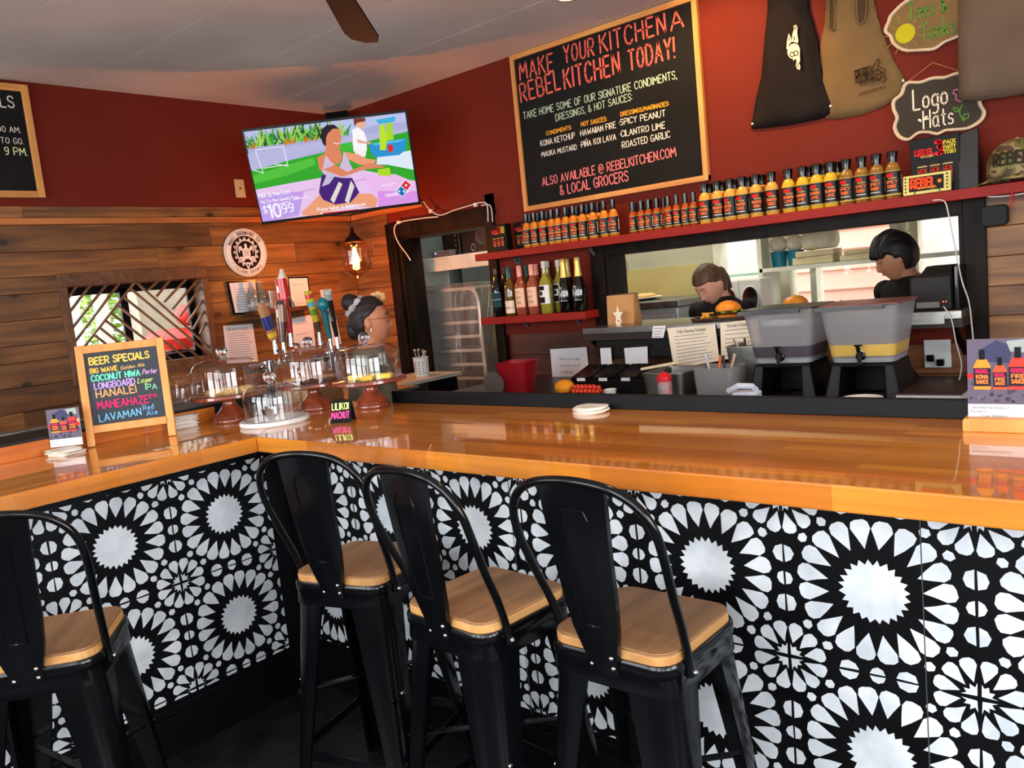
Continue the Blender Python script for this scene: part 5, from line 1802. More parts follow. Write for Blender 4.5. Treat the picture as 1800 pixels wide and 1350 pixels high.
def cake_stand(label, x, y, hz=0.111, r=0.146, dr=0.128, dh=0.139):
    t = thing('cake_stand', label, 'cake stand', (x, y, ZB), 0, 'cherry wood cake stands with glass domes')
    MB().lathe([(0.0, 0), (0.066, 0), (0.070, 0.007), (0.067, 0.016), (0.060, 0.019), (0.065, 0.026), (0.058, 0.034), (0.038, 0.052), (0.027, 0.070), (0.025, 0.082), (0.034, hz - 0.018), (0.040, hz - 0.012)], 32).build('pedestal', CHERRY, t, smooth=True, angle=1.0)
    MB().lathe([(0, hz - 0.014), (r * 0.9, hz - 0.014), (r, hz - 0.008), (r, hz + 0.002), (r * 0.97, hz + 0.004), (r * 0.92, hz), (0, hz)], 40).build('plate', CHERRY, t, smooth=True, angle=0.9)
    dome(t, dr, dh, hz + 0.0005)
    return t


cs = cake_stand('right-hand glass-domed cherry cake stand with yellow bars in front of the bartender', -2.545, 2.07)
for k, (dx, dy, a) in enumerate(((-0.055, -0.02, 0.3), (0.01, 0.02, 1.0), (0.02, -0.035, -0.4), (0.06, 0.03, 0.6))):
    b = tag(MB().box(-0.028, 0.028, -0.02, 0.02, 0, 0.02).build('cake_bar', YCAKE, None, bevel=0.003), ('leftmost', 'rear', 'front', 'rightmost')[k] + ' yellow cake bar under the right-hand glass dome', 'pastry', 'yellow bars under the right dome')
    b.location = (-2.545 + dx, 2.07 + dy, ZB + 0.1115)
    b.rotation_euler = (0, 0, a)
cake_stand('middle glass-domed cherry cake stand between two others', -2.80, 1.985)
for k, (dx, dy) in enumerate(((-0.03, 0.0), (0.05, 0.04), (0.05, -0.04))):
    b = tag(MB().lathe([(0, 0), (0.034, 0), (0.038, 0.006), (0.03, 0.013), (0, 0.015)], 16).build('cookie', P('dark_cookie', rgb(92, 54, 36), 0.8, col2=rgb(70, 40, 26), scale=50, bump=0.8), None, smooth=True), 'dark brown cookie under the middle dome', 'pastry', 'cookies under the middle dome')
    b.location = (-2.80 + dx, 1.985 + dy, ZB + 0.1115)
cake_stand('left glass-domed cherry cake stand beside the beer specials board', -2.965, 1.70)
for k, (dx, dy) in enumerate(((0.0, -0.05), (0.045, -0.01), (-0.01, 0.01), (0.06, 0.045))):
    b = tag(MB().lathe([(0, 0), (0.036, 0), (0.043, 0.01), (0.036, 0.022), (0.018, 0.027), (0, 0.028)], 16).build('scone', BAKE, None, smooth=True), 'pale sugared scone under the left dome', 'pastry', 'scones under the left dome')
    b.location = (-2.965 + dx, 1.70 + dy, ZB + 0.1115)
# front dome on a white marble board
mb_ = thing('cake_board', 'low glass dome on a round white board at the bar corner', 'cake dish', (-2.70, 1.725, ZB))
MB().lathe([(0, 0), (0.126, 0), (0.130, 0.004), (0.130, 0.014), (0.127, 0.018), (0, 0.018)], 44).build('round_board', P('white_marble', rgb(226, 224, 218), 0.3, col2=rgb(206, 204, 200), scale=6), mb_, smooth=True, angle=0.7)
dome(mb_, 0.108, 0.128, 0.0185)

# small tented sign
lm = frame((-2.455, 1.70, ZB), math.radians(33), 0.42)
ls = thing('tent_card', 'small black tent card lettered LILIKOI MACNUT on the bar', 'sign', (-2.385, 1.80, ZB), math.radians(33))
m = MB()
m.add([(-0.038, -0.03, 0), (0.038, -0.03, 0), (0.038, 0, 0.078), (-0.038, 0, 0.078), (-0.038, -0.028, 0), (0.038, -0.028, 0), (0.038, 0.002, 0.078), (-0.038, 0.002, 0.078)],
      [(0, 1, 2, 3), (7, 6, 5, 4), (0, 3, 7, 4), (1, 5, 6, 2), (3, 2, 6, 7), (0, 4, 5, 1)])
m.build('front_leaf', CHB, ls)
m = MB()
m.add([(-0.038, 0.03, 0), (0.038, 0.03, 0), (0.038, 0.0, 0.078), (-0.038, 0.0, 0.078), (-0.038, 0.032, 0), (0.038, 0.032, 0), (0.038, 0.002, 0.078), (-0.038, 0.002, 0.078)],
      [(3, 2, 1, 0), (4, 5, 6, 7), (4, 7, 3, 0), (2, 6, 5, 1), (0, 1, 5, 4)])
m.build('rear_leaf', CHB, ls)
A = ART()
A.text('LILIKOI', -0.032, 0.049, 0.024, rgb(222, 236, 140), width=0.06, weight=0.16)
A.text('MACNUT', -0.034, 0.017, 0.024, rgb(240, 80, 150), width=0.066, weight=0.16)
A.build('lettering', CHALK, ls, M=Matrix.Translation((0, -0.0315, 0)) @ Matrix.Rotation(-math.atan2(0.03, 0.078), 4, 'X'))

# ================================================================== beer specials A-frame
PALEW = WOOD('golden_easel_wood', rgb(226, 158, 76), rgb(198, 126, 52), axis=2, rough=0.45, vary=0.05, knots=False)
BLp, BRp = Vector((-3.067, 1.189, ZB)), Vector((-2.913, 1.442, ZB))
fz = math.atan2((BRp - BLp).y, (BRp - BLp).x)
AF = frame((BLp + BRp) / 2, fz, 0.15)
af = thing('easel_sign', 'golden wood easel chalkboard lettered BEER SPECIALS on the bar', 'sign', M=frame((BLp + BRp) / 2, fz))
t15 = Matrix.Rotation(-0.15, 4, 'X')
for s in (-1, 1):
    MB().box(s * 0.148 - (0.026 if s > 0 else 0), s * 0.148 + (0.026 if s < 0 else 0), -0.012, 0, 0.001, 0.365, M=t15).build('side_rail', PALEW, af, bevel=0.002)
    MB().bar((s * 0.13, 0.058, 0.34), (s * 0.13, 0.135, 0.006), 0.02, 0.01).build('rear_leg', PALEW, af)
MB().box(-0.122, 0.122, -0.0115, 0, 0.335, 0.363, M=t15).build('top_rail', PALEW, af, bevel=0.002)
MB().box(-0.122, 0.122, -0.016, 0, 0.047, 0.075, M=t15).build('bottom_rail', PALEW, af, bevel=0.002)
MB().box(-0.122, 0.122, -0.005, 0, 0.074, 0.336, M=t15).build('slate_panel', SLATE, af)
A = ART()
A.y = -0.0055
cr2 = (130, 590, 6.426)
L2 = lambda s, p0, p1, h, c, w=0.16, **k: A.line_px(AF, s, p0, p1, h, c, crop=cr2, weight=w, jitter=0.02, **k)
L2('BEER SPECIALS', (182, 335), (852, 250), 78, rgb(246, 196, 90), 0.2)
L2('BIG WAVE', (190, 430), (495, 392), 52, rgb(240, 184, 80), 0.22)
L2('Golden Ale', (528, 388), (795, 345), 40, rgb(240, 196, 110), 0.12, slant=0.3)
L2('COCONUT HIWA', (205, 522), (750, 450), 68, rgb(110, 226, 186), 0.2)
L2('Porter', (775, 440), (935, 418), 56, rgb(226, 170, 226), 0.12, slant=0.3)
L2('LONGBOARD', (240, 610), (695, 548), 70, rgb(190, 160, 240), 0.18)
L2('Lager', (722, 540), (888, 515), 56, rgb(206, 230, 120), 0.12, slant=0.3)
L2('HANALEI', (262, 705), (708, 640), 82, rgb(222, 160, 108), 0.17)
L2('IPA', (815, 610), (940, 600), 60, rgb(140, 226, 170), 0.13)
L2('MAHEAHAZE', (275, 832), (845, 755), 84, rgb(224, 50, 104), 0.16)
L2('IPA', (858, 712), (945, 690), 46, rgb(224, 50, 104), 0.13)
L2('LAVAMAN', (298, 975), (765, 895), 80, rgb(120, 186, 232), 0.14)
L2('Red', (790, 845), (905, 822), 56, rgb(120, 186, 232), 0.12)
L2('Ale', (828, 905), (950, 880), 52, rgb(120, 186, 232), 0.12)
A.build('lettering', CHALK, af, M=t15)


# ================================================================== photo cards
def promo_card(name, label, M, w, h, stand=False):
    t = thing(name, label, 'card', M=M)
    tl = Matrix.Rotation(-0.06, 4, 'X')
    z0 = 0.022 if stand else 0.002
    MB().box(-w / 2, w / 2, 0, 0.003, z0, z0 + h, M=tl).build('card_sheet', PAPER, t)
    A = ART()
    A.y = -0.0003
    A.poly([(-w / 2, z0 + h * 0.2), (w / 2, z0 + h * 0.2), (w / 2, z0 + h), (-w / 2, z0 + h)], rgb(96, 88, 104))
    rn = random.Random(5)
    for k in range(26):
        x, z = rn.uniform(-w * 0.46, w * 0.46), z0 + h * rn.uniform(0.22, 0.46)
        A.poly(circ(w * rn.uniform(0.02, 0.05), 7, x, z), rn.choice([rgb(120, 112, 128), rgb(82, 74, 92), rgb(140, 130, 140)]), up=False)
    A.y -= 0.0002
    A.poly([(-w * 0.32, z0 + h * 0.86), (-w * 0.05, z0 + h * 0.98), (w * 0.2, z0 + h * 0.9), (w * 0.14, z0 + h * 0.7), (-w * 0.2, z0 + h * 0.72)], rgb(60, 62, 90))
    A.poly([(w * 0.1, z0 + h * 0.97), (w * 0.42, z0 + h * 0.99), (w * 0.44, z0 + h * 0.82), (w * 0.16, z0 + h * 0.84)], rgb(150, 160, 154))
    A.poly([(w * 0.28, z0 + h * 0.62), (w * 0.5, z0 + h * 0.72), (w * 0.5, z0 + h * 0.5), (w * 0.3, z0 + h * 0.5)], rgb(222, 150, 120))
    for cx, s, c in ((-w * 0.27, 1.0, rgb(236, 140, 50)), (0.0, 0.8, rgb(224, 84, 50)), (w * 0.27, 1.04, rgb(220, 60, 50))):
        bz = z0 + h * 0.38
        hw, hh = w * 0.13 * s, h * 0.34 * s
        A.poly([(cx - hw, bz), (cx + hw, bz), (cx + hw, bz + hh * 0.85), (cx + hw * 0.55, bz + hh * 1.1), (cx - hw * 0.55, bz + hh * 1.1), (cx - hw, bz + hh * 0.85)], c)
        A.poly([(cx - hw * 0.35, bz + hh * 1.08), (cx + hw * 0.35, bz + hh * 1.08), (cx + hw * 0.35, bz + hh * 1.45), (cx - hw * 0.35, bz + hh * 1.45)], rgb(22, 20, 28))
        A.poly([(cx - hw, bz + hh * 0.12), (cx + hw, bz + hh * 0.12), (cx + hw, bz + hh * 0.78), (cx - hw, bz + hh * 0.78)], rgb(34, 30, 44))
        A.text('REBEL', cx - hw * 0.75, bz + hh * 0.6, hh * 0.12, rgb(226, 40, 90), width=hw * 1.5, weight=0.26)
        A.text('KONA' if cx < 0 else 'FIRE', cx - hw * 0.7, bz + hh * 0.40, hh * 0.13, rgb(244, 130, 60), width=hw * 1.4, weight=0.26)
        A.text('SAUCE', cx - hw * 0.7, bz + hh * 0.22, hh * 0.13, rgb(244, 130, 60), width=hw * 1.4, weight=0.26)
    A.disc(-w * 0.45, z0 + h * 0.55, w * 0.05, rgb(230, 40, 36), 12)
    A.disc(w * 0.44, z0 + h * 0.56, w * 0.06, rgb(230, 40, 36), 12)
    TX = rgb(110, 112, 118)
    A.text('Take Home the Flavors of', -w * 0.46, z0 + h * 0.145, h * 0.028, TX, width=w * 0.6, weight=0.14)
    A.text('Big Island', -w * 0.46, z0 + h * 0.10, h * 0.028, TX, width=w * 0.24, weight=0.14)
    A.text('Free Shipping', -w * 0.30, z0 + h * 0.045, h * 0.03, rgb(90, 110, 120), width=w * 0.4, weight=0.14)
    A.build('print', PRINT, t, M=tl)
    if stand:
        MB().prism([(-w * 0.56, 0), (w * 0.56, 0), (w * 0.56, 0.022), (w * 0.54, 0.03), (-w * 0.54, 0.03), (-w * 0.56, 0.022)], -0.028, 0.032).build('wooden_base', PALEW, t, bevel=0.002)
    return t


p0, p1 = at_z(1693, 752, ZB), at_z(1800, 757, ZB)
promo_card('menu_card', 'sauce photo card in a wooden base at the right end of the bar', frame((p0.x + 0.078, p0.y - 0.012, ZB), math.radians(2)), 0.128, 0.182, stand=True)
# coaster stacks
COAST = P('coaster_board', rgb(232, 224, 210), 0.8, col2=rgb(218, 208, 192), scale=12)
COASTE = P('coaster_paper', rgb(226, 222, 214), 0.8)


def coasters(lab, grp, x, y, n, r=0.048, sq=False, jit=0.01, th=0.0022, seed=1, z0=ZB, last=None):
    rn = random.Random(seed)
    src = None
    for k in range(n):
        if src is None:
            src = MB().slab(rrect(2 * r, 2 * r, 0.012, 3) if sq else circ(r, 28), 0, th).build('coaster', COAST, None)
            o = src
        else:
            o = src.copy()
            COL.objects.link(o)
        o.location = (x + rn.uniform(-jit, jit), y + rn.uniform(-jit, jit), z0 + 0.0003 + k * (th + 0.0004))
        o.rotation_euler = (0, 0, rn.uniform(-0.4, 0.4))
        tag(o, ('lowest ' if k == 0 else 'topmost ' if k == n - 1 else ORD[k] + ' from bottom ') + lab, 'coaster', grp)
    return src


q = at_z(1046, 722, ZB)
coasters('round paper coaster by the black back ledge', 'coasters by the ledge', q.x, q.y - 0.02, 4, 0.054, jit=0.016, th=0.004, seed=3)
q = at_z(115, 798, ZB)
coasters('square coaster of the stack under the small photo card', 'coasters at left end', q.x, q.y, 5, 0.046, True, 0.009, 0.0035, seed=5)
promo_card('menu_card', 'small sauce photo card standing behind the left coasters', frame((q.x - 0.03, q.y + 0.02, ZB + 0.0205), fz - 0.2), 0.108, 0.132)
q = at_z(322, 752, ZB)
coasters('coaster of the tall stack right of the specials board', 'coasters right of the easel', q.x - 0.03, q.y + 0.02, 12, 0.045, True, 0.006, 0.0035, seed=8)

# upside-down tumblers on the rail behind the left ledge
gsrc = None
for k, (dx, dy) in enumerate(((0, 0), (0.02, -0.085), (-0.03, 0.085), (0.0, -0.17))):
    if gsrc is None:
        gsrc = MB().lathe([(0.036, 0), (0.0365, 0.06), (0.031, 0.118), (0.026, 0.122), (0, 0.122)], 20, cap=False).build('tumbler', GLASS, None, smooth=True, angle=1)
        o = gsrc
    else:
        o = gsrc.copy()
        COL.objects.link(o)
    o.location = (-3.26 + dx, 1.665 + dy, 1.1325)
    tag(o, ('third', 'second', 'rearmost', 'nearest')[k] + ' upturned clear tumbler on the rail behind the left ledge', 'glass', 'upturned tumblers')

# ================================================================== pendant lamp
PX = Vector((-4.295, 3.50, 0))
pd = thing('pendant_lamp', 'amber glass jar pendant lamp glowing below the television', 'lamp', (PX.x, PX.y, 1.60))
AMBERG = THIN('amber_glass', tint=(1.0, 0.80, 0.55), gain=1.4)
MB().lathe([(0.028, 0.285), (0.068, 0.272), (0.090, 0.248), (0.094, 0.225), (0.092, 0.12), (0.088, 0.095), (0.076, 0.072), (0.045, 0.052), (0.018, 0.038), (0.013, 0.012), (0, 0.0)], 28, cap=False).build('glass_jar', AMBERG, pd, smooth=True, angle=2)
MB().lathe([(0.058, 0.262), (0.05, 0.285), (0.026, 0.305), (0.012, 0.335), (0.008, 0.36), (0, 0.362)], 20).build('metal_cap', P('bronze', rgb(60, 42, 34), 0.4, metal=0.8), pd, smooth=True)
MB().tube([(0, 0, 0.36), (0, 0, 0.74), (-0.02, 0.02, 0.76), (-0.60, 0.47, 0.76)], 0.003, 6).build('cord', BLACKM, pd)
fil = P('filament', rgb(255, 190, 90), emis=(1.0, 0.50, 0.13), estr=60)
m = MB()
for k in range(8):
    a = 2 * PI * k / 8
    m.tube([(0.014 * math.cos(a), 0.014 * math.sin(a), 0.10), (0.010 * math.cos(a + 0.2), 0.010 * math.sin(a + 0.2), 0.225)], 0.0022, 5)
m.build('filament', fil, pd)
MB().lathe([(0.012, 0.24), (0.026, 0.22), (0.027, 0.12), (0.018, 0.085), (0, 0.075)], 16, cap=False).build('bulb', THIN('bulb_glass', tint=(1, 0.9, 0.75), gain=1), pd, smooth=True)
MB().lathe([(0.014, 0.235), (0.014, 0.265)], 12).build('socket', BLACKM, pd)
glow('pendant_glow', (PX.x, PX.y, 1.76), 46, (1.0, 0.34, 0.06), 0.03)

# recessed lamp in the ceiling
dl = thing('ceiling_light', 'small round recessed ceiling light above the menu board', 'lamp', (-2.40, 3.45, ZC))
MB().lathe([(0.045, -0.006), (0.06, -0.006), (0.066, 0.0), (0.045, 0.0)], 28, cap=False).build('trim_ring', WHITEP, dl, smooth=True)
MB().lathe([(0, -0.004), (0.046, -0.005)], 24, cap=False).build('diffuser', P('lamp_diffuser', (1, 0.8, 0.4), emis=(1.0, 0.72, 0.25), estr=7), dl)

# ceiling fan: one blade reaches into the picture
fan = thing('ceiling_fan', 'dark ceiling fan blade hanging at the top edge of the picture', 'fan', (-2.04, 1.62, 0))
MB().lathe([(0.02, 2.62), (0.10, 2.61), (0.11, 2.56), (0.08, 2.50), (0, 2.49)], 24).build('motor', P('fan_brown', rgb(13, 8, 8), 0.6, spec=0.1), fan, smooth=True)
MB().tube([(0, 0, 2.6), (0, 0, ZC)], 0.018, 10).build('rod', BLACKM, fan)
tipd = math.atan2(2.37 - 1.62, -2.68 + 2.04)
for k in range(3):
    a = tipd + k * 2 * PI / 3
    Mb = Matrix.Rotation(a, 4, 'Z') @ Matrix.Translation((0.16, 0, 2.545)) @ Matrix.Rotation(0.2, 4, 'X')
    MB().slab([(0, -0.045), (0.75, -0.07), (0.83, -0.055), (0.86, 0), (0.83, 0.055), (0.75, 0.07), (0, 0.045)], 0, 0.008, M=Mb).build('blade', MATS['fan_brown'], fan, bevel=0.002)
    MB().box(-0.09, 0.06, -0.02, 0.02, -0.004, 0.0, M=Mb).build('blade_iron', BLACKM, fan)
# ================================================================== back counter and hatch
pc = thing('prep_counter', 'low work counter behind the bar under the kitchen hatch', 'counter', (0, 0, 0))
MB().box(-3.45, -0.70, 3.12, 3.97, 0.86, 0.90).build('steel_top', P('dark_steel', rgb(60, 60, 60), 0.35, metal=0.8), pc, bevel=0.003)
MB().box(-3.42, -0.73, 3.16, 3.97, 0.0, 0.86).build('cabinet', BLACKP, pc)
CZ = 0.90
ps = thing('pass_shelf', 'long stainless steel pass shelf through the kitchen hatch', 'shelf', (0, 0, 0))
MB().box(-2.70, -0.80, 3.74, 4.20, 1.172, 1.205).build('steel_top', STEEL, ps, bevel=0.002)
MB().box(-2.70, -0.80, 3.755, 4.0, 1.135, 1.172).build('under_channel', P('dark_channel', rgb(46, 36, 30), 0.5), ps)
for x in (-2.68, -0.84):
    MB().bar((x, 3.985, 1.0), (x, 3.80, 1.13), 0.02, 0.02).build('bracket', BLACKM, ps)
tr_ = thing('ticket_rail', 'dark ticket rail under the steel pass shelf holding receipts', 'rail', (0, 0, 0))
MB().box(-2.66, -2.15, 3.80, 3.997, 1.03, 1.134).build('printer_body', P('soft_black', rgb(16, 14, 14), 0.4), tr_, bevel=0.006)
MB().box(-2.63, -2.30, 3.785, 3.80, 1.085, 1.10).build('rail_bar', P('bronze_rail', rgb(56, 40, 32), 0.35, metal=0.7), tr_)
paper('receipt', 'narrow blank white receipt hanging left under the pass shelf', [(1055, 612), (1074, 611), (1076, 641), (1057, 641)], 'y', 3.782, lines=0, cat='receipt')
paper('receipt', 'wider white receipt hanging right of the narrow one', [(1097, 612), (1138, 609), (1139, 641), (1100, 643)], 'y', 3.782, lines=0, cat='receipt')
paper('receipt', 'cream receipt curling over the front of the pass shelf', [(1148, 573), (1171, 572), (1166, 594), (1146, 594)], 'y', 3.735, lines=4, cat='receipt')
IVP = P('ivory_paper', rgb(238, 224, 200), 0.8)
paper('paper_notice', 'sheet titled Daily Cleaning Schedule taped to the pass shelf', [(1173, 577), (1257, 570), (1265, 634), (1185, 649)], 'y', 3.73, lines=9, title='Daily Cleaning Schedule', mat=IVP)
paper('paper_notice', 'second schedule sheet folded at its foot beside the drink dispenser', [(1266, 568), (1332, 560), (1343, 628), (1268, 632)], 'y', 3.728, lines=7, title='Kitchen Schedule', mat=IVP)
nt = paper('paper_notice', 'white handwritten note on the dark planks behind the prep counter', [(967, 614), (1031, 610), (1036, 657), (972, 673)], 'y', 3.996, lines=0)
A = ART()
for k, s_ in enumerate(('Make sure to wipe', 'and line up all', 'of the ice')):
    A.text(s_, -0.07, 0.02 - 0.04 * k, 0.018, rgb(60, 56, 70), width=0.15 if k < 2 else 0.09, weight=0.09)
A.build('handwriting', PRINT, nt, M=Matrix.Translation((0, -0.001, 0)))['kind'] = 'stuff'

# ---- drink dispensers
FROST = THIN('frosted_plastic', gain=0.6, rough=0.35, haze=0.6, hazecol=(0.50, 0.48, 0.49))


def dispenser(label, x, y, drink, lid):
    t = thing('drink_dispenser', label, 'dispenser', (x, y, CZ), math.radians(2), 'drink dispensers on the prep counter')
    sb = P('stand_black', rgb(9, 9, 10), 0.4, spec=0.2)
    m = MB()
    for s in (-1, 1):
        m.add([(s * 0.148, -0.15, 0), (s * 0.088, -0.15, 0), (s * 0.088, 0.15, 0), (s * 0.148, 0.15, 0), (s * 0.118, -0.12, 0.145), (s * 0.078, -0.12, 0.145), (s * 0.078, 0.12, 0.145), (s * 0.118, 0.12, 0.145)],
              [(3, 2, 1, 0), (4, 5, 6, 7), (0, 1, 5, 4), (1, 2, 6, 5), (2, 3, 7, 6), (3, 0, 4, 7)])
    m.box(-0.12, 0.12, -0.122, 0.122, 0.13, 0.147).box(-0.10, 0.10, 0.09, 0.12, 0.0, 0.14)
    m.build('stand', sb, t, bevel=0.008)

    def shell(z0, z1, k0, k1, name, mat, par, cap=True):
        A0, A1 = rrect(0.236 * k0, 0.236 * k0, 0.03, 4), rrect(0.236 * k1, 0.236 * k1, 0.034, 4)
        n = len(A0)
        m = MB()
        m.add([(a, b, z0) for a, b in A0] + [(a, b, z1) for a, b in A1], [(i, (i + 1) % n, (i + 1) % n + n, i + n) for i in range(n)] + [tuple(reversed(range(n)))] + ([tuple(range(n, 2 * n))] if cap else []))
        return m.build(name, mat, par, smooth=True, angle=0.8)
    tk = shell(0.150, 0.375, 1.0, 1.28, 'tank', FROST, t, cap=False)
    shell(0.152, 0.168, 0.97, 0.99, 'tank_floor', P('tank_floor', rgb(190, 192, 200), 0.3), tk)
    shell(0.176, 0.222, 1.038, 1.097, 'drink', P('drink_' + drink, rgb(206, 166, 84) if drink == 'lemon' else rgb(76, 66, 74), 0.3), tk)
    m = MB()
    m.slab(rrect(0.318, 0.318, 0.04, 4), 0.375, 0.383)
    m.slab(rrect(0.20, 0.06, 0.01, 2, 0, -0.13), 0.362, 0.376)
    m.build('lid', P('lid_' + lid, rgb(124, 74, 78) if lid == 'rose' else rgb(60, 62, 66), 0.35), t, bevel=0.003)
    MB().box(-0.16, 0.10, -0.165, -0.15, 0.362, 0.378).build('lid_edge', BLACKM, t)
    tp_ = MB()
    tp_.lathe([(0.019, 0), (0.019, 0.014), (0.012, 0.016), (0.012, 0.04), (0, 0.04)], 14, M=Matrix.Translation((0, -0.118, 0.178)) @ Matrix.Rotation(PI / 2, 4, 'X'))
    tp_.bar((0, -0.15, 0.195), (0.005, -0.165, 0.145), 0.016, 0.016).bar((0, -0.15, 0.19), (-0.004, -0.156, 0.225), 0.012, 0.012).box(-0.016, 0.016, -0.162, -0.152, 0.22, 0.226)
    tp_.build('tap', BLACKM, t, bevel=0.002)
    if drink == 'lemon':
        MB().tube([(0.012 * math.cos(a / 8 * PI), -0.128, 0.178 + 0.02 * math.sin(a / 8 * PI)) for a in range(-8, 9)], 0.003, 6).build('tap_ring', WHITEP, t)
    return t


dispenser('left drink dispenser with dark tea in its frosted tank', -1.405, 3.46, 'tea', 'grey')
dispenser('right drink dispenser with yellow lemonade and rose lid', -1.075, 3.45, 'lemon', 'rose')

# ---- things along the counter, left to right
q = at_z(925, 690, CZ)
rp = thing('plastic_pitcher', 'translucent red plastic tub leaning by the rack', 'tub', (-2.93, 3.42, CZ), 0.2)
MB().slab(rrect(0.15, 0.15, 0.03), 0, 0.005).add([], []).build('base', P('red_plastic', rgb(150, 22, 32), 0.35), rp)
m = MB()
A0, A1 = rrect(0.13, 0.13, 0.02, 3), rrect(0.19, 0.19, 0.025, 3)
n = len(A0)
m.add([(a, b, 0.0) for a, b in A0] + [(a, b, 0.17) for a, b in A1], [(i, (i + 1) % n, (i + 1) % n + n, i + n) for i in range(n)])
m.build('tub_wall', P('red_plastic', rgb(206, 30, 44)), rp, smooth=True, angle=0.7)
dk = MB().prism(circ(0.065, 28), -0.004, 0.004).build('round_paddle', P('grey_brown_plastic', rgb(104, 92, 86), 0.5))
dk.location, dk.rotation_euler = (-2.99, 3.28, CZ + 0.066), (0.12, 0, 0.15)
tag(dk, 'grey brown round lid leaning against the red tub', 'lid')
org = MB().ball((0, 0, 0.04), (0.052, 0.052, 0.04), 20, 12).build('orange', P('orange_skin', rgb(240, 150, 30), 0.45, bump=0.4, scale=120), None, smooth=True)
org.location = (-2.56, 3.345, CZ)
tag(org, 'single orange beside the tray of cherry tomatoes', 'fruit')
ty = thing('tomato_tray', 'shallow tray heaped with cherry tomatoes beside the orange', 'tray', (-2.405, 3.35, CZ), 0.05)
m = MB()
m.box(-0.085, 0.085, -0.06, 0.06, 0, 0.012)
m.build('tray', P('leafy_tray', rgb(150, 150, 70), 0.6, col2=rgb(90, 110, 40), scale=40), ty, bevel=0.003)
rn = random.Random(2)
ts = None
for k in range(26):
    if ts is None:
        ts = MB().ball((0, 0, 0), 0.0125, 10, 6).build('cherry_tomato', P('tomato_red', rgb(222, 60, 30), 0.2, coat=0.6), None, smooth=True)
        o = ts
    else:
        o = ts.copy()
        COL.objects.link(o)
    o.location = (-2.405 + (k % 7 - 3) * 0.0245, 3.31 + ((k // 7) % 2) * 0.026 + (0.013 if k >= 14 else 0), CZ + 0.0125 + 0.0125 + 0.018 * (k // 14))
    tag(o, 'red cherry tomato heaped in the small tray', 'tomato', 'cherry tomatoes in the tray')
rk = MB().lathe([(0, 0), (0.026, 0), (0.032, 0.035), (0.029, 0.035), (0.024, 0.006), (0, 0.006)], 20).build('ramekin', WHITEP, None, smooth=True, angle=0.8)
rk.location = (-2.27, 3.33, CZ)
tag(rk, 'small white ramekin right of the cherry tomatoes', 'bowl')
cd = thing('condiment_caddy', 'black condiment caddy with four lidded compartments and white labels', 'caddy', (-2.30, 3.50, CZ), 0.03)
m = MB()
m.box(-0.27, 0.27, -0.08, 0.09, 0, 0.075)
m.build('tray_body', BLACKP, cd, bevel=0.004)
for k in range(4):
    x = -0.2 + 0.133 * k
    ldd = MB().add([(x - 0.06, -0.085, 0.082), (x + 0.06, -0.085, 0.082), (x + 0.06, 0.085, 0.125), (x - 0.06, 0.085, 0.125), (x - 0.06, -0.085, 0.074), (x + 0.06, -0.085, 0.074), (x + 0.06, 0.085, 0.074), (x - 0.06, 0.085, 0.074)],
                   [(0, 1, 2, 3), (4, 7, 6, 5), (0, 4, 5, 1), (1, 5, 6, 2), (2, 6, 7, 3), (3, 7, 4, 0)]).build('lid', BLACKM, cd)
    MB().box(x - 0.025, x + 0.025, -0.0875, -0.0855, 0.062, 0.078).build('label', WHITEP, ldd)
    MB().lathe([(0.004, 0), (0.004, 0.012), (0, 0.014)], 8, c=(x, 0.05, 0.118)).build('knob', BLACKM, ldd)


def pan(name, label, x, y, w, d, h, mat, rz=0.0, cat='pan', rim=True, taper=0.9):
    t = thing(name, label, cat, (x, y, CZ), rz)
    A0, A1 = rrect(w * taper, d * taper, 0.02, 3), rrect(w, d, 0.024, 3)
    n = len(A0)
    inn = [(a * 0.97, b * 0.97) for a, b in A1]
    inb = [(a * 0.95, b * 0.95) for a, b in A0]
    m = MB()
    m.add([(a, b, 0) for a, b in A0] + [(a, b, h) for a, b in A1] + [(a, b, h) for a, b in inn] + [(a, b, 0.006) for a, b in inb],
          [(j * n + i, j * n + (i + 1) % n, (j + 1) * n + (i + 1) % n, (j + 1) * n + i) for j in range(3) for i in range(n)] + [tuple(reversed(range(n))), tuple(range(3 * n, 4 * n))])
    m.build('pan_body', mat, t, smooth=True, angle=0.7)
    if rim:
        MB().tube([(a * 1.01, b * 1.01, h) for a, b in A1], 0.004, 6, closed=True).build('rim', mat, t, smooth=True)
    return t


pan('steel_pan', 'shallow steel pan with a white spatula resting across it', -1.955, 3.42, 0.21, 0.26, 0.115, STEELD)
sp_ = thing('spatula', 'cream handled spatula lying on the steel pan', 'spatula', (-2.10, 3.36, CZ + 0.122), 0.15)
MB().slab([(0, -0.012), (0.16, -0.016), (0.19, 0), (0.16, 0.016), (0, 0.012)], 0, 0.012, M=Matrix.Rotation(-0.14, 4, 'Y')).build('handle', P('cream_handle', rgb(226, 206, 170), 0.5), sp_, bevel=0.003)
rb = MB().lathe([(0, 0), (0.031, 0), (0.032, 0.006), (0.032, 0.085), (0.028, 0.095), (0, 0.095)], 20).build('squeeze_bottle', P('silver_label', rgb(150, 150, 154), 0.35, col2=rgb(190, 80, 70), scale=20), None, smooth=True, angle=0.8)
MB().lathe([(0.032, 0.095), (0.034, 0.11), (0.028, 0.122), (0.016, 0.128), (0.013, 0.134), (0, 0.135)], 18).build('cap', P('red_cap', rgb(214, 26, 40), 0.35), rb, smooth=True)
rb.location = (-1.895, 3.215, CZ)
tag(rb, 'short silver container with bright red cap before the steel pan', 'container')
GREYT = THIN('grey_tub_plastic', gain=0.8, rough=0.25, haze=0.5, hazecol=(0.45, 0.46, 0.48))
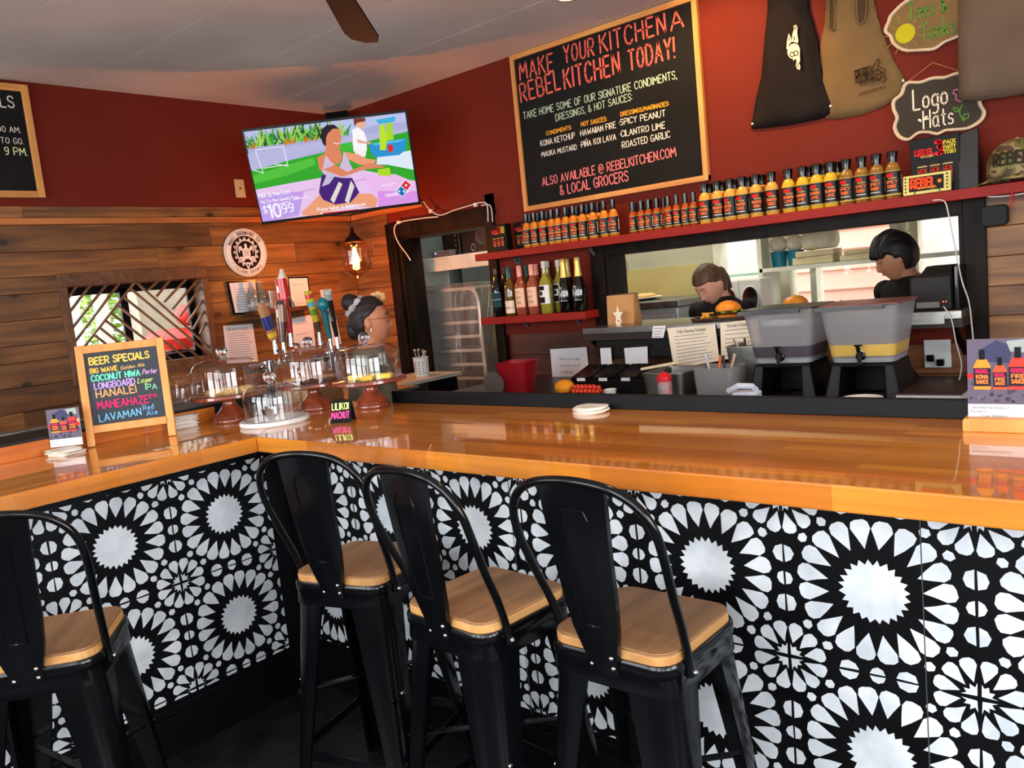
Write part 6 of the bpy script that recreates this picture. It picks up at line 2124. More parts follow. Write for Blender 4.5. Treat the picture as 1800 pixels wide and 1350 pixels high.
pan('utensil_tub', 'clear grey plastic tub holding tongs and orange handled utensils', -1.70, 3.37, 0.19, 0.17, 0.135, GREYT, cat='tub')
for k, (dx, dy, tx, ty_, col, lab) in enumerate(((-0.02, 0.0, 0.03, 0.0, rgb(226, 110, 60), 'orange handled utensil leaning in the grey tub'), (0.01, 0.02, 0.05, 0.02, rgb(200, 170, 150), 'pale handled utensil leaning in the grey tub'),
                                           (0.04, -0.01, -0.02, 0.01, rgb(30, 30, 34), 'black handled utensil leaning in the grey tub'), (-0.04, 0.02, -0.05, 0.03, rgb(190, 190, 192), 'steel utensil leaning in the grey tub'))):
    o = MB().tube([(0, 0, 0.008), (tx * 0.6, ty_ * 0.6, 0.12), (tx, ty_, 0.185)], [0.004, 0.006, 0.008], 8).build('utensil', P('utensil_%d' % k, col, 0.4), None, smooth=True)
    o.location = (-1.70 + dx, 3.37 + dy, CZ + 0.001)
    tag(o, lab, 'utensil')
pan('steel_pan', 'tall steel pan of cutlery left of the tea dispenser', -1.66, 3.64, 0.19, 0.19, 0.20, STEELD, taper=0.85)
for k in range(4):
    o = MB().bar((0, 0, 0), (0.06 * (k % 2) - 0.09, -0.03 + 0.02 * k, 0.215), 0.012, 0.003).build('table_knife', STEEL)
    o.location = (-1.63 - 0.02 * k, 3.62 + 0.012 * k, CZ + 0.012)
    tag(o, 'steel cutlery handle sticking out of the tall steel pan', 'cutlery', 'cutlery in the tall pan')
# folded cloth
cl = MB()
pts = rrect(0.15, 0.10, 0.03, 4)
for j in range(3):
    cl.slab([(x * (1 - 0.12 * j) + 0.01 * j, y * (1 - 0.1 * j)) for x, y in pts], 0.016 * j, 0.016 * j + 0.015)
cl.tube([(-0.05, -0.03, 0.05), (0.0, -0.035, 0.075), (0.05, -0.01, 0.07), (0.055, 0.02, 0.05)], 0.014, 8)
co = cl.build('folded_towel', P('white_towel', rgb(214, 216, 232), 0.9, bump=0.5, scale=50, sheen=0.3), None, bevel=0.006, smooth=True)
co.location = (-1.535, 3.235, CZ + 0.0005)
tag(co, 'crumpled white towel in front of the tall steel pan', 'towel')
co2 = MB().slab(rrect(0.10, 0.07, 0.02), 0, 0.02).build('napkin_stack', MATS['white_towel'], None, bevel=0.004)
co2.location = (-2.10, 3.19, CZ)
tag(co2, 'small white folded napkin left of the shallow pan', 'napkin')
bw = MB().lathe([(0, 0), (0.04, 0), (0.07, 0.028), (0.074, 0.034), (0.070, 0.034), (0.04, 0.006), (0, 0.006)], 28).build('white_bowl', WHITEP, None, smooth=True, angle=0.8)
bw.location = (-1.035, 3.205, CZ)
tag(bw, 'shallow white bowl before the lemonade dispenser', 'bowl')
fo = MB().ball((0, 0, 0.013), (0.04, 0.022, 0.013), 12, 8).build('foil_scrap', P('foil', rgb(200, 200, 204), 0.2, metal=1.0, bump=1.0, scale=40), None, smooth=True)
fo.location = (-1.27, 3.225, CZ)
tag(fo, 'crumpled silver foil between the two dispensers', 'foil')
fo = tag(MB().ball((0, 0, 0.016), (0.028, 0.02, 0.016), 8, 6).build('crumpled_napkin', MATS['white_towel'], None, smooth=True), 'crumpled pale napkin left of the silver foil', 'napkin')
fo.location = (-1.375, 3.215, CZ)
bk = thing('menu_binder', 'dark flat binder lying at the right end of prep counter', 'binder', (-0.83, 3.42, CZ), 0.03)
MB().box(-0.11, 0.11, -0.13, 0.13, 0, 0.03).build('pages', P('pages', rgb(200, 196, 188), 0.7), bk)
MB().box(-0.115, 0.115, -0.135, 0.135, 0.0305, 0.036).build('cover', P('binder_brown', rgb(60, 40, 36), 0.4), bk, bevel=0.002)
# outlet with plugs
ol = thing('wall_outlet', 'white double outlet with black plugs right of the dispensers', 'outlet', (-0.955, 3.998, 0.995))
MB().box(-0.055, 0.055, -0.010, 0, -0.06, 0.065).build('plate', WHITEP, ol, bevel=0.004)
MB().box(-0.04, -0.01, -0.035, -0.010, -0.03, 0.0).box(0.0, 0.03, -0.035, -0.010, -0.05, -0.02).build('plug', BLACKM, ol, bevel=0.004)
cable('cable', [(1581, 627), (1596, 645), (1612, 662), (1622, 671)], 'black cord from the outlet to the counter, upper one', 0.004, Y=3.955, mat=BLACKM)
cable('cable', [(1592, 640), (1606, 652), (1626, 672)], 'black cord from the outlet to the counter, lower one', 0.004, Y=3.95, mat=BLACKM)

# ---- on the pass shelf
PZ = 1.2052
KRAFT = P('kraft_paper', rgb(188, 140, 92), 0.8, col2=rgb(176, 128, 82), scale=8, bump=0.4, bscale=14)
bag = thing('paper_bag', 'brown paper bag behind the white star on the pass shelf', 'bag', (-2.565, 3.97, PZ), 0.05)
m = MB()
m.add([(-0.085, -0.05, 0), (0.085, -0.05, 0), (0.085, 0.05, 0), (-0.085, 0.05, 0), (-0.09, -0.03, 0.165), (0.09, -0.035, 0.165), (0.085, 0.02, 0.17), (-0.09, 0.02, 0.168), (-0.095, 0.0, 0.09), (0.093, 0.0, 0.09)],
      [(3, 2, 1, 0), (4, 5, 6, 7), (0, 1, 5, 4), (2, 3, 7, 6), (0, 4, 8), (3, 0, 8), (7, 3, 8), (4, 7, 8), (1, 9, 5), (2, 9, 1), (6, 9, 2), (5, 9, 6)])
m.build('bag_body', KRAFT, bag, bevel=0.002)
sr = MB().prism([(0.034 * (1 if k % 2 == 0 else 0.42) * math.sin(PI * k / 5), 0.055 + 0.055 * (1 if k % 2 == 0 else 0.42) * math.cos(PI * k / 5)) for k in reversed(range(10))], -0.002, 0.002).box(-0.012, 0.012, -0.008, 0.008, 0, 0.02).build('star_ornament', IVP)
sr.location, sr.rotation_euler = (-2.535, 3.86, PZ), (0, 0, 0.1)
tag(sr, 'small white star ornament standing before the paper bag', 'ornament')


def burger(label, x, y, z, tray=True):
    t = thing('burger', label, 'burger', (x, y, z), 0)
    MB().lathe([(0, 0.0), (0.052, 0.0), (0.056, 0.01), (0.05, 0.018), (0, 0.018)], 22).build('bottom_bun', P('bun_orange', rgb(232, 150, 50), 0.35, col2=rgb(206, 112, 30), scale=14), t, smooth=True)
    MB().lathe([(0, 0.018), (0.056, 0.019), (0.06, 0.026), (0.054, 0.034), (0, 0.034)], 20).build('patty', P('patty_brown', rgb(92, 44, 26), 0.6, col2=rgb(60, 26, 18), scale=60, bump=1.0), t, smooth=True)
    lt = MB()
    n = 40
    lt.v += [(0.045 * math.cos(2 * PI * k / n), 0.045 * math.sin(2 * PI * k / n), 0.037) for k in range(n)]
    lt.v += [((0.066 + 0.006 * math.sin(7 * k)) * math.cos(2 * PI * k / n), (0.066 + 0.006 * math.sin(7 * k)) * math.sin(2 * PI * k / n), 0.034 + 0.006 * math.sin(5 * k)) for k in range(n)]
    for k in range(n):
        lt.f.append((k, (k + 1) % n, n + (k + 1) % n, n + k))
        lt.c.append(None)
    lt.build('lettuce', P('lettuce', rgb(150, 190, 60), 0.5), t, smooth=True)
    MB().lathe([(0, 0.038), (0.06, 0.038), (0.064, 0.046), (0.058, 0.062), (0.04, 0.078), (0.018, 0.086), (0, 0.088)], 24).build('top_bun', MATS['bun_orange'], t, smooth=True)
    return t


tr2 = thing('serving_tray', 'dark oval tray on the pass shelf carrying a burger and fries', 'tray', (-1.90, 3.86, PZ + 0.0), 0.05)
MB().slab([(0.17 * math.cos(2 * PI * k / 28), 0.095 * math.sin(2 * PI * k / 28)) for k in range(28)], 0, 0.01).tube([(0.172 * math.cos(2 * PI * k / 28), 0.097 * math.sin(2 * PI * k / 28), 0.012) for k in range(28)], 0.007, 6, closed=True).build('tray', P('tray_brown', rgb(50, 38, 30), 0.4), tr2, smooth=True, angle=0.8)
burger('burger with glossy orange bun in front of the kitchen woman', -1.875, 3.855, PZ + 0.0105)
rn = random.Random(6)
fr = None
for k in range(9):
    if fr is None:
        fr = MB().box(-0.03, 0.03, -0.005, 0.005, -0.005, 0.005).build('french_fry', P('fry_yellow', rgb(238, 180, 70), 0.5), None, bevel=0.001)
        o = fr
    else:
        o = fr.copy()
        COL.objects.link(o)
    o.location = (-2.0 + rn.uniform(-0.015, 0.015), 3.85 + rn.uniform(-0.03, 0.03), PZ + 0.016 + 0.0102 * (k // 3))
    o.rotation_euler = (0, 0, rn.uniform(0, 3))
    tag(o, 'yellow french fry on the dark tray left of the burger', 'fries', 'fries beside the burger')
burger('second burger further back, right of the window post', -1.64, 4.13, PZ + 0.001)
# ticket printer / pos at the right end
po = thing('ticket_printer', 'dark grey order printer at the right end of the pass shelf', 'printer', (-0.925, 3.90, PZ), -0.02)
MB().box(-0.085, 0.075, -0.09, 0.10, 0, 0.145).build('body', P('printer_grey', rgb(30, 26, 25), 0.5, spec=0.2), po, bevel=0.008)
MB().add([(-0.055, -0.06, 0.145), (0.075, -0.06, 0.145), (0.075, 0.10, 0.145), (-0.055, 0.10, 0.145), (-0.03, -0.04, 0.185), (0.07, -0.04, 0.185), (0.07, 0.08, 0.185), (-0.03, 0.08, 0.185)],
         [(3, 2, 1, 0), (4, 5, 6, 7), (0, 1, 5, 4), (1, 2, 6, 5), (2, 3, 7, 6), (3, 0, 4, 7)]).build('paper_cover', BLACKP, po, bevel=0.004)
MB().box(-0.06, 0.03, -0.0925, -0.0895, 0.012, 0.036).build('port_panel', P('port_grey', rgb(120, 118, 116), 0.5), po)
MB().ball((0.045, -0.091, 0.035), 0.003, 8, 6).ball((0.056, -0.091, 0.035), 0.0025, 8, 6).build('status_lights', P('red_led', (1, 0.2, 0.1), emis=(1, 0.12, 0.05), estr=4), po)
MB().box(0.080, 0.098, -0.06, 0.09, 0, 0.18).build('side_stand', BLACKM, po, bevel=0.004)
cable('cable', [(1640, 352), (1660, 354), (1668, 380), (1676, 420), (1690, 490), (1703, 530), (1708, 570), (1711, 600)], 'white cable hanging down the right side of the hatch', 0.0028, Y=3.79)
cable('cable', [(1658, 538), (1672, 560), (1680, 600), (1690, 640), (1686, 668)], 'white cord dropping from the order printer', 0.0025, Y=3.735)
fd = MB().box(-1.02, -0.86, 3.722, 3.739, 1.155, 1.19).build('drip_rail', STEEL, ps)

# ================================================================== kitchen furniture
ov_ = thing('convection_oven', 'pale steel oven behind the paper bag in the kitchen', 'oven', (-3.05, 5.0, 0))
MB().box(-0.42, 0.42, -0.3, 0.3, 0.25, 1.24).build('body', P('pale_steel', rgb(206, 216, 214), 0.35, metal=0.3), ov_, bevel=0.01)
MB().box(-0.45, 0.45, -0.34, 0.3, 1.242, 1.285).build('top_hood', STEELD, ov_, bevel=0.004)
for s in (-1, 1):
    dr = MB().box(-0.2, 0.2, -0.33, -0.302, 0.5, 1.2).build('door', P('pale_steel', rgb(206, 216, 214)), ov_, bevel=0.004)
    dr.location = (s * 0.205, 0, 0)
    MB().box(-0.14, 0.14, -0.334, -0.331, 0.62, 1.06).build('window', P('oven_glass', rgb(52, 58, 60), 0.15), dr)
    for k in range(6):
        MB().box(-0.12 + 0.04 * k, -0.10 + 0.04 * k, -0.333, -0.330, 1.12, 1.17).build('vent_slot', BLACKP, dr)
for s in (-1, 1):
    MB().box(s * 0.38 - 0.02, s * 0.38 + 0.02, -0.25, 0.25, 0, 0.25).build('leg', STEELD, ov_)
bp2 = thing('bun_platter', 'white platter of pale buns on top of the oven', 'platter', (-3.1, 4.95, 1.2855))
MB().lathe([(0, 0), (0.12, 0), (0.19, 0.02), (0.185, 0.023), (0.12, 0.006), (0, 0.006)], 28).build('dish', WHITEP, bp2, smooth=True)
rn = random.Random(3)
src = None
for k in range(9):
    if src is None:
        src = MB().ball((0, 0, 0.018), (0.042, 0.032, 0.02), 12, 8).build('bread_bun', P('bun_pale', rgb(226, 190, 130), 0.7, col2=rgb(206, 160, 96), scale=20), None, smooth=True)
        o = src
    else:
        o = src.copy()
        COL.objects.link(o)
    a = 2 * PI * k / 8
    o.location = (-3.1 + (0.11 * math.cos(a) if k < 8 else 0), 4.95 + (0.11 * math.sin(a) if k < 8 else 0), 1.295)
    tag(o, 'pale bread bun on the white platter above the oven', 'bun', 'buns on the platter')
# plug socket with coiled lamp on the kitchen wall
ws = thing('wall_socket', 'steel socket box with black round plug on kitchen wall', 'outlet', (at_y(1090, 466, 5.585).x, 5.598, at_y(1090, 466, 5.585).z))
MB().box(-0.03, 0.05, -0.06, 0, -0.045, 0.045).build('steel_box', STEEL, ws, bevel=0.008)
MB().lathe([(0.04, 0), (0.04, 0.03), (0.02, 0.034), (0, 0.034)], 20, M=Matrix.Translation((-0.05, -0.06, 0)) @ Matrix.Rotation(PI / 2, 4, 'X')).build('round_plug', BLACKM, ws, smooth=True, angle=0.7)
MB().tube([(-0.05, -0.09, -0.03), (-0.055, -0.09, -0.12), (-0.10, -0.06, -0.2), (-0.17, -0.03, -0.30), (-0.2, -0.02, -0.5)], 0.006, 6).tube([(0.01, -0.05, 0.045), (0.01, -0.02, 0.3)], 0.008, 6).build('cord', BLACKM, ws)
# shelving right of the first window: upright, shelves, stock
ks = thing('kitchen_shelving', 'cream shelving in front of the kitchen window', 'shelving', (0, 0, 0))
MB().box(-2.30, -0.95, 5.22, 5.5, 1.40, 1.425).build('shelf', WFR, ks)
MB().box(-0.95, -0.30, 5.22, 5.5, 1.50, 1.525).build('shelf', P('dark_red_shelf', rgb(120, 24, 30), 0.4), ks)
for x in (-2.31, -0.96, -0.30):
    MB().box(x, x + 0.03, 5.22, 5.5, 0, 1.75).build('upright', WFR, ks)
MB().box(-2.31, -0.27, 5.20, 5.5, 1.70, 1.74).build('shelf', WFR, ks)
gs = thing('glass_shelf', 'pale green glass shelf across the left kitchen window', 'shelf', (0, 0, 0))
MB().box(-2.73, -2.33, 5.40, 5.57, 1.385, 1.40).build('pane_shelf', P('green_glass_shelf', rgb(170, 214, 200), 0.15), gs)
CUPB, CUPT = P('teal_cup', rgb(20, 110, 130), 0.35), P('paper_white', rgb(226, 220, 196), 0.7, col2=rgb(200, 194, 166), scale=14)
for k, (x, lab) in enumerate(((-2.21, 'teal tub on the kitchen shelf, left one'), (-2.10, 'teal tub on the kitchen shelf, right one'))):
    o = MB().lathe([(0, 0), (0.045, 0), (0.055, 0.10), (0.05, 0.10), (0.04, 0.01), (0, 0.01)], 20).build('teal_tub', CUPB, None, smooth=True, angle=0.8)
    o.location = (x, 5.34, 1.426)
    tag(o, lab, 'tub')
    p_ = MB().ball((0, 0, 0.045), (0.058, 0.055, 0.055), 14, 10).build('wrapped_cups', CUPT, None, smooth=True)
    p_.location = (x, 5.34, 1.526)
    tag(p_, 'cream wrapped bundle on top of the %s teal tub' % ('left' if k == 0 else 'right'), 'bundle')
o = MB().lathe([(0, 0), (0.055, 0), (0.06, 0.01), (0.06, 0.2), (0.05, 0.21), (0, 0.21)], 18, M=Matrix.Rotation(PI / 2, 4, 'Y')).build('plastic_cup_sleeve', CUPT, None, smooth=True, angle=0.9)
o.location = (-2.04, 5.34, 1.575)
tag(o, 'plastic wrapped sleeve of cups above the takeout boxes', 'cups')
for k, (x, y, z, w, h, lab) in enumerate(((-1.96, 5.34, 1.426, 0.26, 0.045, 'cream takeout box at the bottom of the left stack'), (-1.95, 5.34, 1.4715, 0.24, 0.04, 'cream takeout box on top of the left stack'),
                                      (-1.68, 5.34, 1.426, 0.22, 0.035, 'cream takeout tray at the bottom of the right stack'), (-1.67, 5.34, 1.4615, 0.2, 0.03, 'cream takeout tray on top of the right stack'))):
    o = MB().box(-w / 2, w / 2, -0.09, 0.09, 0, h).build('takeout_box', P('takeout_cream', rgb(206, 192, 150), 0.7, col2=rgb(184, 170, 130), scale=6), None, bevel=0.006)
    o.location, o.rotation_euler = (x, y, z), (0, 0, 0.05 * (k % 2))
    tag(o, lab, 'takeout box', 'takeout boxes on the kitchen shelf')
for k in range(3):
    o = MB().lathe([(0, 0), (0.045, 0), (0.055, 0.058), (0, 0.058)], 18).build('deli_tub', CUPT, None, smooth=True, angle=0.7)
    MB().lathe([(0.058, 0.058), (0.058, 0.068), (0, 0.069)], 18).build('green_lid', P('green_lid', rgb(120, 170, 120), 0.4), o, smooth=True, angle=0.7)
    o.location = (-1.46, 5.33, 1.426 + 0.0695 * k)
    tag(o, 'green lidded tub left of the cook, %s of the stack' % ('bottom', 'middle', 'top')[k], 'tub', 'green lidded tubs')
for k in range(5):
    o = MB().lathe([(0, 0), (0.05, 0), (0.08, 0.014), (0.075, 0.014), (0.045, 0.004), (0, 0.004)], 20).build('black_bowl', P('bowl_black', rgb(30, 18, 20), 0.4), None, smooth=True, angle=0.8)
    o.location = ((-0.80, -0.80, -0.80, -0.55, -0.55)[k], 5.34, 1.5255 + (0.0145, 0.029, 0, 0, 0.0145)[k])
    tag(o, 'dark shallow bowl on the red shelf right of the cook', 'bowl', 'dark bowls on the red shelf')
# two round-windowed white machines low in the window
for k, (x, lab) in enumerate(((-2.62, 'white slush machine behind the kitchen woman shoulder'), (-2.47, 'white slush machine left of the cream window post'))):
    px_ = (1292, 1330)[k]
    qx = at_y(px_, 540, 5.1).x
    o = thing('slush_machine', lab, 'machine', (qx, 5.1, 0), 0, 'white machines under the window')
    MB().box(-0.075, 0.075, -0.08, 0.1, 0.6, 1.37).build('body', P('machine_white', rgb(226, 222, 208), 0.4), o, bevel=0.01)
    MB().box(-0.075, 0.075, -0.08, 0.1, 0.0, 0.598).build('stand', STEELD, o)
    MB().prism(list(reversed(circ(0.052, 24, 0, 1.245, 0.075))), -0.084, -0.0805).build('round_window', P('mirror_round', rgb(200, 200, 206), 0.08, metal=1.0), o)
    MB().tube([(0.056 * math.cos(2 * PI * j / 24), -0.085, 1.245 + 0.08 * math.sin(2 * PI * j / 24)) for j in range(24)], 0.005, 6, closed=True).build('window_ring', WHITEP, o, smooth=True)
# ================================================================== doorway contents
dsf = thing('utility_shelf', 'white shelf inside the doorway above the baking rack', 'shelf', (0, 0, 0))
MB().box(-4.72, -3.60, 4.33, 4.75, 1.715, 1.735).box(-4.72, -3.60, 4.33, 4.35, 1.635, 1.715).build('shelf_board', P('shelf_white', rgb(206, 204, 190), 0.5), dsf, bevel=0.002)
for x in (-4.71, -3.62):
    MB().box(x, x + 0.02, 4.35, 4.75, 0, 1.715).build('upright', WHITEP, dsf)
spk = thing('loudspeaker', 'large black loudspeaker on the shelf inside the doorway', 'speaker', (-4.02, 4.48, 1.736), 0.05)
MB().box(-0.16, 0.14, -0.08, 0.14, 0, 0.235).build('cabinet', P('speaker_black', rgb(10, 10, 11), 0.35), spk, bevel=0.008)
MB().lathe([(0.068, 0), (0.066, 0.008), (0.05, 0.002), (0.012, -0.016), (0, -0.012)], 28, M=Matrix.Translation((0.045, -0.081, 0.115)) @ Matrix.Rotation(PI / 2, 4, 'X')).build('cone', P('cone_brown', rgb(44, 32, 28), 0.6), spk, smooth=True)
for z in (0.04, 0.195):
    MB().tube([(-0.05 + 0.018 * math.cos(2 * PI * j / 16), -0.083, z + 0.024 * math.sin(2 * PI * j / 16)) for j in range(16)], 0.0025, 6, closed=True).build('port_ring', P('ring_grey', rgb(110, 112, 114), 0.3), spk)
bx2 = thing('media_box', 'upright black electronics box left of the loudspeaker', 'electronics', (-4.30, 4.50, 1.736), 0.0)
MB().box(-0.10, 0.08, -0.08, 0.12, 0, 0.19).build('case', P('speaker_black', rgb(10, 10, 11)), bx2, bevel=0.005)
for k in range(4):
    MB().ball((0.04, -0.082, 0.04 + 0.035 * k), 0.004, 8, 6).build('button', P('ring_grey', rgb(110, 112, 114)), bx2)
rt_ = thing('router', 'grey network router with a blue light on the doorway shelf', 'router', (-4.36, 4.385, 1.736), 0)
MB().box(-0.10, 0.10, -0.035, 0.03, 0, 0.045).build('case', P('router_grey', rgb(84, 74, 74), 0.5), rt_, bevel=0.006)
MB().ball((-0.05, -0.036, 0.03), 0.006, 10, 6).build('status_light', P('blue_led', (0.2, 0.3, 1), emis=(0.15, 0.25, 1), estr=5), rt_)
cable('cable', [(703, 400), (712, 410), (722, 428), (735, 438)], 'thin black cord looped at top left inside the doorway', 0.004, Y=4.30, mat=BLACKM)
# fridge panels behind the rack
frd = thing('upright_fridge', 'dull steel upright fridge behind the wrapped baking rack', 'fridge', (-4.45, 5.28, 0))
MB().box(-0.42, 0.42, -0.2, 0.3, 0, 2.05).build('body', P('fridge_steel', rgb(150, 154, 150), 0.4, metal=0.7, col2=rgb(130, 134, 130), scale=3), frd, bevel=0.01)
MB().box(-0.01, 0.01, -0.215, -0.2, 0.1, 2.0).build('door_seam', BLACKP, frd)
# speed rack with trays under plastic
RK = P('rack_aluminium', rgb(226, 224, 210), 0.4, metal=0.2)
rack = thing('baking_rack', 'aluminium sheet pan rack wrapped in clear plastic inside the doorway', 'rack', (-4.41, 4.62, 0), 0.03)
for y in (-0.2, 0.2):
    pts = [(-0.30, y, 0.05), (-0.30, y, 1.40)] + [(-0.30 + 0.09 - 0.09 * math.cos(a), y, 1.40 + 0.09 * math.sin(a)) for a in (0.4, 0.8, 1.2, PI / 2)]
    pts += [(0.30 - 0.09 + 0.09 * math.sin(a), y, 1.40 + 0.09 * math.cos(a)) for a in (0.0, 0.4, 0.8, 1.2, PI / 2)] + [(0.30, y, 0.05)]
    MB().tube(pts, 0.014, 8).build('hoop_frame', RK, rack, smooth=True)
for k in range(12):
    z = 0.18 + 0.105 * k
    MB().box(-0.30, 0.30, -0.2, -0.185, z, z + 0.022).build('runner', RK, rack)
    if k % 2 == 0 or k > 7:
        MB().box(-0.27, 0.27, -0.18, 0.2, z + 0.003, z + 0.014).build('sheet_pan', STEELD, rack)
for x in (-0.28, 0.28):
    for y in (-0.19, 0.19):
        MB().lathe([(0.0, 0), (0.03, 0.0), (0.03, 0.05), (0, 0.05)], 12, c=(x, y, 0)).build('caster', BLACKM, rack)
mbw = MB()
NU, NV = 60, 50
rn = random.Random(9)
for j in range(NV + 1):
    v = j / NV
    for i in range(NU + 1):
        u = i / NU
        # sheet running over the front and both sides
        L = 1.36 * u
        if L < 0.36:
            x, y = -0.335, 0.12 - L
        elif L < 1.03:
            x, y = -0.335 + (L - 0.36), -0.24
        else:
            x, y = 0.335, -0.24 + (L - 1.03)
        z = 1.535 - 1.25 * v
        w = 0.026 * math.sin(19 * u + 6 * v + 2 * math.sin(5 * v)) * (0.2 + v) + 0.02 * math.sin(43 * u - 9 * v) * v + 0.012 * math.sin(71 * u + 17 * v)
        if j == 0:
            x, y = x * 0.8, y * 0.75
        x *= 1 + w * 1.3
        y *= 1 + w * 2.6
        z -= 0.015 * (abs(u - 0.5) * 2) ** 3
        mbw.v.append((x, y, z))
for j in range(NV):
    for i in range(NU):
        a = j * (NU + 1) + i
        mbw.f.append((a, a + 1, a + NU + 2, a + NU + 1))
        mbw.c.append(None)
mbw.f.append(tuple(range(NU + 1)))
mbw.c.append(None)
mbw.build('plastic_cover', THIN('cling_plastic', gain=3.2, rough=0.1, haze=0.2, hazecol=(0.95, 0.95, 0.92)), rack, smooth=True, angle=3)
# steel side counter left of the doorway with the cutlery holder
sc_ = thing('side_counter', 'steel topped side counter in front of the doorway', 'counter', (0, 0, 0))
MB().box(-4.25, -3.83, 3.33, 3.90, 0.925, 0.948).build('steel_top', P('cream_steel', rgb(190, 190, 176), 0.4, metal=0.3), sc_, bevel=0.002)
MB().box(-4.23, -3.86, 3.36, 3.88, 0.0, 0.925).build('cabinet', BLACKP, sc_)
ch_ = thing('cutlery_holder', 'white perforated cutlery cylinder on the steel side counter', 'holder', (-4.0, 3.70, 0.9485))
hd = MB().lathe([(0.046, 0), (0.05, 0.12), (0.054, 0.125), (0.047, 0.122), (0.043, 0.004)], 24, cap=False).lathe([(0, 0), (0.046, 0)], 24, cap=False).build('perforated_cup', WHITEP, ch_, smooth=True, angle=1)
dots = MB()
for a in range(12):
    for r_ in range(5):
        an = 2 * PI * a / 12
        c = Vector((0.0485 * math.cos(an) * (1 + 0.02 * r_), 0.0485 * math.sin(an) * (1 + 0.02 * r_), 0.02 + 0.018 * r_))
        tdir = Vector((-math.sin(an), math.cos(an), 0))
        dots.add([c + tdir * 0.0035 * math.cos(b) + Vector((0, 0, 0.0045 * math.sin(b))) for b in [2 * PI * q_ / 6 for q_ in range(6)]], [tuple(range(6))])
dt = dots.build('holes', BLACKM, hd)
dt['kind'] = 'stuff'
for k in range(7):
    a = 2 * PI * k / 7
    o = MB().tube([(0.01 * math.cos(a), 0.01 * math.sin(a), 0.01), (0.034 * math.cos(a), 0.034 * math.sin(a), 0.14 + 0.004 * k)], 0.003, 6).ball((0.036 * math.cos(a), 0.036 * math.sin(a), 0.15 + 0.004 * k), (0.009, 0.009, 0.013), 8, 6).build('spoon', STEEL, None, smooth=True)
    o.location = (-4.0, 3.70, 0.9505)
    tag(o, 'steel cutlery standing in the white perforated cylinder', 'cutlery', 'cutlery in the holder')
sg2 = paper('small_sign', 'small black sign with white lettering below the steel side counter', [(727, 676), (752, 674), (754, 686), (729, 688)], 'y', 3.325, lines=0, cat='sign', mat=CHB)

# ================================================================== taps
tw = thing('back_bar', 'dark cabinet standing against the left plank wall', 'cabinet', (0, 0, 0))
MB().box(-4.90, -4.0, 1.3, 3.3, 0.0, 0.93).build('cabinet', BLACKP, tw)
MB().box(-4.91, -3.62, 1.28, 3.32, 0.93, 0.95).build('steel_top', STEELD, tw, bevel=0.002)
for y in (1.6, 2.4, 3.2):
    MB().box(-3.70, -3.66, y - 0.02, y + 0.02, 0, 0.93).build('leg', STEELD, tw)
CHROME = P('chrome', rgb(220, 220, 220), 0.08, metal=1.0)
TX = -3.80


def tower(label, py_, ys):
    t = thing('beer_tap', label, 'beer tap', (TX - 0.06, ys[0], 0.951))
    MB().lathe([(0.055, 0), (0.055, 0.012), (0.038, 0.02), (0.036, 0.2), (0.036, 0.265), (0.02, 0.275), (0, 0.276)], 24).build('column', CHROME, t, smooth=True, angle=0.8)
    MB().tube([(0, -0.13, 0.235), (0, 0.13, 0.235)], 0.026, 14).build('manifold', CHROME, t, smooth=True, angle=0.8)
    return t


TWS = []
TWS.append(tower('chrome beer tower under the left group of tap handles', 0, [2.47]))
TWS.append(tower('chrome beer tower under the right group of tap handles', 0, [2.88]))


def handle(label, ptop, pbot, w, X, parts):
    """tapered tap handle between two pixels on the plane x=X; parts: (colour, v0, v1, w0, w1) in fractions of the length"""
    a, b = at_x(*pbot, X), at_x(*ptop, X)
    d = b - a
    twr = TWS[0] if ptop[0] < 530 else TWS[1]
    th = None
    L = d.length
    dn_ = d.normalized()
    sy = Vector((0, 1, 0))
    sy = (sy - dn_ * sy.dot(dn_)).normalized()
    sx = dn_.cross(sy)
    for i, (nm, col, v0, v1, w0, w1, k) in enumerate(parts):
        m = MB()
        n = 12
        steps = 6
        prof = []
        for s in range(steps + 1):
            f = s / steps
            ww = w0 + (w1 - w0) * f
            if k == 'ball':
                ww = w0 * math.sqrt(max(0.02, 1 - (2 * f - 1) ** 2))
            prof.append((v0 + (v1 - v0) * f, ww))
        for v, ww in prof:
            for q_ in range(n):
                an = 2 * PI * q_ / n
                dep = 0.55 if k == 'flat' else 1.0
                p = dn_ * (v * L) + sy * (math.cos(an) * ww * w) + sx * (math.sin(an) * ww * w * dep)
                m.v.append(tuple(p))
        for s in range(steps):
            for q_ in range(n):
                m.f.append((s * n + q_, s * n + (q_ + 1) % n, (s + 1) * n + (q_ + 1) % n, (s + 1) * n + q_))
                m.c.append(None)
        m.f += [tuple(reversed(range(n))), tuple(range(steps * n, steps * n + n))]
        m.c += [None, None]
        o_ = m.build('tap_handle' if i == 0 else nm, P('tap_%s_%d' % (label.split()[0], i), col, 0.3, coat=0.5), th or twr, smooth=True, angle=0.8)
        if i == 0:
            th = o_
            th.location = a - twr.location
            th['label'] = label
    MB().tube([(0, 0, -0.075), (0, 0, 0.0)], [0.014, 0.009], 10).tube([(0, 0, -0.06), (0.06, 0, -0.065), (0.075, 0, -0.12)], 0.008, 8).build('faucet', CHROME, th, smooth=True)
    return th


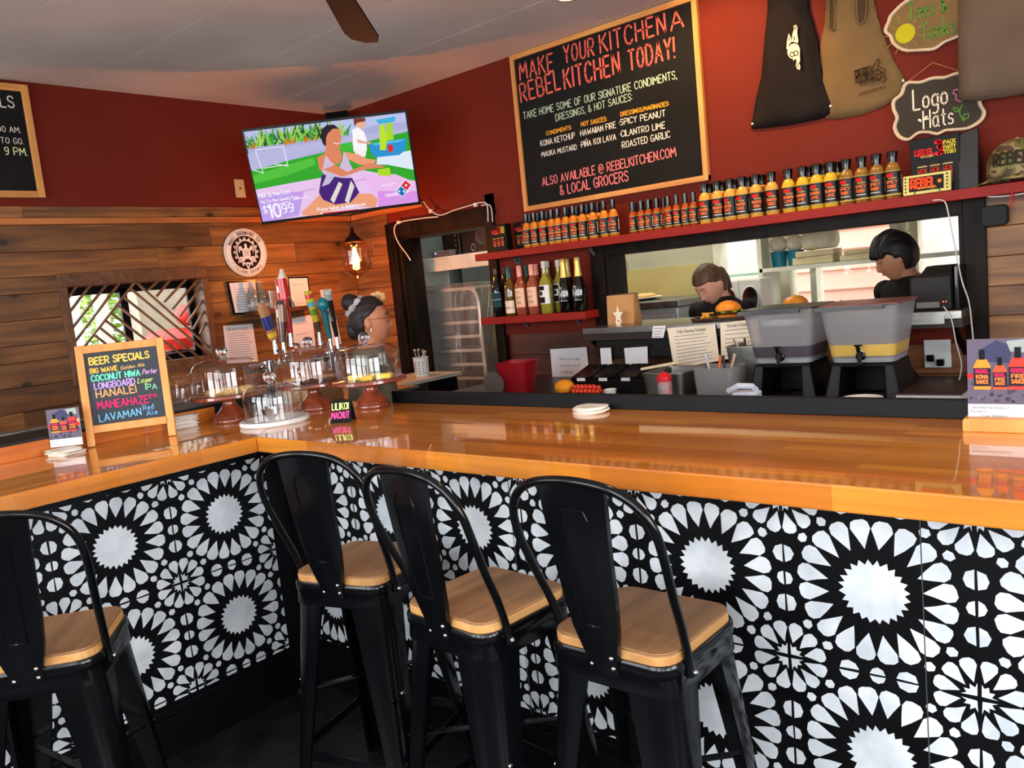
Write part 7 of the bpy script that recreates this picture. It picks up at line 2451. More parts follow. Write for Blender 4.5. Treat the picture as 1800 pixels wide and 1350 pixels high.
handle('paddle shaped wooden tap handle with blue label, leftmost', (461, 540), (482, 597), 0.030, -3.80, [('paddle', rgb(176, 120, 78), 0, 1, 0.85, 1.05, 'flat'), ('blue_label', rgb(44, 48, 110), 0.32, 0.72, 1.06, 1.1, 'flat'), ('yellow_label', rgb(226, 190, 50), 0.08, 0.22, 0.98, 1.0, 'flat'), ('round_top', rgb(180, 124, 84), 0.96, 1.14, 0.95, 0.3, 'flat')])
handle('brown bottle shaped tap handle with oval badge', (493, 530), (498, 602), 0.028, -3.78, [('neck', rgb(90, 50, 34), 0, 0.5, 0.6, 0.9, ''), ('barrel', rgb(140, 96, 66), 0.5, 0.92, 1.0, 1.05, ''), ('badge', rgb(226, 196, 160), 0.62, 0.8, 1.1, 1.1, 'flat'), ('cap', rgb(70, 66, 70), 0.92, 1.02, 0.9, 0.4, '')])
handle('tall red tap handle topped with a pale carved figure', (493, 488), (510, 585), 0.026, -3.82, [('red_grip', rgb(196, 30, 34), 0, 0.62, 0.6, 0.9, ''), ('red_shoulder', rgb(206, 40, 38), 0.62, 0.98, 1.3, 1.2, ''), ('badge', rgb(238, 220, 210), 0.74, 0.86, 1.35, 1.3, 'flat')])
handle('pale bottle shaped ornament above the red tap handle', (495, 473), (497, 503), 0.03, -3.83, [('bottle_body', rgb(222, 190, 170), 0, 0.5, 1.0, 0.95, ''), ('bottle_neck', rgb(230, 204, 188), 0.5, 1.0, 0.8, 0.3, '')])
handle('yellow tap handle with round red badge', (541, 512), (561, 583), 0.026, -3.80, [('grip', rgb(90, 70, 54), 0, 0.25, 0.6, 0.7, ''), ('yellow_body', rgb(226, 208, 40), 0.25, 1.0, 0.75, 1.05, 'flat'), ('badge', rgb(220, 70, 60), 0.82, 0.96, 1.1, 1.0, 'flat'), ('blue_band', rgb(110, 190, 200), 0.62, 0.74, 1.02, 1.04, 'flat'), ('green_band', rgb(110, 170, 50), 0.42, 0.56, 0.92, 0.94, 'flat')])
handle('teal tap handle with a carved fist top', (565, 524), (580, 595), 0.026, -3.78, [('grip', rgb(16, 120, 130), 0, 0.62, 0.5, 0.75, ''), ('collar', rgb(14, 96, 106), 0.60, 0.68, 0.95, 0.95, ''), ('fist', rgb(22, 132, 142), 0.66, 1.02, 1.25, 1.2, 'ball')])
handle('black and silver tap handle, rightmost', (575, 512), (592, 592), 0.020, -3.82, [('grip', rgb(16, 16, 18), 0, 0.8, 0.6, 1.1, ''), ('silver_side', rgb(190, 194, 190), 0.35, 0.98, 1.15, 1.2, 'flat'), ('silver_knob', rgb(200, 204, 200), 0.86, 1.05, 1.3, 1.2, 'ball')])
# shelf with clear bottles under the frames
q = at_x(450, 546, -4.86)
gsf = thing('wall_shelf', 'small dark wood shelf holding glass bottles under the licence', 'shelf', (0, 0, 0))
MB().box(-4.92, -4.78, q.y - 0.06, q.y + 0.42, q.z - 0.03, q.z).build('shelf_board', DARKPL, gsf)
for k, (px_, h, c, lab) in enumerate(((447, 0.20, (0.9, 0.85, 0.8), 'clear glass bottle on the small shelf, leftmost'), (463, 0.19, (0.7, 0.85, 0.75), 'green tinted glass bottle on the small shelf'), (480, 0.12, (0.9, 0.9, 0.88), 'short glass on the small shelf by the red handle'))):
    y = at_x(px_, 546, -4.85).y
    o = MB().lathe([(0, 0), (0.032, 0), (0.034, 0.01), (0.034, h * 0.55), (0.012, h * 0.8), (0.012, h), (0, h)] if k < 2 else [(0, 0), (0.03, 0), (0.036, h), (0.033, h), (0.027, 0.008), (0, 0.008)], 18).build('glass_bottle', P('bottle_clear_%d' % k, c, 0.05, trans=0.85, col2=c), None, smooth=True, angle=0.8)
    o.location = (-4.85, y, q.z + 0.0005)
    tag(o, lab, 'bottle' if k < 2 else 'glass')
# black pan and cardboard box on the back bar
q = at_z(462, 668, 0.951)
o = MB().lathe([(0, 0), (0.10, 0), (0.13, 0.11), (0.126, 0.11), (0.098, 0.006), (0, 0.006)], 28).build('black_tub', BLACKP, None, smooth=True, angle=0.8)
q = at_z(455, 690, 0.951)
o.location = (-3.86, 2.13, 0.951)
tag(o, 'round black tub between the left dome and the taps', 'tub')
cb2 = thing('cardboard_box', 'plain cardboard box behind the middle cake dome', 'box', (-3.80, 2.62, 0.9508), 0.3)
MB().box(-0.14, 0.14, -0.10, 0.10, 0, 0.15).build('carton', P('cardboard', rgb(200, 160, 112), 0.8, col2=rgb(190, 150, 104), scale=5), cb2, bevel=0.002)
cb2.location = (-3.78, 2.66, 0.9508)

# ================================================================== shirts, signs, cap on the right wall
def cloth(name, label, outline_px, mat, Y=3.96, th=0.02, folds=6, seed=1, cat='shirt', extra=None, depth=0.010):
    """hanging cloth: outline traced on the wall plane, filled with a grid, puffed and folded"""
    M0 = frame((0, Y, 0))
    ol = [at_m(M0, *p) for p in outline_px]
    cx, cz = sum(p[0] for p in ol) / len(ol), sum(p[1] for p in ol) / len(ol)
    ol = [(x - cx, z - cz) for x, z in ol]
    t = thing(name, label, cat, (cx, Y, cz))
    bm = bmesh.new()
    vs = [bm.verts.new((x, 0, z)) for x, z in ol]
    f = bm.faces.new(vs)
    bmesh.ops.triangulate(bm, faces=[f])
    for _ in range(4):
        es = [e for e in bm.edges if e.calc_length() > 0.03]
        if not es:
            break
        bmesh.ops.subdivide_edges(bm, edges=es, cuts=1)
        bmesh.ops.triangulate(bm, faces=[f for f in bm.faces if len(f.verts) > 3])
    rn = random.Random(seed)
    ph = [rn.uniform(0, 6) for _ in range(4)]
    for v in bm.verts:
        x, z = v.co.x, v.co.z
        dmin = min(((Vector((x, z)) - Vector(a)).length if (Vector(b) - Vector(a)).length < 1e-6 else
                    (Vector((x, z)) - (Vector(a) + (Vector(b) - Vector(a)) * max(0, min(1, (Vector((x, z)) - Vector(a)).dot(Vector(b) - Vector(a)) / (Vector(b) - Vector(a)).length_squared)))).length)
                   for a, b in zip(ol, ol[1:] + ol[:1]))
        puff = th * min(1, dmin / 0.05) ** 0.6
        v.co.y = -puff - depth * (0.5 + 0.5 * math.sin(x * folds * 6 + z * 4 + ph[0] + 1.2 * math.sin(z * 7 + ph[1]))) * min(1, dmin / 0.04) - 0.003 * math.sin(z * 40 + x * 25 + ph[2]) * min(1, dmin / 0.04)
    front = list(bm.faces)
    ret = bmesh.ops.extrude_face_region(bm, geom=front)
    for v in [g for g in ret['geom'] if isinstance(g, bmesh.types.BMVert)]:
        v.co.y = 0.012
    me = bpy.data.meshes.new(name)
    bm.to_mesh(me)
    bm.free()
    me.materials.append(mat)
    me.polygons.foreach_set('use_smooth', [True] * len(me.polygons))
    o = bpy.data.objects.new('fabric', me)
    COL.objects.link(o)
    o.parent = t
    return t, (cx, cz)


BLKT = P('black_jersey', rgb(24, 17, 15), 0.85, col2=rgb(20, 14, 12), scale=8, bump=0.2, bscale=200, spec=0.2)
OLVT = P('olive_jersey', rgb(112, 88, 56), 0.85, col2=rgb(104, 82, 51), scale=8, bump=0.2, bscale=200, spec=0.2)
GRYT = P('grey_brown_jersey', rgb(100, 82, 68), 0.85, col2=rgb(94, 77, 63), scale=8, bump=0.2, bscale=200, spec=0.2)
sc1 = lambda x, y: (1320 + x / 5.868, y / 5.868)
t1, o1 = cloth('tank_top', 'black tank top with a cream octopus skull print, pinned on the wall', [sc1(*p) for p in ((170, -420), (240, -430), (300, -200), (420, -200), (470, -420), (560, -430), (560, -150), (600, 100), (680, 380), (700, 620), (760, 830), (905, 1110), (880, 1150), (700, 1230), (400, 1290), (150, 1320), (0, 1330), (20, 1260), (80, 1060), (105, 800), (140, 400), (170, 100))], BLKT, Y=3.985, seed=2)
for p in ((20, 1278), (825, 1095)):
    q = at_m(frame((0, 3.96, 0)), *sc1(*p))
    MB().ball((q[0] - o1[0], -0.03, q[1] - o1[1]), (0.006, 0.006, 0.006), 10, 6).build('push_pin', WHITEP, t1, smooth=True)
# skull emblem
E1 = frame((0, 3.945, 0))
e = lambda x, y: tuple(a - b for a, b in zip(at_m(E1, *sc1(x, y)), o1))
CRM, DK = rgb(236, 206, 176), rgb(24, 16, 14)
A = ART(0.0003)
A.poly([e(*p) for p in ((375, 540), (385, 490), (415, 455), (450, 445), (485, 460), (505, 500), (505, 560), (490, 600), (465, 620), (455, 605), (440, 628), (430, 605), (405, 600), (382, 570))], CRM)
for cx_, cy_ in ((425, 562), (465, 550)):
    A.stroke([e(cx_ + 22 * math.cos(a), cy_ + 24 * math.sin(a)) for a in [2 * PI * k / 10 for k in range(10)]], 0.0045, DK, closed=True)
A.poly([e(*p) for p in ((368, 500), (372, 430), (390, 345), (412, 380), (420, 430), (395, 460), (380, 520))], CRM)
A.poly([e(*p) for p in ((420, 430), (430, 350), (445, 300), (440, 270), (462, 255), (482, 280), (478, 340), (490, 420), (485, 445), (450, 435))], CRM)
A.stroke([e(*p) for p in ((448, 300), (455, 275), (470, 285), (465, 305), (452, 312))], 0.0035, DK)
A.stroke([e(*p) for p in ((440, 380), (455, 400), (440, 420))], 0.0035, DK)
A.stroke([e(*p) for p in ((400, 370), (405, 400), (392, 420))], 0.003, DK)
A.poly([e(*p) for p in ((475, 620), (505, 560), (510, 620), (500, 650), (512, 690), (505, 722), (480, 712), (465, 680), (470, 650))], CRM)
A.stroke([e(*p) for p in ((500, 655), (485, 660), (482, 685), (497, 690))], 0.0035, DK)
A.build('printed_emblem', PRINT, t1, M=Matrix.Translation((0, -0.040, 0)))

t2, o2 = cloth('tank_top', 'olive tank top with a dark restaurant print, pinned lower right of the black one', [sc1(*p) for p in ((800, -300), (900, -330), (1000, -200), (1090, -200), (1150, -330), (1200, -300), (1215, 0), (1340, 290), (1470, 620), (1580, 800), (1600, 900), (1540, 980), (1380, 1090), (1150, 1180), (900, 1228), (780, 1225), (700, 1100), (690, 700), (720, 420), (760, 250), (800, 0))], OLVT, Y=3.992, seed=5, folds=4, th=0.014)
for hole in (((806, -60), (842, -60), (866, 120), (858, 300), (832, 320), (796, 296)), ((1086, -60), (1180, -60), (1186, 80), (1172, 200), (1132, 248), (1100, 232), (1084, 120))):
    hp_ = [at_m(frame((0, 3.958, 0)), *sc1(*p)) for p in hole]
    hp_ = [(x - o2[0], z - o2[1]) for x, z in hp_]
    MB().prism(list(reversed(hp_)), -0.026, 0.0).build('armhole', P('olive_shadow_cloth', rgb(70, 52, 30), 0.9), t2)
    MB().tube([(x, -0.027, z) for x, z in hp_], 0.004, 6, closed=True).build('armhole_binding', OLVT, t2, smooth=True)
q = at_m(frame((0, 3.96, 0)), *sc1(1562, 828))
MB().ball((q[0] - o2[0], -0.02, q[1] - o2[1]), (0.006, 0.006, 0.006), 10, 6).build('push_pin', WHITEP, t2, smooth=True)
E2 = frame((0, 3.955, 0))
e = lambda x, y: tuple(a - b for a, b in zip(at_m(E2, *sc1(x, y)), o2))
A = ART(0.0003)
dko = rgb(58, 42, 26)
a_, b_ = e(1085, 860), e(1265, 815)
A.text('REBEL', a_[0], a_[1], 0.056, dko, width=b_[0] - a_[0], weight=0.13, ang=0.06)
a_, b_ = e(1120, 885), e(1320, 845)
A.text('KITCHEN', a_[0], a_[1], 0.016, dko, width=b_[0] - a_[0], weight=0.16, ang=0.06)
A.stroke([e(*p) for p in ((1250, 740), (1300, 715), (1345, 745), (1340, 800), (1300, 830), (1262, 800), (1250, 740))], 0.007, dko)
A.stroke([e(*p) for p in ((1285, 760), (1300, 775), (1320, 758))], 0.006, dko)
A.stroke([e(*p) for p in ((1240, 720), (1270, 660), (1310, 605), (1330, 640), (1300, 680), (1340, 700), (1380, 720), (1370, 780), (1390, 810), (1350, 850))], 0.005, dko)
A.stroke([e(*p) for p in ((1115, 965), (1390, 885))], 0.004, dko)
A.stroke([e(*p) for p in ((1115, 985), (1390, 905))], 0.003, dko)
A.build('printed_emblem', PRINT, t2, M=Matrix.Translation((0, -0.032, 0)))
cloth('t_shirt', 'grey brown shirt hanging at the top right corner of picture', [(1684, -70), (1684, 60), (1685, 176), (1720, 177), (1770, 170), (1830, 160), (1940, 140), (1960, -90), (1850, -110), (1760, -120)], GRYT, Y=3.93, seed=8, folds=3, th=0.03)


def plaque(name, label, px, mat, Y, rim=True, cat='sign'):
    M0 = frame((0, Y, 0))
    ol = [at_m(M0, *p) for p in px]
    # smooth the outline
    n = len(ol)
    sm = []
    for i in range(n):
        p0, p1, p2, p3 = [Vector(ol[(i + k - 1) % n]) for k in range(4)]
        for k in range(4):
            u = k / 4
            sm.append(0.5 * ((2 * p1) + (p2 - p0) * u + (2 * p0 - 5 * p1 + 4 * p2 - p3) * u * u + (3 * p1 - p0 - 3 * p2 + p3) * u ** 3))
    cx, cz = sum(p[0] for p in ol) / n, sum(p[1] for p in ol) / n
    t = thing(name, label, cat, (cx, Y, cz))
    poly = [(p.x - cx, p.y - cz) for p in sm]
    MB().prism(list(reversed(poly)), -0.010, 0.0).build('board', mat, t)
    if rim:
        MB().tube([(x, -0.011, z) for x, z in poly], 0.0065, 8, closed=True).build('cream_rim', P('cream_rim', rgb(214, 190, 156), 0.5), t, smooth=True)
        MB().tube([(x * 0.955, -0.0105, z * 0.955) for x, z in poly], 0.0018, 6, closed=True).build('inner_line', MATS['cream_rim'], t, smooth=True)
    return t, (cx, cz)


s3 = lambda x, y: (1280 + x / 3.375, y / 3.375)
p1_, c1 = plaque('scalloped_sign', 'scalloped sign lettered Tees and Tanks with a yellow sun', [s3(*p) for p in ((1010, 50), (1060, 10), (1130, -20), (1210, -50), (1290, -60), (1390, -40), (1470, 10), (1480, 100), (1440, 180), (1365, 220), (1290, 250), (1230, 290), (1160, 298), (1050, 300), (985, 260), (965, 215), (935, 185), (955, 130), (965, 100))],
                 P('sign_tan', rgb(122, 92, 50), 0.6), 3.992)
M1 = frame((0, 3.98, 0))
A = ART(0.0003)
es = lambda x, y: tuple(a - b for a, b in zip(at_m(M1, *s3(x, y)), c1))
sx_, sz_ = es(1050, 198)
A.disc(sx_, sz_, 0.040, rgb(182, 172, 32), 22)
for k in range(11):
    a = 2 * PI * k / 11 + 0.2
    A.stroke([(sx_ + 0.048 * math.cos(a), sz_ + 0.048 * math.sin(a)), (sx_ + 0.085 * math.cos(a), sz_ + 0.085 * math.sin(a))], 0.003, rgb(160, 130, 50))
GRC = rgb(88, 142, 52)
for s_, p0, p1, h in (('Tees &', (1070, 130), (1300, 85), 0.075), ('Tanks', (1145, 245), (1350, 195), 0.07)):
    a_, b_ = es(*p0), es(*p1)
    A.text(s_, a_[0], a_[1], h, GRC, width=b_[0] - a_[0], weight=0.08)
A.build('lettering', CHALK, p1_, M=Matrix.Translation((0, -0.0105, 0)))
p2_, c2_ = plaque('scalloped_sign', 'scalloped chalkboard sign lettered Logo Hats hanging on a string', [s3(*p) for p in ((1060, 495), (1140, 490), (1215, 465), (1290, 460), (1350, 440), (1430, 430), (1500, 470), (1490, 540), (1500, 620), (1525, 670), (1500, 720), (1430, 760), (1340, 770), (1290, 775), (1245, 795), (1190, 785), (1130, 790), (1075, 828), (1020, 815), (990, 760), (1005, 700), (985, 650), (985, 600), (1030, 560))],
                  P('sign_dark', rgb(50, 42, 32), 0.7), 3.99)
A = ART(0.0003)
es = lambda x, y: tuple(a - b for a, b in zip(at_m(M1, *s3(x, y)), c2_))
CRW = rgb(232, 214, 190)
for s_, p0, p1, h in (('Logo', (1100, 655), (1300, 620), 0.085), ('Hats', (1160, 765), (1335, 735), 0.075)):
    a_, b_ = es(*p0), es(*p1)
    A.text(s_, a_[0], a_[1], h, CRW, width=b_[0] - a_[0], weight=0.085)
A.stroke([es(*p) for p in ((1130, 710), (1150, 720), (1180, 690))], 0.009, CRW)
A.stroke([es(*p) for p in ((1400, 720), (1375, 680), (1375, 650), (1390, 620))], 0.004, GRC)
A.stroke([es(*p) for p in ((1375, 665), (1345, 660), (1335, 640), (1360, 640), (1375, 665))], 0.004, GRC)
A.stroke([es(*p) for p in ((1395, 705), (1400, 680), (1430, 675), (1425, 700), (1395, 710))], 0.004, GRC)
A.stroke([es(*p) for p in ((1365, 530), (1340, 535), (1335, 555), (1355, 565), (1350, 590), (1380, 605), (1400, 590))], 0.005, rgb(190, 110, 150))
A.build('lettering', CHALK, p2_, M=Matrix.Translation((0, -0.0105, 0)))
u = lambda x, y: Vector((at_m(M1, *s3(x, y))[0] - c2_[0], -0.012, at_m(M1, *s3(x, y))[1] - c2_[1]))
MB().tube([u(1060, 490), u(1215, 372), u(1385, 425)], 0.0022, 6).build('string', P('twine', rgb(170, 110, 70), 0.8), p2_)
# camouflage cap on the shelf end
cpx = at_y(1790, 330, 3.90).x
cap_ = thing('baseball_cap', 'camouflage baseball cap with dark lettering on the shelf end', 'cap', (cpx, 3.905, SZ + 0.0), 0.0)
m, nt_, bs_, out_ = nmat('camo_cloth')
N_, L_ = nt_.nodes.new, nt_.links.new
tc_ = N_('ShaderNodeTexCoord')
nz_ = N_('ShaderNodeTexNoise')
nz_.inputs['Scale'].default_value = 14
nz_.inputs['Detail'].default_value = 2
L_(tc_.outputs['Object'], nz_.inputs['Vector'])
rp_ = N_('ShaderNodeValToRGB')
rp_.color_ramp.interpolation = 'CONSTANT'
cr_ = rp_.color_ramp
cr_.elements[0].position, cr_.elements[0].color = 0.0, (*rgb(70, 62, 36), 1)
cr_.elements[1].position, cr_.elements[1].color = 0.44, (*rgb(104, 100, 52), 1)
e_ = cr_.elements.new(0.52)
e_.color = (*rgb(150, 128, 84), 1)
e_ = cr_.elements.new(0.60)
e_.color = (*rgb(80, 62, 44), 1)
L_(nz_.outputs[0], rp_.inputs[0])
L_(rp_.outputs[0], bs_.inputs['Base Color'])
bs_.inputs['Roughness'].default_value = 0.8
MB().lathe([(0.105, 0.012), (0.11, 0.04), (0.108, 0.09), (0.092, 0.13), (0.06, 0.158), (0.02, 0.172), (0, 0.173)], 28, cap=False).build('crown', m, cap_, smooth=True)
br_ = MB()
for j in range(4):
    for i in range(17):
        a = PI + PI * i / 16
        r_ = (0.10, 0.13, 0.155, 0.17)[j]
        br_.v.append((r_ * math.cos(a) * (1.0 if j < 2 else 0.92), r_ * math.sin(a) * (1, 1.0, 0.95, 0.93)[j], 0.022 - 0.006 * j + 0.012 * math.cos(a * 2 + PI) * 0.6))
for j in range(3):
    for i in range(16):
        br_.f.append((j * 17 + i, j * 17 + i + 1, (j + 1) * 17 + i + 1, (j + 1) * 17 + i))
        br_.c.append(None)
bo = br_.build('brim', m, cap_, smooth=True)
md = bo.modifiers.new('s', 'SOLIDIFY')
md.thickness = 0.004
MB().ball((0, 0, 0.173), (0.008, 0.008, 0.005), 10, 6).build('button', P('button_tan', rgb(190, 170, 120), 0.6), cap_)
A = ART(0.0003)
A.text('REBEL', -0.075, 0.07, 0.045, rgb(44, 40, 26), width=0.13, weight=0.22)
A.text('KITCHEN', -0.055, 0.052, 0.013, rgb(150, 140, 90), width=0.10, weight=0.18)
A.wrap(0.111)
A.build('lettering', PRINT, cap_)
rbn = MB().tube([(0, 0, 0), (0.01, -0.01, -0.03), (-0.012, -0.012, -0.055)], 0.003, 6).tube([(0, 0, 0), (-0.012, -0.01, -0.035)], 0.003, 6).build('red_ribbon', P('red_ribbon', rgb(190, 20, 50), 0.5))
q = at_y(1780, 338, 3.815)
rbn.location = (q.x, 3.813, 1.655)
tag(rbn, 'red ribbon ends hanging below the cap', 'ribbon')
# black speaker under the shelf on planks
bs2 = thing('wall_speaker', 'small black rounded speaker on the planks under the red shelf', 'speaker', (at_y(1747, 367, 3.95).x, 3.998, 1.575))
MB().slab(rrect(0.095, 0.085, 0.02, 5), 0, 0.06, M=Matrix.Rotation(PI / 2, 4, 'X')).build('body', P('speaker_matte', rgb(14, 14, 16), 0.6), bs2, bevel=0.004)
cable('cable', [(1726, 342), (1745, 346), (1780, 343), (1800, 340)], 'thin white cable under the shelf end', 0.003, Y=3.83)
# ================================================================== people
SKIN = {'a': P('skin_warm', rgb(190, 124, 90), 0.5, col2=rgb(180, 114, 82), scale=10), 'b': P('skin_olive', rgb(178, 124, 92), 0.5, col2=rgb(166, 112, 82), scale=10), 'c': P('skin_fair', rgb(206, 150, 124), 0.5, col2=rgb(196, 138, 112), scale=10)}


def head_pt(d):
    """surface point of a head for unit direction d; face towards -y"""
    x, y, z = d
    X, Y, Z = 0.074 * x, 0.093 * y, 0.116 * z
    t = max(0.0, -z)
    X *= 1 - 0.34 * t ** 1.6
    if y > 0:
        Y *= 1 - 0.42 * t ** 1.3
    else:
        Y *= 1 + 0.06 * t
    if y < -0.25:
        f = min(1, (-y - 0.25) / 0.4)
        g = lambda a, b, s: math.exp(-((a - b) / s) ** 2)
        Y += 0.006 * f * (1 - abs(x))                                   # flatter face
        nz = 0.0
        if -0.42 < z < 0.16:
            nz = (0.16 - z) / 0.48 if z > -0.32 else max(0, 1 - (-0.32 - z) / 0.10)
        Y -= f * 0.024 * nz * g(x, 0, 0.16)                             # nose
        Y -= f * 0.004 * g(z, 0.24, 0.12) * g(x, 0, 0.6)                 # brow
        Y += f * 0.009 * (g(x, 0.36, 0.2) + g(x, -0.36, 0.2)) * g(z, 0.07, 0.12)  # sockets
        Y -= f * 0.006 * g(z, -0.52, 0.09) * g(x, 0, 0.26)               # lips
        Y += f * 0.003 * g(z, -0.62, 0.05) * g(x, 0, 0.3)
        Y -= f * 0.010 * g(z, -0.84, 0.16) * g(x, 0, 0.34)               # chin
        Y -= f * 0.004 * g(z, -0.15, 0.25) * (g(x, 0.55, 0.25) + g(x, -0.55, 0.25))
    return Vector((X, Y, Z))


def face_y(x, z):
    """depth of the face surface at head coordinates x, z"""
    dz = max(-0.97, min(0.97, z / 0.116))
    dx = x / 0.074
    for _ in range(4):
        dx = max(-0.9, min(0.9, x / (0.074 * (1 - 0.34 * max(0.0, -dz) ** 1.6))))
    dy = -math.sqrt(max(0.02, 1 - dx * dx - dz * dz))
    return head_pt((dx, dy, dz)).y


def head_mesh(mb, M, off=None, n=44, m=36):
    vs = []
    for i in range(m + 1):
        t = PI * i / m
        for k in range(n):
            a = 2 * PI * k / n
            d = Vector((math.sin(t) * math.cos(a), math.sin(t) * math.sin(a), -math.cos(t)))
            p = head_pt(d)
            if off:
                o = off(d, p)
                p = p + Vector((d.x, d.y, d.z)) * o
            vs.append(M @ p)
    fs = [(i * n + k, i * n + (k + 1) % n, (i + 1) * n + (k + 1) % n, (i + 1) * n + k) for i in range(m) for k in range(n)]
    mb.add(vs, fs)


def capsule(mb, a, b, ra, rb, n=14):
    mb.tube([a, b], [ra, rb], n)
    mb.ball(a, ra * 0.999, n, 8)
    mb.ball(b, rb * 0.999, n, 8)


def loft(mb, rings, n=24, M=None):
    """rings: (cx, cy, cz, rx, ry)"""
    r0 = len(mb.v)
    for cx, cy, cz, rx, ry in rings:
        for k in range(n):
            a = 2 * PI * k / n
            p = Vector((cx + rx * math.cos(a), cy + ry * math.sin(a), cz))
            mb.v.append(tuple(M @ p if M is not None else p))
    for j in range(len(rings) - 1):
        for k in range(n):
            mb.f.append((r0 + j * n + k, r0 + j * n + (k + 1) % n, r0 + (j + 1) * n + (k + 1) % n, r0 + (j + 1) * n + k))
            mb.c.append(None)
    mb.f += [tuple(r0 + k for k in reversed(range(n))), tuple(r0 + (len(rings) - 1) * n + k for k in range(n))]
    mb.c += [None, None]


def fuse(name, mb, mat, parent, voxel=0.006, smooth=4):
    """melt overlapping pieces into one continuous surface"""
    me = mb.mesh(name)
    o = bpy.data.objects.new(name, me)
    COL.objects.link(o)
    r = o.modifiers.new('r', 'REMESH')
    r.mode = 'VOXEL'
    r.voxel_size = voxel
    r.use_smooth_shade = True
    s = o.modifiers.new('s', 'SMOOTH')
    s.factor = 0.5
    s.iterations = smooth
    bpy.context.view_layer.update()
    dg = bpy.context.evaluated_depsgraph_get()
    nm = bpy.data.meshes.new_from_object(o.evaluated_get(dg))
    bpy.data.objects.remove(o)
    nm.name = name
    nm.materials.clear()
    nm.materials.append(mat)
    nm.polygons.foreach_set('use_smooth', [True] * len(nm.polygons))
    o = bpy.data.objects.new(name, nm)
    COL.objects.link(o)
    o.parent = parent
    return o


def hand(mb, w, f, up, s=1.0):
    """palm and five bent fingers from wrist w, pointing along f, palm normal up"""
    w, f, up = Vector(w), Vector(f).normalized(), Vector(up).normalized()
    side = f.cross(up).normalized()
    up = side.cross(f)
    capsule(mb, w, w + f * 0.03 * s, 0.024 * s, 0.027 * s, 12)
    for k in range(4):
        b = w + f * 0.02 * s + side * ((k - 1.5) * 0.019 * s)
        c = w + f * 0.078 * s + side * ((k - 1.5) * 0.021 * s)
        capsule(mb, b, c, 0.014 * s, 0.0105 * s, 10)
        L = (0.036, 0.043, 0.040, 0.031)[k] * s
        d1 = (f * 0.9 - up * 0.42).normalized()
        d2 = (f * 0.55 - up * 0.83).normalized()
        e_ = c + d1 * L
        capsule(mb, c, e_, 0.0100 * s, 0.0090 * s, 10)
        capsule(mb, e_, e_ + d2 * L * 0.8, 0.0088 * s, 0.0075 * s, 10)
    b = w + f * 0.022 * s - side * 0.022 * s
    c = b + (f * 0.6 - side * 0.7 - up * 0.3).normalized() * 0.04 * s
    capsule(mb, b, c, 0.014 * s, 0.0105 * s, 10)
    capsule(mb, c, c + (f * 0.85 - side * 0.2 - up * 0.4).normalized() * 0.032 * s, 0.0100 * s, 0.008 * s, 10)


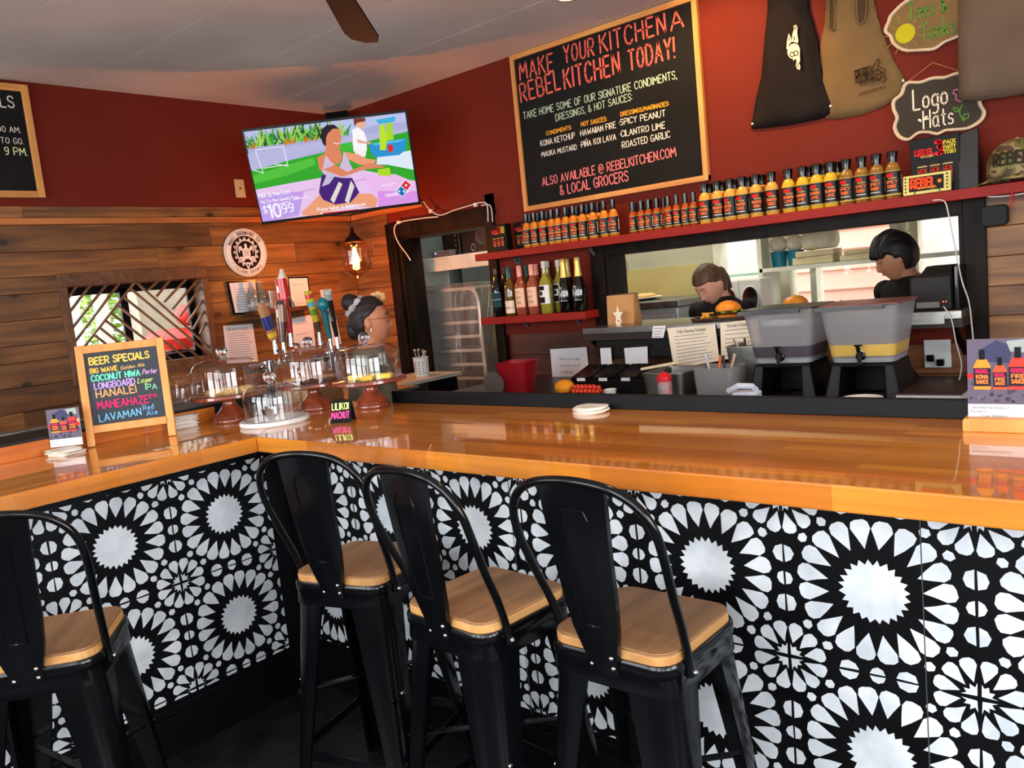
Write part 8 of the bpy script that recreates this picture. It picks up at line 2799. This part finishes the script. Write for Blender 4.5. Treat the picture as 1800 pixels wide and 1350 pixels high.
def person(label, head_at, rz, pitch, skin, shirt_mat, hair_mat, hair_fn, arms, lean=0.0, drop=0.19, yaw=0.0, height_scale=1.0, wide=1.0, fem=True):
    """head_at: world centre of the head; rz: facing of the body; arms: joints in body space (shoulder-relative)"""
    # body space: origin on the floor under the hips, face -y
    hc = Vector((0, -lean - 0.02, head_at[2]))                 # head centre in body space
    R = Matrix.Rotation(rz, 3, 'Z')
    loc = Vector(head_at) - R @ hc
    loc.z = 0
    t = thing('person', label, 'person', loc, rz)
    HM = Matrix.Translation(hc) @ Matrix.Rotation(yaw, 4, 'Z') @ Matrix.Rotation(pitch, 4, 'X')
    neck_top = HM @ Vector((0, 0.025, -0.075))
    ns = hc.z - drop                                            # shoulder line
    sh = Vector((0, -lean * 0.72, ns))
    hip = ns - 0.50
    W = 0.172 * wide
    rings = [(0, 0.0, hip - 0.12, 0.155, 0.105), (0, 0.0, hip, 0.160, 0.11), (0, -lean * 0.2, hip + 0.14, 0.132 * wide, 0.095), (0, -lean * 0.45, hip + 0.30, 0.148 * wide, 0.108),
             (0, -lean * 0.62, hip + 0.42, W * 0.92, 0.100), (0, -lean * 0.70, ns - 0.02, W * 0.86, 0.080), (0, -lean * 0.74, ns + 0.025, W * 0.52, 0.062), (0, -lean * 0.78, ns + 0.055, 0.062, 0.056)]
    body = MB()
    loft(body, rings)
    capsule(body, (0, -lean * 0.76, ns + 0.01), neck_top, 0.054, 0.050, 18)
    head_mesh(body, HM)
    for s in (-1, 1):
        body.ball(HM @ Vector((s * 0.073, 0.012, -0.004)), (0.011, 0.018, 0.030), 12, 8, M=HM.to_3x3())
    up_r, fo_r = 0.046 * (0.95 if fem else 1.08), 0.036
    arm_pts = []
    for s in (-1, 1):
        S = Vector((s * (W - 0.012), -lean * 0.70, ns - 0.035))
        E_ = Vector(arms[0 if s < 0 else 1][0])
        Wr = Vector(arms[0 if s < 0 else 1][1])
        E_ = S + E_
        Wr = E_ + Wr
        arm_pts.append((S, E_, Wr))
        capsule(body, S, E_, up_r, fo_r * 1.06)
        capsule(body, E_, Wr, fo_r, 0.025)
        fdir = (Wr - E_).normalized()
        hand(body, Wr, fdir, Vector((0, 0, 1)) - fdir * fdir.z, 0.95)
        kn = Vector((s * 0.09, -0.01, hip * 0.5))
        capsule(body, (s * 0.085, 0, hip - 0.1), kn, 0.078, 0.052)
        capsule(body, kn, (s * 0.09, 0.02, 0.09), 0.052, 0.036)
        capsule(body, (s * 0.09, 0.03, 0.045), (s * 0.095, -0.11, 0.032), 0.038, 0.030)
    fuse('body', body, SKIN[skin], t, 0.0052, 3)
    # shirt
    m = MB()
    k = 0.014
    loft(m, [(0, 0.0, hip - 0.07, 0.172, 0.122), (0, 0.0, hip, 0.174, 0.124), (0, -lean * 0.2, hip + 0.14, 0.148 * wide, 0.112), (0, -lean * 0.45, hip + 0.30, 0.163 * wide, 0.124), (0, -lean * 0.62, hip + 0.42, W * 0.92 + k, 0.114),
             (0, -lean * 0.70, ns - 0.015, W * 0.88 + k, 0.094), (0, -lean * 0.74, ns + 0.022, W * 0.56 + k, 0.076), (0, -lean * 0.77, ns + 0.046, 0.078, 0.068)])
    for S, E_, Wr in arm_pts:
        capsule(m, S, S.lerp(E_, 0.66), up_r + 0.012, up_r + 0.008)
    so = fuse('shirt', m, shirt_mat, t, 0.009, 4)
    # trousers and shoes
    m = MB()
    loft(m, [(0, 0, hip - 0.16, 0.168, 0.118), (0, 0, hip - 0.02, 0.170, 0.118)])
    for s in (-1, 1):
        capsule(m, (s * 0.085, 0, hip - 0.13), (s * 0.09, -0.01, hip * 0.5), 0.088, 0.064)
        capsule(m, (s * 0.09, -0.01, hip * 0.5), (s * 0.09, 0.02, 0.12), 0.064, 0.052)
    fuse('trousers', m, P('dark_trousers', rgb(28, 28, 34), 0.8), t, 0.011, 4)
    for s in (-1, 1):
        MB().slab(rrect(0.095, 0.26, 0.04, 5, s * 0.092, -0.045), 0.0, 0.075, inset=0.02).build('shoe', BLACKP, t, smooth=True)
    # hair
    m = MB()
    head_mesh(m, HM, hair_fn, 60, 48)
    hr = fuse('hair', m, hair_mat, t, 0.006, 2)
    # face details
    ew = P('eye_white', rgb(230, 224, 216), 0.2)
    ei = P('eye_dark', rgb(40, 24, 18), 0.1)
    for s in (-1, 1):
        MB().tube([HM @ Vector((s * x, face_y(s * x, 0.031) - 0.0005, 0.032 - 0.25 * (x - 0.028) ** 2 * 100)) for x in (0.010, 0.020, 0.030, 0.042)], [0.0022, 0.003, 0.0026, 0.0014], 6).build('eyebrow', hair_mat, t, smooth=True)
        e0 = MB().ball(HM @ Vector((s * 0.0275, face_y(s * 0.0275, 0.008) + 0.007, 0.008)), (0.0125, 0.010, 0.0085), 12, 8, M=HM.to_3x3()).build('eye', ew, t, smooth=True)
        if pitch > 0.2:
            e0.data.materials[0] = SKIN[skin]
            MB().tube([HM @ Vector((s * x, face_y(s * x, 0.002) - 0.002, 0.001 + 8 * (x - 0.0275) ** 2)) for x in (0.015, 0.022, 0.0275, 0.034, 0.041)], 0.0014, 6).build('eyelash', hair_mat, t, smooth=True)
            continue
        MB().ball(HM @ Vector((s * 0.0275, face_y(s * 0.0275, 0.008) - 0.001, 0.007)), (0.0055, 0.003, 0.0055), 10, 6, M=HM.to_3x3()).build('iris', ei, e0, smooth=True)
    lp = P('lip_rose', rgb(168, 84, 74), 0.4)
    MB().tube([HM @ Vector((x, face_y(x, -0.060) + 0.0015, -0.0600 - 0.2 * abs(x))) for x in (-0.021, -0.012, -0.004, 0, 0.004, 0.012, 0.021)], [0.0015, 0.0035, 0.0045, 0.004, 0.0045, 0.0035, 0.0015], 8).build('lips', lp, t, smooth=True)
    return t, HM


def hair_man(d, p):
    x, y, z = d
    top = 0.026 + 0.004 * math.sin(13 * x + 5 * y) + 0.003 * math.sin(31 * x)
    if y < -0.30:
        lim = 0.20 + 0.06 * math.sin(17 * x)
    elif y < 0.10:
        lim = -0.05
    else:
        lim = -0.62
    if z > lim:
        return top if z > lim + 0.12 else top * 0.75
    return -0.03


def hair_back(line):
    def f(d, p):
        x, y, z = d
        if y < -0.45:
            lim = line
        elif y < 0.30:
            lim = line - (y + 0.45) * 0.72
        else:
            lim = -0.62
        r = 0.010 + 0.0015 * math.sin(28 * math.atan2(x, z + 0.4))
        if y > 0.3:
            r += 0.006
        return r if z > lim else -0.03
    return f


HBLK = P('black_hair', rgb(12, 9, 9), 0.6, col2=rgb(28, 22, 20), scale=60, stretch=(1, 0.2, 0.2), bump=1.0, spec=0.3)
HBRN = P('brown_hair', rgb(98, 66, 46), 0.6, col2=rgb(62, 38, 26), scale=60, stretch=(1, 0.2, 0.2), bump=1.0, spec=0.3)
HDRK = P('dark_brown_hair', rgb(24, 17, 17), 0.55, col2=rgb(44, 32, 30), scale=60, stretch=(1, 0.2, 0.2), bump=1.0, spec=0.3)

# bartender behind the corner of the bar, in profile to the right
bh = EYE + ray(652, 565) * 4.02
pb, HMb = person('bartender in profile with glasses, grey scrunchie bun and olive shirt behind the cake domes', bh, math.radians(136), -0.04, 'a',
                 P('olive_grey_tee', rgb(104, 94, 76), 0.85, col2=rgb(94, 84, 68), scale=10), HDRK, hair_back(0.56),
                 [((-0.05, 0.02, -0.26), (0.05, -0.22, -0.03)), ((0.05, -0.02, -0.26), (-0.03, -0.23, -0.02))], lean=0.02, drop=0.17, wide=0.92)
m = MB()
m.ball(HMb @ Vector((0.0, 0.085, 0.105)), (0.048, 0.045, 0.045), 20, 14)
m.ball(HMb @ Vector((0, 0.088, -0.03)), (0.042, 0.036, 0.05), 18, 12)
fuse('hair_bun', m, HDRK, pb, 0.007, 3)
SCR = P('scrunchie_grey', rgb(186, 176, 174), 0.8, col2=rgb(160, 150, 150), scale=40, bump=0.6)
pts = []
for k in range(30):
    a = 2 * PI * k / 30
    r_ = 0.044 + 0.005 * math.sin(9 * a)
    pts.append(HMb @ (Vector((0, 0.066, 0.084)) + Vector((r_ * math.cos(a), r_ * math.sin(a) * 0.72, -r_ * math.sin(a) * 0.72))))
MB().tube(pts, [0.015 + 0.004 * math.sin(5 * k) for k in range(30)], 10, closed=True).build('scrunchie', SCR, pb, smooth=True)
m = MB()
for k in range(7):
    a = 2 * PI * k / 7
    m.ball(HMb @ (Vector((0.035, -0.048, 0.112)) + Vector((0.0, 0.026 * math.cos(a), 0.018 * math.sin(a)))), (0.012, 0.018, 0.013), 10, 6, M=HMb.to_3x3())
m.ball(HMb @ Vector((0.045, -0.048, 0.113)), (0.012, 0.012, 0.012), 10, 6)
m.build('flower_clip', P('flower_orange', rgb(226, 168, 110), 0.6), pb, smooth=True)
GY = face_y(0.030, 0.004) - 0.013
GLF = P('glasses_frame', rgb(150, 70, 44), 0.3)
m = MB()
for s in (-1, 1):
    m.tube([HMb @ Vector((s * 0.030 + 0.021 * math.cos(2 * PI * k / 18), GY, 0.004 + 0.018 * math.sin(2 * PI * k / 18))) for k in range(18)], 0.0016, 6, closed=True)
    m.tube([HMb @ Vector((s * 0.051, GY + 0.002, 0.008)), HMb @ Vector((s * 0.077, -0.05, 0.010)), HMb @ Vector((s * 0.080, 0.01, 0.012))], 0.0018, 6)
m.tube([HMb @ Vector((-0.009, GY - 0.001, 0.008)), HMb @ Vector((0.009, GY - 0.001, 0.008))], 0.0016, 6)
go = m.build('glasses', GLF, pb, smooth=True)
for s in (-1, 1):
    MB().prism([(s * 0.030 + 0.020 * math.cos(2 * PI * k / 18), 0.004 + 0.017 * math.sin(2 * PI * k / 18)) for k in range(18)], GY - 0.0005, GY + 0.0005, M=HMb).build('lens', MATS['window_glass'], go)
m = MB()
m.tube([HMb @ Vector((-0.076, 0.0, -0.03)), HMb @ Vector((-0.077, 0.0, -0.045))], 0.002, 6)
m.build('earring', STEEL, pb)

# kitchen woman, head bowed over the pass
wh = EYE + ray(1248, 500) * 4.72
pw_, HMw = person('woman with brown hair tied back, head bowed over the pass, black shirt', wh, math.radians(-8), 0.62, 'c',
                 BLKT, HBRN, hair_back(0.42),
                 [((-0.05, 0.07, -0.26), (0.03, -0.20, -0.08)), ((0.05, 0.07, -0.26), (-0.03, -0.20, -0.08))], lean=0.26, drop=0.12, yaw=-0.25, wide=1.05)
m = MB()
m.ball(HMw @ Vector((0, 0.10, 0.0)), (0.035, 0.035, 0.04), 16, 10)
m.tube([HMw @ Vector((0.0, 0.10, 0.0)), HMw @ Vector((0.0, 0.105, -0.05)), HMw @ Vector((0.01, 0.09, -0.11))], [0.034, 0.03, 0.018], 12)
fuse('ponytail', m, HBRN, pw_, 0.007, 2)

# cook on the right, looking down to the left
mh = EYE + ray(1572, 452) * 4.18
pm, HMm = person('cook with black fringe and black shirt looking down behind the lemonade dispenser', mh, math.radians(-38), 0.34, 'b',
                 BLKT, HBLK, hair_man,
                 [((-0.05, 0.08, -0.27), (0.03, -0.20, -0.08)), ((0.05, 0.08, -0.27), (-0.03, -0.20, -0.08))], lean=0.24, drop=0.145, yaw=-0.38, wide=1.28, fem=False)
